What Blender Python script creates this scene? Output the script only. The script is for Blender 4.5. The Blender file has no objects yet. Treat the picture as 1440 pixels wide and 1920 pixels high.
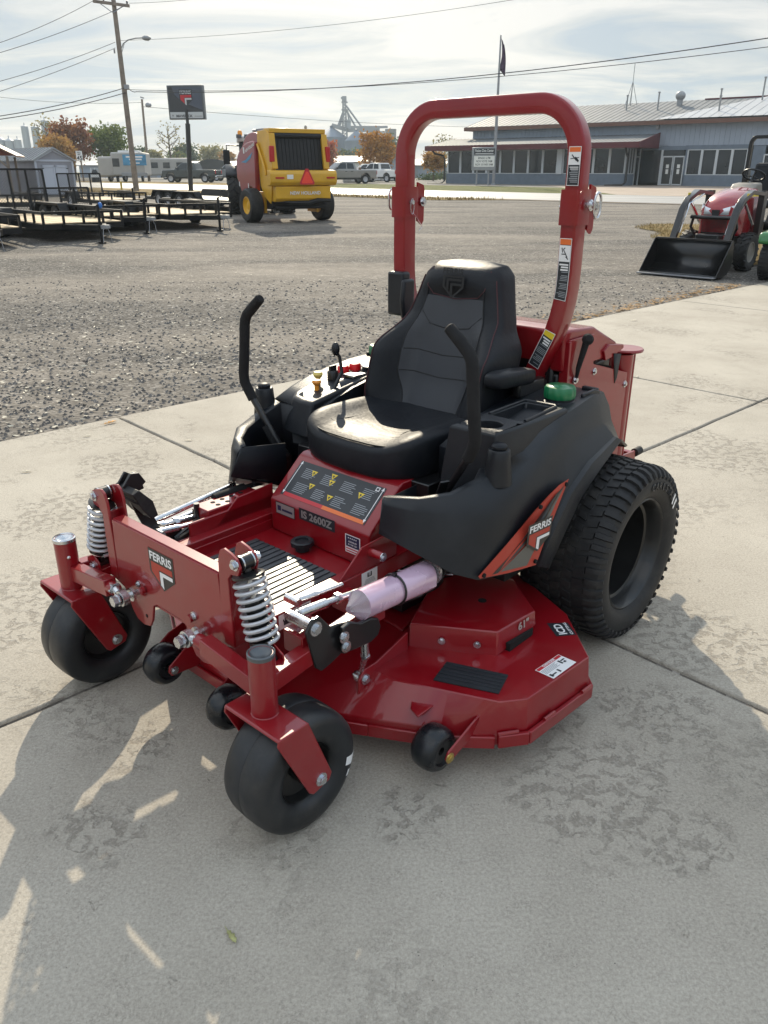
import bpy, bmesh, math, random
from math import sin, cos, pi, radians, sqrt, atan2, hypot
from mathutils import Vector, Matrix, noise
SC = bpy.context.scene
COL = SC.collection
random.seed(7)

# ------------------------------------------------------------------ camera
CAM_H = 1.6
cam_d = bpy.data.cameras.new('camera')
cam = bpy.data.objects.new('camera', cam_d)
COL.objects.link(cam)
cam.location = (0, 0, CAM_H)
PITCH = radians(23.32)
FPX = 1483.3
cam.rotation_euler = (pi/2 - PITCH, 0, 0)
cam_d.sensor_fit = 'VERTICAL'
cam_d.sensor_height = 24.0
cam_d.lens = FPX/1920*24.0
cam_d.clip_start = 0.05
cam_d.clip_end = 6000
SC.camera = cam

# ------------------------------------------------------------------ light
SUN_DIR = Vector((-0.10, 1.0, 0.59)).normalized()      # towards the sun
SUN_EL = math.asin(SUN_DIR.z)
SUN_AZ = atan2(SUN_DIR.x, SUN_DIR.y)
sun_d = bpy.data.lights.new('sun', 'SUN')
sun_d.energy = 5.3
sun_d.angle = radians(0.6)
sun_d.color = (1.0, 0.88, 0.68)
sun = bpy.data.objects.new('sun', sun_d)
COL.objects.link(sun)
sun.location = (0, 0, 30)
sun.rotation_euler = (-SUN_DIR).to_track_quat('-Z', 'Y').to_euler()

W = bpy.data.worlds.new('World')
SC.world = W
W.use_nodes = True
wt = W.node_tree
for n in list(wt.nodes): wt.nodes.remove(n)
def wn(t, **k):
    n = wt.nodes.new(t)
    for a, v in k.items(): setattr(n, a, v)
    return n
def wl(a, b): wt.links.new(a, b)
def wmath(op, a, b=None, clamp=False):
    n = wn('ShaderNodeMath', operation=op, use_clamp=clamp)
    for i, v in enumerate((a, b)):
        if v is None: continue
        if isinstance(v, (int, float)): n.inputs[i].default_value = v
        else: wl(v, n.inputs[i])
    return n.outputs[0]
sky = wn('ShaderNodeTexSky', sky_type='NISHITA', sun_disc=False)
sky.sun_elevation = SUN_EL
sky.sun_rotation = SUN_AZ % (2*pi)
sky.air_density = 1.0; sky.dust_density = 2.0; sky.ozone_density = 1.0
tc = wn('ShaderNodeTexCoord')
sx = wn('ShaderNodeSeparateXYZ'); wl(tc.outputs['Generated'], sx.inputs[0])
zc = wmath('ADD', wmath('MAXIMUM', sx.outputs[2], 0.0), 0.11)
cx_ = wn('ShaderNodeCombineXYZ')
wl(wmath('DIVIDE', sx.outputs[0], zc), cx_.inputs[0])
wl(wmath('DIVIDE', sx.outputs[1], zc), cx_.inputs[1])
mp = wn('ShaderNodeMapping'); mp.inputs['Scale'].default_value = (0.42, 0.75, 1); mp.inputs['Rotation'].default_value = (0, 0, 0.5)
wl(cx_.outputs[0], mp.inputs[0])
nz = wn('ShaderNodeTexNoise'); nz.inputs['Scale'].default_value = 1.35; nz.inputs['Detail'].default_value = 7; nz.inputs['Roughness'].default_value = 0.56; nz.inputs['Distortion'].default_value = 0.9
wl(mp.outputs[0], nz.inputs['Vector'])
cr = wn('ShaderNodeValToRGB')
cr.color_ramp.elements[0].position = 0.40; cr.color_ramp.elements[0].color = (3.7, 4.7, 5.7, 1)
cr.color_ramp.elements[1].position = 0.58; cr.color_ramp.elements[1].color = (8.2, 8.1, 7.8, 1)
e = cr.color_ramp.elements.new(0.48); e.color = (5.7, 6.1, 6.3, 1)
wl(nz.outputs['Fac'], cr.inputs[0])
# thin cloud is brighter round the sun
dt = wn('ShaderNodeVectorMath', operation='DOT_PRODUCT'); wl(tc.outputs['Generated'], dt.inputs[0]); dt.inputs[1].default_value = SUN_DIR
g1 = wmath('POWER', wmath('MAXIMUM', dt.outputs['Value'], 0.0), 14.0)
g2 = wmath('MULTIPLY_ADD', g1, 0.30); 
wt.nodes[-1].inputs[2].default_value = 0.96
gm = wn('ShaderNodeVectorMath', operation='SCALE'); wl(cr.outputs[0], gm.inputs[0]); wl(g2, gm.inputs['Scale'])
# unseen upper sky boosted, brighter and bluer, to lift the shaded ground
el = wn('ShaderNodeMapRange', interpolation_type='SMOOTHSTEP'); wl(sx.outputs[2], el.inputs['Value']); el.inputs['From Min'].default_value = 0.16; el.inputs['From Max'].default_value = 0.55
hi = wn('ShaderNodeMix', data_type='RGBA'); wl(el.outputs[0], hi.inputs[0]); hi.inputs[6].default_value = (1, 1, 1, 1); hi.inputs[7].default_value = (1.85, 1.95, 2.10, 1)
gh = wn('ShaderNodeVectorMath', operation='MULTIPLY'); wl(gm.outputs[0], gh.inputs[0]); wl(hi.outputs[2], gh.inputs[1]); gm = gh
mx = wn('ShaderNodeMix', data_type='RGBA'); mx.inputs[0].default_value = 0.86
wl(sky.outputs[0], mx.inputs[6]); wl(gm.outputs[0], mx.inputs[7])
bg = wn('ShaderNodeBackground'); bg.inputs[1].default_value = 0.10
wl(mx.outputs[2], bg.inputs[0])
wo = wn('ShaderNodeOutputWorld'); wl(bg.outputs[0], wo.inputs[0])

SC.view_settings.view_transform = 'Standard'
SC.view_settings.look = 'None'
SC.view_settings.exposure = 0.0
SC.view_settings.gamma = 1.0
SC.view_settings.use_curve_mapping = False
SC.cycles.max_bounces = 8
SC.cycles.use_denoising = True

# ------------------------------------------------------------------ materials
MATS = {}
def nodes_of(m):
    nt = m.node_tree
    return nt, nt.nodes['Principled BSDF']
def mat(name, col, rough=0.5, metal=0.0, coat=0.0, spec=0.5, var=0.0, vscale=8.0, bump=0.0, bscale=60.0, rvar=0.0, emit=None, trans=0.0, coatr=0.05):
    """procedural principled material: base colour with noise variation, optional fine bump"""
    m = bpy.data.materials.new(name); m.use_nodes = True
    nt, b = nodes_of(m)
    b.inputs['Base Color'].default_value = (*col, 1)
    b.inputs['Roughness'].default_value = rough
    b.inputs['Metallic'].default_value = metal
    b.inputs['Coat Weight'].default_value = coat
    b.inputs['Coat Roughness'].default_value = coatr
    b.inputs['Specular IOR Level'].default_value = spec
    b.inputs['Transmission Weight'].default_value = trans
    if emit: b.inputs['Emission Color'].default_value = (*emit[:3], 1); b.inputs['Emission Strength'].default_value = emit[3]
    tcn = nt.nodes.new('ShaderNodeTexCoord')
    if var > 0 or rvar > 0:
        n = nt.nodes.new('ShaderNodeTexNoise'); n.inputs['Scale'].default_value = vscale; n.inputs['Detail'].default_value = 6; n.inputs['Roughness'].default_value = 0.6
        nt.links.new(tcn.outputs['Object'], n.inputs['Vector'])
        if var > 0:
            r = nt.nodes.new('ShaderNodeValToRGB')
            r.color_ramp.elements[0].position = 0.3; r.color_ramp.elements[1].position = 0.72
            r.color_ramp.elements[0].color = (*[c*(1-var) for c in col], 1)
            r.color_ramp.elements[1].color = (*[min(1, c*(1+var)) for c in col], 1)
            nt.links.new(n.outputs['Fac'], r.inputs[0]); nt.links.new(r.outputs[0], b.inputs['Base Color'])
        if rvar > 0:
            q = nt.nodes.new('ShaderNodeMapRange'); q.inputs['From Min'].default_value = 0.3; q.inputs['From Max'].default_value = 0.7
            q.inputs['To Min'].default_value = max(0.02, rough-rvar); q.inputs['To Max'].default_value = min(1, rough+rvar)
            nt.links.new(n.outputs['Fac'], q.inputs['Value']); nt.links.new(q.outputs[0], b.inputs['Roughness'])
    if bump > 0:
        n2 = nt.nodes.new('ShaderNodeTexNoise'); n2.inputs['Scale'].default_value = bscale; n2.inputs['Detail'].default_value = 3
        nt.links.new(tcn.outputs['Object'], n2.inputs['Vector'])
        bp = nt.nodes.new('ShaderNodeBump'); bp.inputs['Strength'].default_value = bump; bp.inputs['Distance'].default_value = 0.002
        nt.links.new(n2.outputs['Fac'], bp.inputs['Height']); nt.links.new(bp.outputs[0], b.inputs['Normal'])
    MATS[name] = m
    return m
def dust(name, col, amt, scale=7.0, lo=.48, hi=.72):
    """uneven film of dust over a material"""
    nt, b = nodes_of(MATS[name]); L = nt.links
    tcn = nt.nodes.new('ShaderNodeTexCoord')
    n = nt.nodes.new('ShaderNodeTexNoise'); n.inputs['Scale'].default_value = scale; n.inputs['Detail'].default_value = 8; n.inputs['Roughness'].default_value = .7
    L.new(tcn.outputs['Object'], n.inputs['Vector'])
    r = nt.nodes.new('ShaderNodeMapRange'); r.inputs['From Min'].default_value = lo; r.inputs['From Max'].default_value = hi; r.inputs['To Max'].default_value = amt
    L.new(n.outputs['Fac'], r.inputs['Value'])
    mx_ = nt.nodes.new('ShaderNodeMix'); mx_.data_type = 'RGBA'; L.new(r.outputs[0], mx_.inputs[0]); mx_.inputs[7].default_value = (*col, 1)
    s_ = b.inputs['Base Color']
    if s_.is_linked: L.new(s_.links[0].from_socket, mx_.inputs[6])
    else: mx_.inputs[6].default_value = s_.default_value
    L.new(mx_.outputs[2], s_)
M = MATS
mat('red_paint', (0.235, 0.0020, 0.0070), 0.36, 0.0, 0.75, 0.35, 0.10, 4, 0.05, 900, 0.06)
mat('red_decal', (0.42, 0.05, 0.03), 0.45, 0, 0, 0.4)
mat('black_plastic', (0.0075, 0.0095, 0.0135), 0.40, 0, 0, 0.42, 0.25, 5, 0.25, 1400, 0.06)
mat('black_metal', (0.008, 0.008, 0.009), 0.35, 0.0, 0.3, 0.5, 0.2, 6, 0.05, 300, 0.08)
mat('black_foam', (0.016, 0.016, 0.017), 0.8, 0, 0, 0.25, 0.2, 20, 0.5, 900)
mat('vinyl', (0.010, 0.0115, 0.015), 0.47, 0, 0, 0.24, 0.2, 6, 0.5, 55, 0.09)
mat('vinyl_panel', (0.026, 0.029, 0.036), 0.5, 0, 0, 0.5, 0.2, 6, 0.5, 600, 0.05)
mat('stitch', (0.05, 0.008, 0.012), 0.6)
mat('seam', (0.004, 0.004, 0.005), 0.6)
mat('rubber', (0.015, 0.0155, 0.017), 0.62, 0, 0, 0.4, 0.35, 9, 0.3, 160, 0.1)
mat('rubber_smooth', (0.013, 0.015, 0.018), 0.45, 0, 0, 0.5, 0.4, 7, 0.15, 60, 0.12)
mat('roller_plastic', (0.006, 0.008, 0.011), 0.28, 0, 0, 0.5, 0.3, 9, 0.1, 60, 0.08)
dust('rubber', (.10,.09,.075), .30, 9); dust('rubber_smooth', (.10,.09,.078), .32, 6); dust('roller_plastic', (.09,.08,.07), .15, 10)
dust('black_plastic', (.06,.058,.055), .16, 5); dust('red_paint', (.22,.10,.085), .12, 6); dust('vinyl', (.05,.05,.05), .15, 6)
mat('rim_black', (0.018, 0.018, 0.018), 0.36, 0.2, 0.2, 0.5, 0.3, 8)
mat('zinc', (0.62, 0.63, 0.65), 0.25, 1.0, 0, 0.5, 0.15, 40, 0.1, 200, 0.1)
mat('spring_paint', (0.50, 0.51, 0.54), 0.30, 0.35, 0.4, 0.5, 0.08, 40)
mat('grey_cap', (0.10, 0.11, 0.12), 0.35, 0.4, 0.2)
mat('hole_dark', (0.003, 0.003, 0.003), 0.9)
mat('green_cap', (0.008, 0.15, 0.055), 0.35, 0, 0.2, 0.5, 0.15, 20)
mat('decal_dark', (0.020, 0.024, 0.030), 0.42, 0, 0, 0.5, 0.1, 10)
mat('decal_grey', (0.12, 0.115, 0.10), 0.45)
mat('decal_greydark', (0.035, 0.032, 0.028), 0.45)
mat('decal_white', (0.80, 0.80, 0.80), 0.4)
mat('decal_text', (0.30, 0.32, 0.34), 0.5)
mat('decal_silver', (0.45, 0.44, 0.42), 0.35, 0.5)
mat('decal_yellow', (0.75, 0.55, 0.03), 0.4)
mat('decal_orange', (0.75, 0.16, 0.03), 0.4)
mat('decal_red', (0.50, 0.02, 0.03), 0.4)
mat('navy', (0.02, 0.025, 0.07), 0.4)
mat('emboss', (0.006, 0.006, 0.007), 0.55)
mat('mat_rubber', (0.050, 0.054, 0.060), 0.36, 0, 0, 0.5, 0.25, 14, 0.3, 300, 0.1)
mat('pad_rubber', (0.014, 0.017, 0.022), 0.6, 0, 0, 0.4, 0.2, 14, 0.4, 300)
mat('paper_bag', (0.60, 0.42, 0.55), 0.26, 0.15, 1.0, 0.5, 0.08, 9, 0.5, 26, 0.1)
mat('clear_bag', (0.85, 0.86, 0.90), 0.10, 0, 0.5, 0.5, 0.1, 20, 0.8, 40, 0, None, 0.85)
mat('yellow_knob', (0.75, 0.60, 0.16), 0.35)
mat('orange_knob', (0.80, 0.30, 0.03), 0.35)
mat('red_button', (0.75, 0.015, 0.02), 0.3)
mat('chute_grey', (0.30, 0.30, 0.30), 0.6, 0, 0, 0.4, 0.4, 120, 0.4, 200)
mat('brass', (0.55, 0.42, 0.15), 0.3, 0.9)
# ------------------------------------------------------------------ mesh helpers
def V(*a): return Vector(a[0]) if len(a) == 1 else Vector(a)
class MB:
    """collects verts and faces, then links them as ONE mesh object"""
    def __init__(s): s.v = []; s.f = []; s.m = []; s.sm = []; s.k = 0; s.cuts = []
    def cut(s): s.cuts.append((len(s.v), len(s.f))); return s      # what follows is a separate piece
    def mat(s, k): s.k = k; return s
    def add(s, vs, fs, smooth=False):
        o = len(s.v); s.v += [tuple(p) for p in vs]
        for f in fs: s.f.append([i+o for i in f]); s.m.append(s.k); s.sm.append(smooth)
        return s
    def hexa(s, p):     # p: 4 bottom (ccw from above) + 4 top
        return s.add(p, [(3,2,1,0),(4,5,6,7),(0,1,5,4),(1,2,6,5),(2,3,7,6),(3,0,4,7)])
    def box(s, c, d, R=None):
        hx, hy, hz = d[0]/2, d[1]/2, d[2]/2
        p = [V(x,y,z) for z in (-hz,hz) for x,y in ((-hx,-hy),(hx,-hy),(hx,hy),(-hx,hy))]
        if R is not None: p = [R @ q for q in p]
        return s.hexa([V(c)+q for q in p])
    def beam(s, a, b, w, h, up=(0,0,1)):
        a, b = V(a), V(b); t = (b-a).normalized(); u = V(up); sd = t.cross(u)
        if sd.length < 1e-6: sd = t.cross(V(1,0,0))
        sd.normalize(); u = sd.cross(t).normalized()
        p = []
        for zz in (-h/2, h/2):
            p += [a-sd*w/2+u*zz, a+sd*w/2+u*zz, b+sd*w/2+u*zz, b-sd*w/2+u*zz]
        return s.hexa(p)
    def prism(s, pts, org, U, Vv, depth):
        """polygon pts (2D) in plane (org,U,Vv) extruded by vector depth"""
        org, U, Vv, depth = V(org), V(U), V(Vv), V(depth)
        a = [org+U*x+Vv*y for x, y in pts]; b = [q+depth for q in a]; n = len(pts)
        return s.add(a+b, [tuple(range(n))[::-1], tuple(range(n, 2*n))] + [(i, (i+1)%n, n+(i+1)%n, n+i) for i in range(n)])
    def poly(s, pts, smooth=False): return s.add(pts, [tuple(range(len(pts)))], smooth)
    def cyl(s, a, b, r0, r1=None, n=20, caps=True):
        r1 = r0 if r1 is None else r1
        return s.tube([a, b], [r0, r1], n, caps)
    def tube(s, path, r, n=12, caps=True, closed=False, smooth=True, sq=None):
        P = [V(p) for p in path]; N = len(P)
        rs = r if isinstance(r, (list, tuple)) else [r]*N
        vs, fs = [], []
        ref = None
        for i in range(N):
            if closed: t = P[(i+1)%N]-P[i-1]
            else: t = P[min(i+1, N-1)]-P[max(i-1, 0)]
            t.normalize()
            if ref is None:
                ref = t.cross(V(0,0,1))
                if ref.length < 0.05: ref = t.cross(V(0,1,0))
            ref = (ref - t*ref.dot(t)).normalized(); bn = t.cross(ref)
            for k in range(n):
                a = 2*pi*k/n
                vs.append(P[i]+ref*cos(a)*rs[i]+bn*sin(a)*rs[i])
        for i in range(N if closed else N-1):
            j = (i+1) % N
            for k in range(n): fs.append((i*n+k, i*n+(k+1)%n, j*n+(k+1)%n, j*n+k))
        s.add(vs, fs, smooth)
        if caps and not closed:
            o = len(s.v)-N*n
            s.f.append([o+k for k in range(n)][::-1]); s.m.append(s.k); s.sm.append(False)
            s.f.append([o+(N-1)*n+k for k in range(n)]); s.m.append(s.k); s.sm.append(False)
        return s
    def sweep(s, path, prof, up=(0,0,1), caps=True, closed=False, smooth=False):
        """profile [(side,up)] swept along path with mitred corners"""
        P = [V(p) for p in path]; N = len(P); n = len(prof); vs, fs = [], []
        up = V(up)
        for i in range(N):
            if closed: d0 = (P[i]-P[i-1]).normalized(); d1 = (P[(i+1)%N]-P[i]).normalized()
            else:
                d0 = (P[i]-P[max(i-1,0)]); d1 = (P[min(i+1,N-1)]-P[i])
                if d0.length < 1e-9: d0 = d1
                if d1.length < 1e-9: d1 = d0
                d0 = d0.normalized(); d1 = d1.normalized()
            t = (d0+d1).normalized(); sc = 1/max(0.4, t.dot(d0))
            sd = t.cross(up).normalized(); u = sd.cross(t).normalized()
            # widen only in the bend plane
            bend = (d1-d0)
            for (x, y) in prof:
                off = sd*x+u*y
                if bend.length > 1e-6:
                    bd = (bend - t*bend.dot(t)).normalized()
                    off = off + bd*off.dot(bd)*(sc-1)
                vs.append(P[i]+off)
        for i in range(N if closed else N-1):
            j = (i+1) % N
            for k in range(n): fs.append((i*n+k, i*n+(k+1)%n, j*n+(k+1)%n, j*n+k))
        if caps and not closed: fs += [tuple(range(n))[::-1], tuple((N-1)*n+k for k in range(n))]
        return s.add(vs, fs, smooth)
    def lathe(s, prof, org, axis, n=32, smooth=True, capa=False, capb=False, a0=0, a1=2*pi):
        """prof [(r,h)] about axis through org"""
        org, ax = V(org), V(axis).normalized()
        u = ax.cross(V(0,0,1))
        if u.length < 0.05: u = V(1,0,0)
        u.normalize(); w = ax.cross(u); vs, fs = [], []; m = len(prof)
        full = abs(a1-a0-2*pi) < 1e-6
        K = n if full else n+1
        for k in range(K):
            a = a0+(a1-a0)*k/n
            d = u*cos(a)+w*sin(a)
            for r, h in prof: vs.append(org+d*r+ax*h)
        for k in range(n):
            k2 = (k+1) % K
            for i in range(m-1): fs.append((k*m+i, k2*m+i, k2*m+i+1, k*m+i+1))
        o = len(s.v); s.add(vs, fs, smooth)
        if capa: s.f.append([o+k*m for k in range(K)]); s.m.append(s.k); s.sm.append(False)
        if capb: s.f.append([o+k*m+m-1 for k in range(K)][::-1]); s.m.append(s.k); s.sm.append(False)
        return s
    def grid(s, rows, smooth=True, closed=False):
        n = len(rows[0]); vs = [p for r in rows for p in r]; fs = []
        for i in range(len(rows)-1):
            for k in range(n if closed else n-1):
                k2 = (k+1) % n
                fs.append((i*n+k, i*n+k2, (i+1)*n+k2, (i+1)*n+k))
        return s.add(vs, fs, smooth)
    def ball(s, c, r, n=16, m=10):
        c = V(c); r = (r,)*3 if isinstance(r, (int, float)) else r
        rows = []
        for i in range(m+1):
            t = pi*i/m
            rows.append([c+V(r[0]*sin(t)*cos(2*pi*k/n), r[1]*sin(t)*sin(2*pi*k/n), r[2]*cos(t)) for k in range(n)])
        return s.grid(rows, True, True)
    def bolt(s, c, d, r=0.011, h=0.009, washer=True):
        """hex head on a washer, axis d"""
        c, d = V(c), V(d).normalized(); s.cut()
        if washer: s.cyl(c-d*0.002, c+d*0.002, r*1.55, n=16)
        s.tube([c+d*0.002, c+d*h], r, 6, True, smooth=False)
        s.cyl(c+d*h, c+d*(h+0.001), r*0.75, n=12)
        return s
    def plate_hole(s, rect, hole, z, depth, n=40, M4=None, floor=True):
        """flat plate with a hole and walls down: rect (x0,y0,x1,y1), hole list of xy; returns"""
        x0, y0, x1, y1 = rect
        cx = sum(p[0] for p in hole)/len(hole); cy = sum(p[1] for p in hole)/len(hole)
        out = []
        for hx, hy in hole:
            dx, dy = hx-cx, hy-cy
            t = min([((x1-cx)/dx if dx > 0 else (x0-cx)/dx) if abs(dx) > 1e-9 else 1e9, ((y1-cy)/dy if dy > 0 else (y0-cy)/dy) if abs(dy) > 1e-9 else 1e9])
            out.append((cx+dx*t, cy+dy*t))
        n = len(hole)
        A = [V(x,y,z) for x,y in out]; B = [V(x,y,z) for x,y in hole]; Cc = [V(cx+(x-cx)*.9, cy+(y-cy)*.9, z-depth) for x,y in hole]
        s.grid([A, B, Cc], False, True)
        if floor: s.poly(Cc)
        return s
    def text(s, key, org, right, up, h, squash=1.0, align=0.5, lift=0.0):
        """flat lettering: cap height h, org = baseline centre (align .5)"""
        vs, fs, w, hh = TXT[key]
        R, U = V(right).normalized(), V(up).normalized(); N = R.cross(U)
        k = h/hh; o = V(org)+N*lift
        return s.add([o+R*(x-w*align)*k*squash+U*y*k for x, y in vs], fs)
    def build(s, name, mats, parent=None, bevel=0.0, ang=35, seg=2, solid=0.0, subsurf=0, loc=None, rot=None):
        if len(s.cuts) > 1 and s.cuts[0] == (0, 0):
            ends = s.cuts[1:]+[(len(s.v), len(s.f))]
            for (v0, f0), (v1, f1) in zip(s.cuts, ends):
                q = MB(); q.v = s.v[v0:v1]; q.f = [[i-v0 for i in f] for f in s.f[f0:f1]]; q.m = s.m[f0:f1]; q.sm = s.sm[f0:f1]
                o = q.build(name, mats, parent, bevel, ang, seg, solid, subsurf, loc, rot)
            return o
        s.cuts = []
        me = bpy.data.meshes.new(name)
        me.from_pydata(s.v, [], s.f); me.validate(verbose=False)
        if not isinstance(mats, (list, tuple)): mats = [mats]
        for m in mats: me.materials.append(MATS[m] if isinstance(m, str) else m)
        if len(me.polygons) == len(s.m):
            me.polygons.foreach_set('material_index', s.m)
            me.polygons.foreach_set('use_smooth', [True]*len(s.m) if bevel or solid or subsurf else s.sm)
        me.update()
        bm = bmesh.new(); bm.from_mesh(me)
        if len(bm.faces) < 60000:
            bmesh.ops.remove_doubles(bm, verts=bm.verts, dist=1e-5)
            bmesh.ops.recalc_face_normals(bm, faces=bm.faces)
        bm.to_mesh(me); bm.free()
        if ang: me.set_sharp_from_angle(angle=radians(ang))
        o = bpy.data.objects.new(name, me); COL.objects.link(o)
        if parent: o.parent = parent
        if loc: o.location = loc
        if rot: o.rotation_euler = rot
        if subsurf:
            q = o.modifiers.new('subsurf', 'SUBSURF'); q.levels = q.render_levels = subsurf
        if solid:
            q = o.modifiers.new('solid', 'SOLIDIFY'); q.thickness = solid; q.offset = -1
        if bevel:
            q = o.modifiers.new('bevel', 'BEVEL'); q.width = bevel; q.segments = seg; q.limit_method = 'ANGLE'; q.angle_limit = radians(30); q.harden_normals = False
        return o
def empty(name, loc=(0,0,0), rz=0.0, label=None, cat=None, group=None):
    o = bpy.data.objects.new(name, None); COL.objects.link(o)
    o.location = loc; o.rotation_euler = (0, 0, rz); o.empty_display_size = 0.1
    if label: tag(o, label, cat, group)
    return o
def tag(o, label, cat, group=None):
    o['label'] = label; o['category'] = cat
    if group: o['group'] = group
    return o
def struct(o): o['kind'] = 'structure'; return o
def dup(root, loc=None, rz=None, label=None, cat=None):
    def cp(o, par):
        c = o.copy(); COL.objects.link(c)
        if par: c.parent = par
        for ch in [x for x in SC.objects if x.parent == o]: cp(ch, c)
        return c
    r = cp(root, None)
    if loc is not None: r.location = loc
    if rz is not None: r.rotation_euler = (0, 0, rz)
    if label: r['label'] = label
    if cat: r['category'] = cat
    return r
def arc(c, r, a0, a1, n, ax='xz', y=0.0):
    out = []
    for i in range(n+1):
        a = a0+(a1-a0)*i/n
        p = (c[0]+r*cos(a), c[1]+r*sin(a))
        out.append((p[0], y, p[1]) if ax == 'xz' else ((y, p[0], p[1]) if ax == 'yz' else (p[0], p[1], y)))
    return out
def lerp(a, b, t): return a+(b-a)*t
def sstep(a, b, x):
    t = max(0.0, min(1.0, (x-a)/(b-a))); return t*t*(3-2*t)

# lettering: every string turned into a mesh once
TXT = {}
def make_text(items):
    obs = []
    for key, bold in items:
        cu = bpy.data.curves.new('t', 'FONT'); cu.body = key.split('|')[0]; cu.size = 1.0; cu.offset = bold; cu.resolution_u = 3
        o = bpy.data.objects.new('t', cu); COL.objects.link(o); obs.append((key, o, cu))
    dg = bpy.context.evaluated_depsgraph_get(); dg.update()
    for key, o, cu in obs:
        ev = o.evaluated_get(dg); me = ev.to_mesh()
        vs = [(v.co.x, v.co.y) for v in me.vertices]; fs = [tuple(p.vertices) for p in me.polygons]
        w = max(x for x, y in vs); x0 = min(x for x, y in vs)
        vs = [(x-x0, y) for x, y in vs]
        hh = 0.69
        TXT[key] = (vs, fs, w-x0, hh)
        ev.to_mesh_clear()
    for key, o, cu in obs:
        bpy.data.objects.remove(o); bpy.data.curves.remove(cu)
make_text([('FERRIS', .03), ('IS 2600Z', .035), ('61"', .03), ('ICD', .03), ('CUTTING', .03), ('DANGER', .02), ('WARNING', .02), ('CAUTION', .02),
           ('NEW HOLLAND', .025), ('MAVERICK', .03), ('SPEED', .01), ('LIMIT', .01), ('45', .02), ('Fusion Civic Center', .02), ('OPEN', .01), ('S', .02),
           ('C', .02), ('A', .02), ('R', .02), ('L', .02), ('T', .02), ('N', .01), ('F', .01), ('H', .01), ('BINGO 6 PM', .01), ('NOV VOTE 7AM', .01), ('NOV 10 FAIR 9AM', .01),
           ('ASSEMBLED', .02), ('IN THE USA', .02)])
def at(u, v, zoff=0.0):
    """photo pixel -> point on the ground (terrain height added)"""
    x = (u-720)/FPX; y = (960-v)/FPX
    d = V(x, cos(PITCH)+y*sin(PITCH), -sin(PITCH)+y*cos(PITCH))
    z = 0.0
    for _ in range(12):
        t = (z-CAM_H)/d.z; p = V(0,0,CAM_H)+d*t; z = terr(p.x, p.y)
    return V(p.x, p.y, z+zoff)
def atd(u, v, Y):
    x = (u-720)/FPX; y = (960-v)/FPX
    d = V(x, cos(PITCH)+y*sin(PITCH), -sin(PITCH)+y*cos(PITCH))
    return V(0,0,CAM_H)+d*(Y/d.y)
# ------------------------------------------------------------------ ground materials
def nt_new(name):
    m = bpy.data.materials.new(name); m.use_nodes = True; MATS[name] = m
    return m.node_tree, m.node_tree.nodes['Principled BSDF']
class NB:
    """tiny node builder"""
    def __init__(s, nt): s.nt = nt; s.tc = nt.nodes.new('ShaderNodeTexCoord')
    def n(s, t, **k):
        q = s.nt.nodes.new(t)
        for a, v in k.items(): setattr(q, a, v)
        return q
    def l(s, a, b): s.nt.links.new(a, b)
    def noise(s, scale, detail=4, rough=.55, dist=0, vec=None, out='Fac'):
        q = s.n('ShaderNodeTexNoise'); q.inputs['Scale'].default_value = scale; q.inputs['Detail'].default_value = detail; q.inputs['Roughness'].default_value = rough; q.inputs['Distortion'].default_value = dist
        s.l(vec or s.tc.outputs['Object'], q.inputs['Vector']); return q.outputs[out]
    def voro(s, scale, feature='F1', out='Distance', rand=1.0, vec=None):
        q = s.n('ShaderNodeTexVoronoi', feature=feature); q.inputs['Scale'].default_value = scale; q.inputs['Randomness'].default_value = rand
        s.l(vec or s.tc.outputs['Object'], q.inputs['Vector']); return q.outputs[out]
    def ramp(s, f, stops):
        q = s.n('ShaderNodeValToRGB'); r = q.color_ramp
        while len(r.elements) < len(stops): r.elements.new(.5)
        for e_, (p, c) in zip(r.elements, stops):
            e_.position = p; e_.color = (*c, 1) if not isinstance(c, (int, float)) else (c, c, c, 1)
        s.l(f, q.inputs[0]); return q.outputs[0]
    def math(s, op, a, b=None, c=None):
        q = s.n('ShaderNodeMath', operation=op)
        for i, v in enumerate((a, b, c)):
            if v is None: continue
            if isinstance(v, (int, float)): q.inputs[i].default_value = v
            else: s.l(v, q.inputs[i])
        return q.outputs[0]
    def mix(s, f, a, b, mode='MIX'):
        q = s.n('ShaderNodeMix', data_type='RGBA', blend_type=mode)
        for i, v in ((0, f), (6, a), (7, b)):
            if isinstance(v, (int, float)): q.inputs[i].default_value = v
            elif isinstance(v, tuple): q.inputs[i].default_value = (*v, 1)
            else: s.l(v, q.inputs[i])
        return q.outputs[2]
    def bump(s, h, strength, dist, nrm=None):
        q = s.n('ShaderNodeBump'); q.inputs['Strength'].default_value = strength; q.inputs['Distance'].default_value = dist
        s.l(h, q.inputs['Height'])
        if nrm: s.l(nrm, q.inputs['Normal'])
        return q.outputs[0]
SPALLS = []
for (u,v,r) in ((1120,1470,.30),(1230,1330,.22),(1010,1330,.18),(1280,1560,.16),(330,925,.42),(120,960,.38),(230,870,.30),(1350,850,.45),(60,1100,.22),(270,1400,.14),(190,1560,.14),(760,1520,.12)):
    x_ = (u-720)/FPX; y_ = (960-v)/FPX; d_ = V(x_, cos(PITCH)+y_*sin(PITCH), -sin(PITCH)+y_*cos(PITCH)); q_ = V(0,0,CAM_H)+d_*(-CAM_H/d_.z); SPALLS.append((q_.x,q_.y,r))
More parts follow.
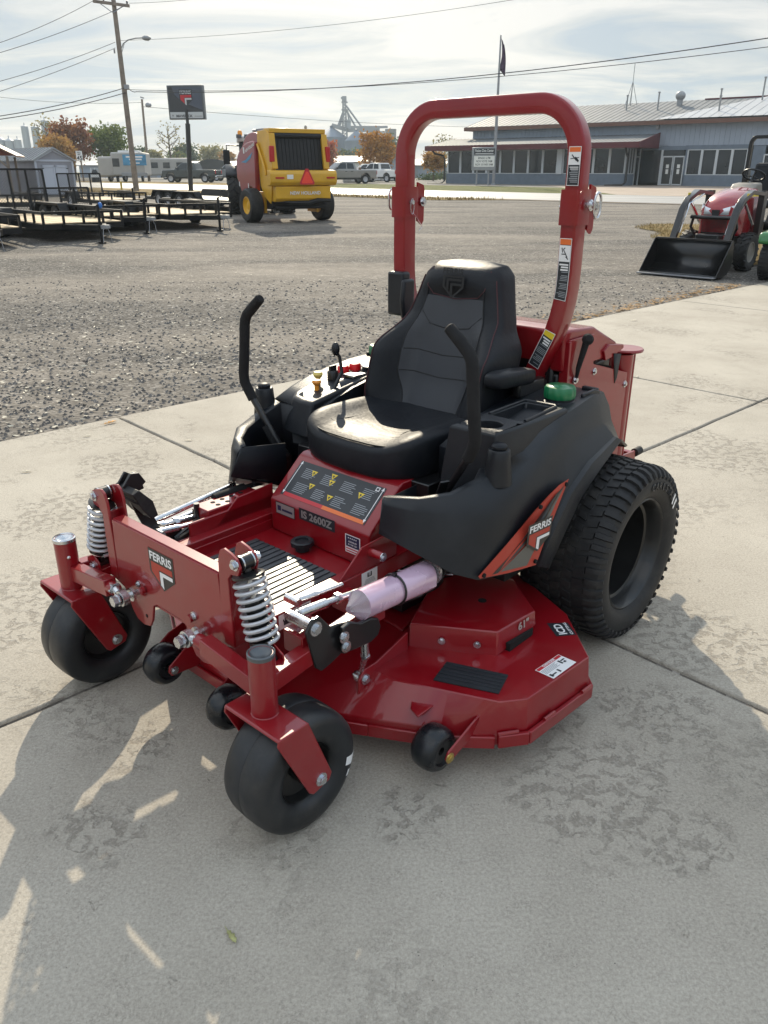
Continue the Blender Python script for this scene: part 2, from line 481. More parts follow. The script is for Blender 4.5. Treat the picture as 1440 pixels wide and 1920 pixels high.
# worn concrete: mottled, speckled, pits where the surface has spalled
nt, p = nt_new('concrete'); B = NB(nt)
base = B.ramp(B.noise(.9, 6, .6, .3), [(.28,(.315,.283,.234)),(.5,(.388,.352,.296)),(.75,(.452,.414,.350))])
fine = B.noise(120, 6, .75)
base = B.mix(.85, base, B.ramp(fine, [(.30,.32),(.5,.50),(.72,.66)]), 'OVERLAY')
grain = B.ramp(B.voro(330, 'F1', 'Color'), [(0,.38),(1,.62)])
base = B.mix(.30, base, grain, 'OVERLAY')
speck = B.ramp(B.voro(60, 'F1', 'Distance'), [(.0,1.0),(.07,1.0),(.10,0.0)])
sel = B.ramp(B.noise(23, 2, .5), [(.60,0.0),(.66,1.0)])
base = B.mix(B.math('MULTIPLY', speck, sel), base, (.05,.045,.04))
area = B.ramp(B.noise(1.25, 3, .5, .4), [(.53,0.0),(.63,1.0)])
for (cx0,cy0,cr) in SPALLS:
    vd = B.n('ShaderNodeVectorMath', operation='DISTANCE'); B.l(B.tc.outputs['Object'], vd.inputs[0]); vd.inputs[1].default_value = (cx0,cy0,0)
    near = B.math('SUBTRACT', 1.0, B.math('DIVIDE', vd.outputs['Value'], cr))
    near = B.math('MULTIPLY_ADD', B.math('SUBTRACT', B.noise(5.0, 3, .6), .5), 1.6, near)
    area = B.math('MAXIMUM', area, B.ramp(near, [(.08,0.0),(.32,1.0)]))
pit = B.ramp(B.noise(25, 5, .6, .5), [(.50,0.0),(.56,1.0)])
pits2 = B.ramp(B.noise(15.0, 4, .55, .5), [(.69,0.0),(.715,1.0)])
pm = B.math('MAXIMUM', B.math('MULTIPLY', pit, area), pits2)
inside = B.mix(.6, (.19,.165,.135), B.ramp(B.voro(150, 'F1', 'Color'), [(.1,(.10,.09,.075)),(.55,(.25,.22,.18)),(.97,(.50,.47,.42))]))
base = B.mix(B.math('MULTIPLY', pm, .62), base, inside)
wrm = B.ramp(B.noise(46, 4, .6, .8), [(.478,0.0),(.496,1.0),(.504,1.0),(.522,0.0)])
cm = B.ramp(B.noise(7.5, 4, .6), [(.44,0.0),(.60,1.0)])
base = B.mix(B.math('MULTIPLY', B.math('MULTIPLY', wrm, cm), .38), base, (.12,.10,.085))
dirt = B.ramp(B.noise(.55, 5, .65, 1.2), [(.55,0.0),(.80,.28)])
base = B.mix(dirt, base, (.20,.175,.14))
B.l(base, p.inputs['Base Color']); p.inputs['Roughness'].default_value = .85; p.inputs['Specular IOR Level'].default_value = .3
n1 = B.bump(B.math('MULTIPLY', pm, -1.0), .55, .004)
n2 = B.bump(fine, .6, .003, n1)
B.l(n2, p.inputs['Normal'])
# gravel / asphalt millings lot
nt, p = nt_new('gravel'); B = NB(nt)
v1 = B.voro(38, 'F1', 'Color'); v2 = B.voro(16, 'F1', 'Color')
stone = B.ramp(v1, [(0,(.018,.017,.016)),(.45,(.075,.069,.063)),(.75,(.150,.139,.127)),(.93,(.30,.28,.25)),(1,(.52,.49,.44))])
st2 = B.ramp(v2, [(0,.34),(.6,.5),(.9,.62),(1,.9)])
col = B.mix(.65, stone, st2, 'OVERLAY')
mp_ = B.n('ShaderNodeMapping'); mp_.inputs['Scale'].default_value = (.18,.75,1); mp_.inputs['Rotation'].default_value = (0,0,-.06); B.l(B.tc.outputs['Object'], mp_.inputs[0])
track = B.ramp(B.noise(.75, 5, .6, .5, mp_.outputs[0]), [(.40,0.0),(.66,1.0)])
col = B.mix(B.math('MULTIPLY', track, .68), col, (.275,.24,.20))
big = B.ramp(B.noise(.35, 3, .5), [(.3,.40),(.7,.60)])
col = B.mix(.5, col, big, 'OVERLAY')
far = B.ramp(B.voro(6.0, 'F1', 'Color'), [(0,.30),(.5,.47),(.85,.60),(1,.86)])
col = B.mix(.45, col, far, 'OVERLAY')
leafy = B.ramp(B.voro(7.5, 'F1', 'Distance'), [(.0,1.0),(.075,1.0),(.10,0.0)])
lsel = B.ramp(B.noise(2.0, 3, .6), [(.40,0.0),(.58,1.0)])
col = B.mix(B.math('MULTIPLY', B.math('MULTIPLY', leafy, lsel), .85), col, (.60,.55,.40))
B.l(col, p.inputs['Base Color']); p.inputs['Roughness'].default_value = .9; p.inputs['Specular IOR Level'].default_value = .25
nb1 = B.bump(B.voro(38, 'F1', 'Distance'), .9, .010)
nb2 = B.bump(B.noise(3.0, 5, .6), .5, .05, nb1)
B.l(nb2, p.inputs['Normal'])
def grassmat(name, a, b_, c, scale=1.3):
    nt, p = nt_new(name); B = NB(nt)
    col = B.ramp(B.noise(scale, 6, .65, .4), [(.30,a),(.52,b_),(.74,c)])
    col = B.mix(.6, col, B.ramp(B.noise(34, 3, .6), [(.3,.3),(.7,.68)]), 'OVERLAY')
    B.l(col, p.inputs['Base Color']); p.inputs['Roughness'].default_value = .9; p.inputs['Specular IOR Level'].default_value = .15
    B.l(B.bump(B.noise(40, 3, .6), .8, .05), p.inputs['Normal'])
grassmat('dry_grass', (.16,.11,.045), (.24,.165,.065), (.22,.19,.075))
grassmat('lawn', (.075,.095,.025), (.115,.125,.038), (.20,.17,.065))
grassmat('field', (.13,.12,.05), (.18,.15,.07), (.13,.14,.055), .15)
grassmat('yard', (.20,.185,.165), (.26,.24,.21), (.17,.16,.12), .25)
nt, p = nt_new('asphalt_pale'); B = NB(nt)
mp_ = B.n('ShaderNodeMapping'); mp_.inputs['Rotation'].default_value = (0,0,.62); mp_.inputs['Scale'].default_value = (.05,1,1); B.l(B.tc.outputs['Object'], mp_.inputs[0])
c1 = B.ramp(B.noise(.8, 5, .6, .2, mp_.outputs[0]), [(.3,(.20,.195,.185)),(.7,(.34,.33,.31))])
B.l(c1, p.inputs['Base Color']); p.inputs['Roughness'].default_value = .48; p.inputs['Specular IOR Level'].default_value = .6
nt, p = nt_new('drive'); B = NB(nt)
B.l(B.ramp(B.noise(.6, 5, .6), [(.3,(.26,.20,.155)),(.7,(.36,.29,.23))]), p.inputs['Base Color']); p.inputs['Roughness'].default_value = .85

# ------------------------------------------------------------------ ground
def terr(x, y): return .19*sstep(11,27,y)+.33*sstep(22,88,y)
n1_, n2_, f1_, f2_ = at(140,351), at(1284,383), at(140,342), at(1284,369)
def lin(a, b): return lambda x: a.y+(b.y-a.y)*(x-a.x)/(b.x-a.x)
road_near, road_far = lin(n1_,n2_), lin(f1_,f2_)
def strip(name, m, x0, x1, ya, yb, nx=60, ny=14, lift=0.0, t=1.0):
    b = MB(); rows = []
    for i in range(nx+1):
        x = lerp(x0,x1,i/nx); a, c = ya(x), max(ya(x)+.01,yb(x))
        rows.append([V(x,lerp(a,c,(j/ny)**t),terr(x,lerp(a,c,(j/ny)**t))+lift) for j in range(ny+1)])
    b.grid(rows); return struct(b.build(name, m, None, ang=0))
b = MB(); rows = []
ys = [-60,-20,-5,0,5,10,14,18,22,26,30,36,44,54,66,80,95,130,200,400,650,900]
xs = [-800,-500,-200,-100,-60,-40,-25,-12,-4,4,12,25,40,60,100,200,500,800]
for x in xs: rows.append([V(x,y,terr(x,y)-.06) for y in ys])
b.grid(rows); struct(b.build('terrain','field',None,ang=0))
vg = lambda x: road_near(x)-(3.0+7.0*sstep(-2,-16,x)+.5*math.sin(x*.7))*(1-sstep(2,8,x))-.3
vlow = lambda x: -9.0
strip('gravel_lot','gravel',-60,45,vlow,vg,120,70,-.012,1.6)
strip('grass_verge','dry_grass',-60,9,vg,lambda x: road_near(x)-.4,90,10,.012)
strip('road','asphalt_pale',-140,90,road_near,road_far,60,10,.018)
strip('road_shoulder','drive',-140,90,lambda x: road_near(x)-.5,road_near,60,2,.010)
lawn_end = lambda x: road_far(x)+15.0
strip('far_lawn','lawn',-12,13.5,road_far,lawn_end,60,8,.022)
strip('far_verge','dry_grass',-140,-12,road_far,lambda x: road_far(x)+9,40,6,.022)
strip('driveway','drive',13.5,60,road_far,lambda x: road_far(x)+40,30,8,.020)
strip('yard','yard',-140,13.5,lambda x: road_far(x)+(9 if x < -12 else lawn_end(x)-road_far(x)),lambda x: road_far(x)+75,50,8,.010)
b = MB()   # painted edge line
for f, w_, c_ in ((road_near,.35,0),):
    rows = [[V(x,f(x)+w_,terr(x,f(x)+w_)+.024),V(x,f(x)+w_+.14,terr(x,f(x)+w_)+.024)] for x in [-100+5*i for i in range(38)]]
    b.grid(rows)
rows = [[V(x,road_far(x)-.6,terr(x,road_far(x))+.024),V(x,road_far(x)-.44,terr(x,road_far(x))+.024)] for x in [-100+5*i for i in range(38)]]
b.grid(rows); struct(b.build('road_marking',mat('road_paint',(.6,.6,.56),.6),None,ang=0))
# strip of dry grass beside the small tractor
b = MB(); rows = []
random.seed(11)
for i in range(26):
    y = lerp(15.0,24.5,i/25); w0 = 6.55+.055*(y-15)+.25*math.sin(y*2.1)-.5*sstep(21.5,24.5,y)*-1; w1 = 9.6+.1*(y-15)
    if i in (0,25): w1 = w0+.4
    rows.append([V(lerp(w0,w1,j/8),y,terr(0,y)+.006) for j in range(9)])
b.grid(rows); struct(b.build('grass_patch','dry_grass',None,ang=0))

# concrete slabs, laid on a grid turned 43 degrees
ga = radians(43.2); gt = V(cos(ga),sin(ga),0); gn = V(-sin(ga),cos(ga),0)
s_lines = [-9.0,-5.6,-1.75,2.33,6.05,10.35,14.6,19.0]
n_lines = [5.235,2.30,-.72,-3.75,-6.8]
b = MB(); g = .011
for i in range(len(s_lines)-1):
    for j in range(len(n_lines)-1):
        s0, s1, m1, m0 = s_lines[i]+g, s_lines[i+1]-g, n_lines[j]-(g if j else 0), n_lines[j+1]+g
        # slightly ragged joint edges
        def edge(p, q, k):
            return [lerp(p,q,t/k) for t in range(k)]
        P = [gt*s0+gn*m0, gt*s1+gn*m0, gt*s1+gn*m1, gt*s0+gn*m1]
        ring = []
        for a_, b2 in zip(P, P[1:]+P[:1]):
            for q in edge(a_,b2,26): ring.append(q+V(noise.noise(q*4.0)*.009,noise.noise(q*4.0+V(7,3,0))*.009,0))
        n = len(ring)
        topv = [q for q in ring]; ctr = sum(ring,V(0,0,0))/n
        inn = [q+(ctr-q).normalized()*.007 for q in ring]
        b.grid([[V(q.x,q.y,-.075) for q in ring],[V(q.x,q.y,-.006) for q in ring],[V(q.x,q.y,0) for q in inn]],True,True)
        b.poly([V(q.x,q.y,0) for q in inn])
pad = struct(b.build('concrete_pad','concrete',None,ang=0))
b = MB()
b.poly([V(*(gt*-9+gn*5.2).xy,-.050),V(*(gt*-9+gn*-6.8).xy,-.050),V(*(gt*19+gn*-6.8).xy,-.050),V(*(gt*19+gn*5.2).xy,-.050)])
struct(b.build('joint_filler',mat('joint_dark',(.004,.0035,.003),.9),None,ang=0))

# loose stones and fallen leaves along the pad edge and over the lot
def scatter(name, m, count, fn, seed):
    random.seed(seed); vs, fs, b = [], [], MB()
    for _ in range(count):
        p, r, kind = fn()
        if p is None: continue
        a = random.uniform(0,6.28); 
        if kind == 0:
            k = [V(cos(a+i*1.57)*r*random.uniform(.7,1.2),sin(a+i*1.57)*r*random.uniform(.6,1.1),0) for i in range(4)]
            t = V(random.uniform(-.3,.3)*r,random.uniform(-.3,.3)*r,r*random.uniform(.5,.9))
            t2 = t+V(random.uniform(-.3,.3)*r,random.uniform(-.3,.3)*r,-.1*r)
            b.add([p+q for q in k]+[p+t],[(0,1,4),(1,2,4),(2,3,4),(3,0,4)])
        else:
            tl = random.uniform(-.5,.5); R3 = Matrix.Rotation(a,3,'Z') @ Matrix.Rotation(tl,3,'X')
            l_, w_ = r*random.uniform(1.0,1.7), r*random.uniform(.28,.5)
            b.add([p+V(0,0,.008)+R3 @ V(x*l_,y*w_,abs(x)*r*.25) for x,y in ((-1,0),(-.3,-1),(.5,-.8),(1,0),(.5,.8),(-.3,1))],[(0,1,5),(1,2,4,5),(2,3,4)])
    o = b.build(name,m,None,ang=0); o['kind'] = 'stuff'; return o
def on_lot():
    v = 400+430*random.random()**.8; u = random.uniform(-20,1460)
    p = at(u,v)
    if p.dot(gn) < 5.26: return None,0,0
    return p, 0, 0
def f_st():
    p,_,_ = on_lot()
    if p is None or p.y > 13: return None,0,0
    return p+V(0,0,-.012), random.uniform(.006,.020)*(1+.02*p.y), 0
def f_lf():
    p,_,_ = on_lot()
    if p is None or p.y > 26 : return None,0,0
    if noise.noise(p*.45) < -.12: return None,0,0
    return p+V(0,0,-.008), random.uniform(.010,.021), 1
scatter('gravel_stones',mat('stone',(.12,.112,.105),.85,var=.7,vscale=7),14000,f_st,21)
scatter('leaf_litter',mat('dead_leaf',(.52,.48,.38),.7,var=.4,vscale=6),2600,f_lf,22)
# rusty leaves drifted against the edge by the small tractor
def f_dr():
    s_ = random.uniform(7.6,12.5); q = gt*s_+gn*(5.26+abs(random.gauss(0,.16)))
    return V(q.x,q.y,terr(q.x,q.y)-.004), random.uniform(.02,.035), 1
scatter('leaf_drift',mat('rust_leaf',(.30,.17,.06),.8,var=.5,vscale=9),420,f_dr,23)
# single leaves on the concrete
def leaf(u, v, r, m, label, a):
    b = MB(); p = at(u,v); R3 = Matrix.Rotation(a,3,'Z')
    prof = [(-1.3,.05),(-.7,.08),(-.5,.42),(-.1,.30),(.1,.62),(.5,.38),(.7,.5),(1.1,.05)]
    pts = prof+[(x,-y*.8) for x,y in prof[::-1]]
    up = [V(0,0,.004)+R3 @ V(x*r,y*r*.62,abs(y)*r*.35+.10*r*x*x) for x,y in pts]; n = len(prof)
    b.add(up,[(i,i+1,2*n-2-i,2*n-1-i) for i in range(n-1)])
    o = b.build('fallen_leaf',m,None,ang=0,solid=.0008); o.location = p
    tag(o,label,'leaf','single leaves fallen on the concrete'); return o
leaf(433,1757,.022,mat('leaf_green',(.33,.33,.14),.6,var=.4,vscale=60),'pale green curled leaf lying alone on the shaded concrete in front of the mower',-.9)
leaf(247,888,.030,'dead_leaf','dry pale leaf lying on the dark joint left of the pods',.3)
leaf(48,886,.032,'dead_leaf','dry pale leaf on the sunlit concrete nearest the left edge of the photo',.2)
leaf(162,819,.028,'dead_leaf','dry pale leaf close to the gravel edge at the left',.4)
leaf(352,827,.026,'dead_leaf','dry pale leaf on the concrete just beyond the joint on the left',.1)
leaf(205,795,.05,mat('leaf_orange',(.42,.20,.04),.7,var=.4,vscale=30),'orange leaf caught where the joint meets the gravel',.8)
leaf(1188,602,.045,'dead_leaf','dry pale leaf on the concrete right of the roll bar',.2)
leaf(1195,708,.03,'dead_leaf','dry leaf beside the engine body on the right',1.2)

# blades of dry grass standing on the patch beside the small tractor and along the verge
random.seed(31); b = MB()
for i in range(5200):
    if i < 2600:
        y = random.uniform(15.2,24.3); w0 = 6.55+.055*(y-15)+.25*math.sin(y*2.1)+.5*sstep(21.5,24.5,y); x = w0-.12+abs(random.gauss(0,1.0)); hgt = random.uniform(.03,.10)
    else:
        x = random.uniform(-28,6); y = vg(x)+abs(random.gauss(0,1.6)); hgt = random.uniform(.06,.20)
        if y > road_near(x)-.5: continue
    a = random.uniform(0,6.28); w_ = .010 if i < 2600 else .03; z = terr(x,y)
    b.add([(x-w_*cos(a),y-w_*sin(a),z),(x+w_*cos(a),y+w_*sin(a),z),(x+random.gauss(0,.03),y+random.gauss(0,.03),z+hgt)],[(0,1,2)])
o = b.build('grass_blades',mat('straw',(.30,.22,.09),.8,var=.4,vscale=2),None,ang=0); o['kind'] = 'stuff'
# ------------------------------------------------------------------ the mower (local: X right, Y forward, Z up)
mow = empty('lawn_mower', (0.316, 2.998, 0), radians(137.78), 'large red zero-turn riding mower with black seat and red roll bar on the concrete', 'riding mower')
S2 = (-1, 1)      # -1 = operator's left, the side towards the camera

def shield(mb, org, R, U, h, w, kf, kr, kw, kb, key='FERRIS'):
    """crest: dark shield, name strip, red field, white angle (materials by index)"""
    R, U = V(R).normalized(), V(U).normalized(); N = R.cross(U); o = V(org)
    P = lambda x, y, l: o+R*x*w+U*y*h+N*l
    out = [(-.5,.5),(.5,.5),(.5,-.12),(0,-.5),(-.5,-.12)]
    mb.mat(kf).poly([P(x,y,.0006) for x,y in out])
    mb.mat(kr).poly([P(x,y,.0012) for x,y in [(-.43,.17),(.43,.17),(.43,.02),(-.12,.02),(-.12,-.34),(-.43,-.1)]])
    mb.mat(kw).poly([P(x,y,.0018) for x,y in [(-.09,-.01),(.43,-.01),(.43,-.11),(.03,-.11),(.03,-.44),(-.09,-.36)]])
    mb.mat(kb)
    tw = TXT[key][2]/TXT[key][3]
    mb.text(key, o+U*(.235*h), R, U, .2*h, .88*w/(tw*.2*h), .5, .0018)

# --- frame -----------------------------------------------------------------
b = MB()
for s in S2:
    b.box((s*.2775, .72, .455), (.05, 1.10, .055))
    b.box((s*.2775, -.30, .47), (.05, .92, .07))
    # gusset up to the seat base
    b.prism([(1.0,.484),(.90,.565),(.74,.572),(.74,.484)], (s*.300,0,0), (0,1,0), (0,0,1), (-s*.006,0,0))
b.box((0, .15, .46), (.50, .08, .06)); b.box((0, -.55, .46), (.50, .08, .06)); b.box((0, 1.25, .455), (.50, .06, .05))
b.build('frame', 'red_paint', mow, .003)
b = MB()
b.box((0, 1.07, .424), (.505, .62, .008)); 
for s in S2: b.box((s*.249, 1.05, .444), (.006, .58, .036))
b.build('foot_platform', 'red_paint', mow, .002)
b = MB(); b.box((0, 1.095, .434), (.40, .38, .010))
for i in range(15): b.box((-.186+i*.0265, 1.095, .4412), (.0195, .375, .0045))
b.build('floor_mat', 'mat_rubber', mow, .0012)
b = MB(); b.lathe([(.0,.03),(.022,.03),(.026,.026),(.026,.020)], (.03,.845,.43), (0,0,1), 24).lathe([(.040,.020),(.040,.034),(.034,.038),(.024,.036),(.022,.02)], (.03,.845,.43), (0,0,1), 10, False).cyl((.03,.845,.43),(.03,.845,.45),.024)
b.build('access_knob', 'black_plastic', mow)
for s in S2:
    b = MB(); b.cyl((s*.30,.863,.538),(s*.352,.863,.538),.014,n=16); p = b.build('pivot_tube', 'red_paint', mow)
    b = MB(); b.bolt((s*.353,.863,.538),(s,0,0),.009,.006); b.build('bolt', 'zinc', p)

# --- front plate ------------------------------------------------------------
pts = [(-.305,.448),(-.235,.432),(-.205,.365),(-.185,.343),(-.15,.335),(-.115,.343),(-.098,.37),(-.082,.425),(-.06,.437),(.06,.437),(.082,.425),(.098,.37),(.115,.343),(.15,.335),(.185,.343),(.205,.365),(.235,.432),(.305,.448),(.303,.50),(.285,.56),(.262,.562),(.257,.652),(-.257,.652),(-.262,.562),(-.285,.56),(-.303,.50)]
b = MB(); b.prism(pts, (0,1.388,0), (1,0,0), (0,0,1), (0,-.008,0))
b.box((0,1.366,.6525), (.514,.036,.007))
fp = b.build('front_plate', 'red_paint', mow, .002)
b = MB(); shield(b, (.009,1.3885,.563), (-1,0,0), (0,0,1), .122, .122, 0,1,2,2)
o = b.build('badge', ['decal_greydark','red_decal','decal_white'], fp, ang=0)
for s in S2:
    b = MB()
    ear = [(.262,.45),(.306,.45),(.304,.655),(.318,.672),(.348,.676),(.356,.70),(.346,.722),(.322,.732),(.295,.738),(.278,.728),(.268,.70),(.262,.58)]
    b.prism([(s*x,z) for x,z in ear], (0,1.3905,0), (1,0,0), (0,0,1), (0,-.009,0))
    b.prism([(s*x,z) for x,z in ear], (0,1.338,0), (1,0,0), (0,0,1), (0,-.009,0))
    b.box((s*.301,1.35,.555), (.007,.065,.21)); b.box((s*.301,1.30,.49),(.009,.10,.075))
    e_ = b.build('shock_tower', 'red_paint', mow, .002)
    b = MB(); b.bolt((s*.337,1.391,.706),(0,1,0),.010,.009).bolt((s*.337,1.328,.706),(0,-1,0),.010,.014); b.build('bolt','zinc',e_)
b = MB(); b.bolt((-.128,1.389,.477),(0,1,0),.0085,.007); b.bolt((.150,1.389,.475),(0,1,0),.007,.006); b.build('bolt','zinc',fp)
b = MB(); b.cyl((.127,1.384,.375),(.127,1.3886,.375),.006); b.build('hole','hole_dark',fp)

# --- front suspension -------------------------------------------------------
for s in S2:
    tb = MB()
    tb.lathe([(.024,-.03),(.024,-.012),(.034,-.010),(.034,0.165),(.028,.165)], (s*.481,1.44,.375), (0,0,1), 32)
    arm = tb.build('caster_tube', 'red_paint', mow, ang=40)
    b = MB(); b.lathe([(.0348,-.010),(.0350,.0),(.0315,.0025),(.028,-.004),(.014,-.013),(0,-.015)] , (s*.481,1.44,.541), (0,0,1), 32); b.build('tube_cap','grey_cap' if s<0 else 'zinc',arm)
    if s > 0:
        b = MB(); b.ball((s*.481-.033,1.45,.485),.006,8,6); b.build('grease_nipple','zinc',arm)
    b = MB()
    b.beam((s*.462,1.43,.423),(s*.235,1.432,.452), .040,.052)
    b.tube([(s*.24,1.432,.4515),(s*.205,1.434,.455)],.020,16)
    b.beam((s*.462,1.415,.43),(s*.408,.98,.43), .042,.050)
    b.beam((s*.40,1.425,.43),(s*.41,1.34,.43), .07,.03)
    b.box((s*.405,1.225,.452),(.075,.10,.062)); b.box((s*.37,.99,.435),(.16,.06,.05))
    b.prism([(s*.36,.40),(s*.46,.40),(s*.445,.47),(s*.40,.49),(s*.375,.47)],(0,1.392,0),(1,0,0),(0,0,1),(0,-.006,0))
    b.prism([(s*.36,.40),(s*.46,.40),(s*.445,.47),(s*.40,.49),(s*.375,.47)],(0,1.345,0),(1,0,0),(0,0,1),(0,-.006,0))
    b.build('suspension_arm','red_paint',mow,.0025)
    # rod end at the front plate
    b = MB()
    b.cyl((s*.205,1.434,.455),(s*.185,1.436,.45),.013,n=12); b.lathe([(.024,-.010),(.024,.010),(.013,.013),(.013,-.013),(.024,-.010)],(s*.163,1.437,.443),(0,1,0),24)
    b.cyl((s*.163,1.388,.443),(s*.163,1.447,.443),.0095,n=14); b.cyl((s*.163,1.405,.443),(s*.163,1.412,.443),.021,n=20); b.cyl((s*.163,1.452,.443),(s*.163,1.456,.443),.019,n=20)
    b.tube([(s*.163,1.456,.443),(s*.163,1.472,.443)],.0165,6,smooth=False); b.tube([(s*.212,1.434,.455),(s*.205,1.434,.455)],.021,6,smooth=False)
    b.build('rod_end','zinc',mow,ang=40)
    b = MB(); b.tube([(s*.118,1.392,.468),(s*.118,1.402,.468)],.012,16); b.build('boss','red_paint',fp)
    # coil-over shock
    A, B = V(s*.340,1.36,.706), V(s*.412,1.366,.448)
    t = (B-A).normalized()
    b = MB(); b.cyl(A+V(0,-.02,0),A+V(0,.02,0),.020,n=18); b.cyl(A,A+t*.035,.012); b.lathe([(.018,0),(.042,.006),(.042,.012),(.012,.014)],A+t*.026,t,24)
    b.cyl(A+t*.10,A+t*.20,.026,n=20); b.lathe([(.026,0),(.036,.002),(.036,.012),(.02,.02),(.016,.05)],A+t*.205,t,24); b.cyl(B+V(0,-.018,0),B+V(0,.018,0),.018,n=18)
    sh = b.build('shock_absorber','black_metal',mow,ang=40)
    b = MB(); u = t.cross(V(0,1,0)).normalized(); w = t.cross(u)
    path = []
    turns = 8.6
    for i in range(int(turns*18)+1):
        a = 2*pi*i/18; path.append(A+t*(.040+.172*i/(turns*18))+u*cos(a)*.0395+w*sin(a)*.0395)
    b.tube(path,.0056,8); b.build('coil_spring','spring_paint',sh)
    b = MB(); b.cyl(A+t*.035,A+t*.11,.0075,n=12); b.lathe([(.021,.0),(.021,.004)],A+V(0,.014,0),(0,1,0),18); b.lathe([(.021,.0),(.021,.004)],A-V(0,.018,0),(0,1,0),18); b.lathe([(.037,0),(.037,.004)],A+t*.213,t,20); b.build('shock_rod','zinc',sh)
    b = MB(); b.bolt(B+V(0,.028,0),(0,1,0),.010,.008); b.build('bolt','zinc',sh)

# --- caster wheels -----------------------------------------------------------
for s in S2:
    c = V(s*.490,1.375,.172)
    b = MB()
    hw = .083
    prof = [(.085,-.060),(.092,-.072),(.115,-.081),(.140,-.082),(.156,-.077),(.166,-.066),(.1705,-.050),(.1725,-.024),(.1732,-.0025),(.1715,0),(.1732,.0025),(.1725,.024),(.1705,.050),(.166,.066),(.156,.077),(.140,.082),(.115,.081),(.092,.072),(.085,.060)]
    b.lathe(prof,c,(1,0,0),64)
    cw = b.build('caster_wheel','rubber_smooth',mow,ang=50)
    b = MB(); b.lathe([(.088,-.058),(.084,-.064),(.080,-.058),(.078,-.03),(.045,-.022),(.03,-.024),(.03,-.075),(.008,-.075)],c,(1,0,0),32); b.lathe([(.088,.058),(.084,.064),(.080,.058),(.078,.03),(.045,.022),(.03,.024),(.03,.075),(.008,.075)],c,(1,0,0),32)
    b.build('rim','rim_black',cw,ang=40)
    b = MB()
    for side in S2:
        xo = c.x+side*.098
        b.prism([(1.398,.368),(1.492,.368),(1.497,.350),(1.405,.150),(1.392,.138),(1.335,.150),(1.325,.170)],(xo,0,0),(0,1,0),(0,0,1),(side*.007,0,0))
    b.prism([(1.398,.368),(1.492,.368),(1.496,.361),(1.3955,.361)],(c.x-.1045,0,0),(0,1,0),(0,0,1),(.209,0,0))
    fk = b.build('caster_fork','red_paint',mow,.004,seg=3)
    b = MB()
    for side in S2: b.bolt((c.x+side*.1055,1.365,.172),(side,0,0),.012,.010)
    b.build('bolt','zinc',fk)
    b = MB(); b.lathe([(.036,0),(.030,.006),(.024,.010)],(s*.481,1.44,.368),(0,0,1),20); b.build('weld_bead','red_paint',fk)
    if s < 0:
        b = MB()
        for (r0,r1,a0,a1) in ((.125,.166,-.32,-.12),(.140,.168,-.56,-.42)):
            b.cut(); rows = []
            for i in range(9):
                a = a0+(a1-a0)*i/8
                row = []
                for j in range(5):
                    r = r0+(r1-r0)*j/4
                    xx = .0825 if r < .140 else .0825-(r-.140)**1.5*3.4
                    row.append(c+V(-xx-.0012,-cos(a)*r,sin(a)*r))
                rows.append(row)
            b.grid(rows)
        b.build('tyre_label','decal_white',cw)

# --- drive wheels --------------------------------------------------------------
def drive_tyre(c, s):
    """turf tyre: carcass plus raised tread blocks"""
    b = MB()
    prof = [(.205,-.128),(.225,-.150),(.255,-.160),(.285,-.158),(.308,-.146),(.319,-.125),(.3235,-.08),(.325,0),(.3235,.08),(.319,.125),(.308,.146),(.285,.158),(.255,.160),(.225,.150),(.205,.128)]
    b.lathe(prof,c,(1,0,0),72)
    rows = [(-.085,.044),(-.0425,.038),(0,.038),(.0425,.038),(.085,.044)]
    N = 50
    for ri,(x,wd) in enumerate(rows):
        for k in range(N):
            a = 2*pi*(k+.5*(ri % 2))/N
            p = []
            skew = .012*(1 if ri % 2 else -1)
            for rr, sc in ((.320,1.0),(.3325,.88)):
                for (dx, da) in ((-1,-1),(1,-1),(1,1),(-1,1)):
                    aa = a+da*.037*sc+dx*skew
                    r2 = rr-.0035*(abs(x)/.085)**2
                    p.append(c+V(x+dx*wd/2*sc*.93, cos(aa)*r2, sin(aa)*r2))
            b.hexa(p)
    for side in S2:
        for k in range(N):
            a = 2*pi*(k+.25)/N; st = []
            for (r, x, hwd) in ((.3300,.108,.036),(.3275,.130,.036),(.3150,.1520,.034),(.297,.1630,.028)):
                st.append([c+V(side*x, cos(a+d*hwd)*r, sin(a+d*hwd)*r) for d in (-1,-.75,.75,1)])
            # lower the flanks into the carcass
            for row in st:
                for q in (0,3):
                    ctr = c+V(side*.07,0,0); row[q] = ctr+(row[q]-ctr)*.968
            b.grid(st, False)
            b.poly([st[0][0],st[0][1],st[0][2],st[0][3]]); b.poly([st[-1][0],st[-1][1],st[-1][2],st[-1][3]])
    return b
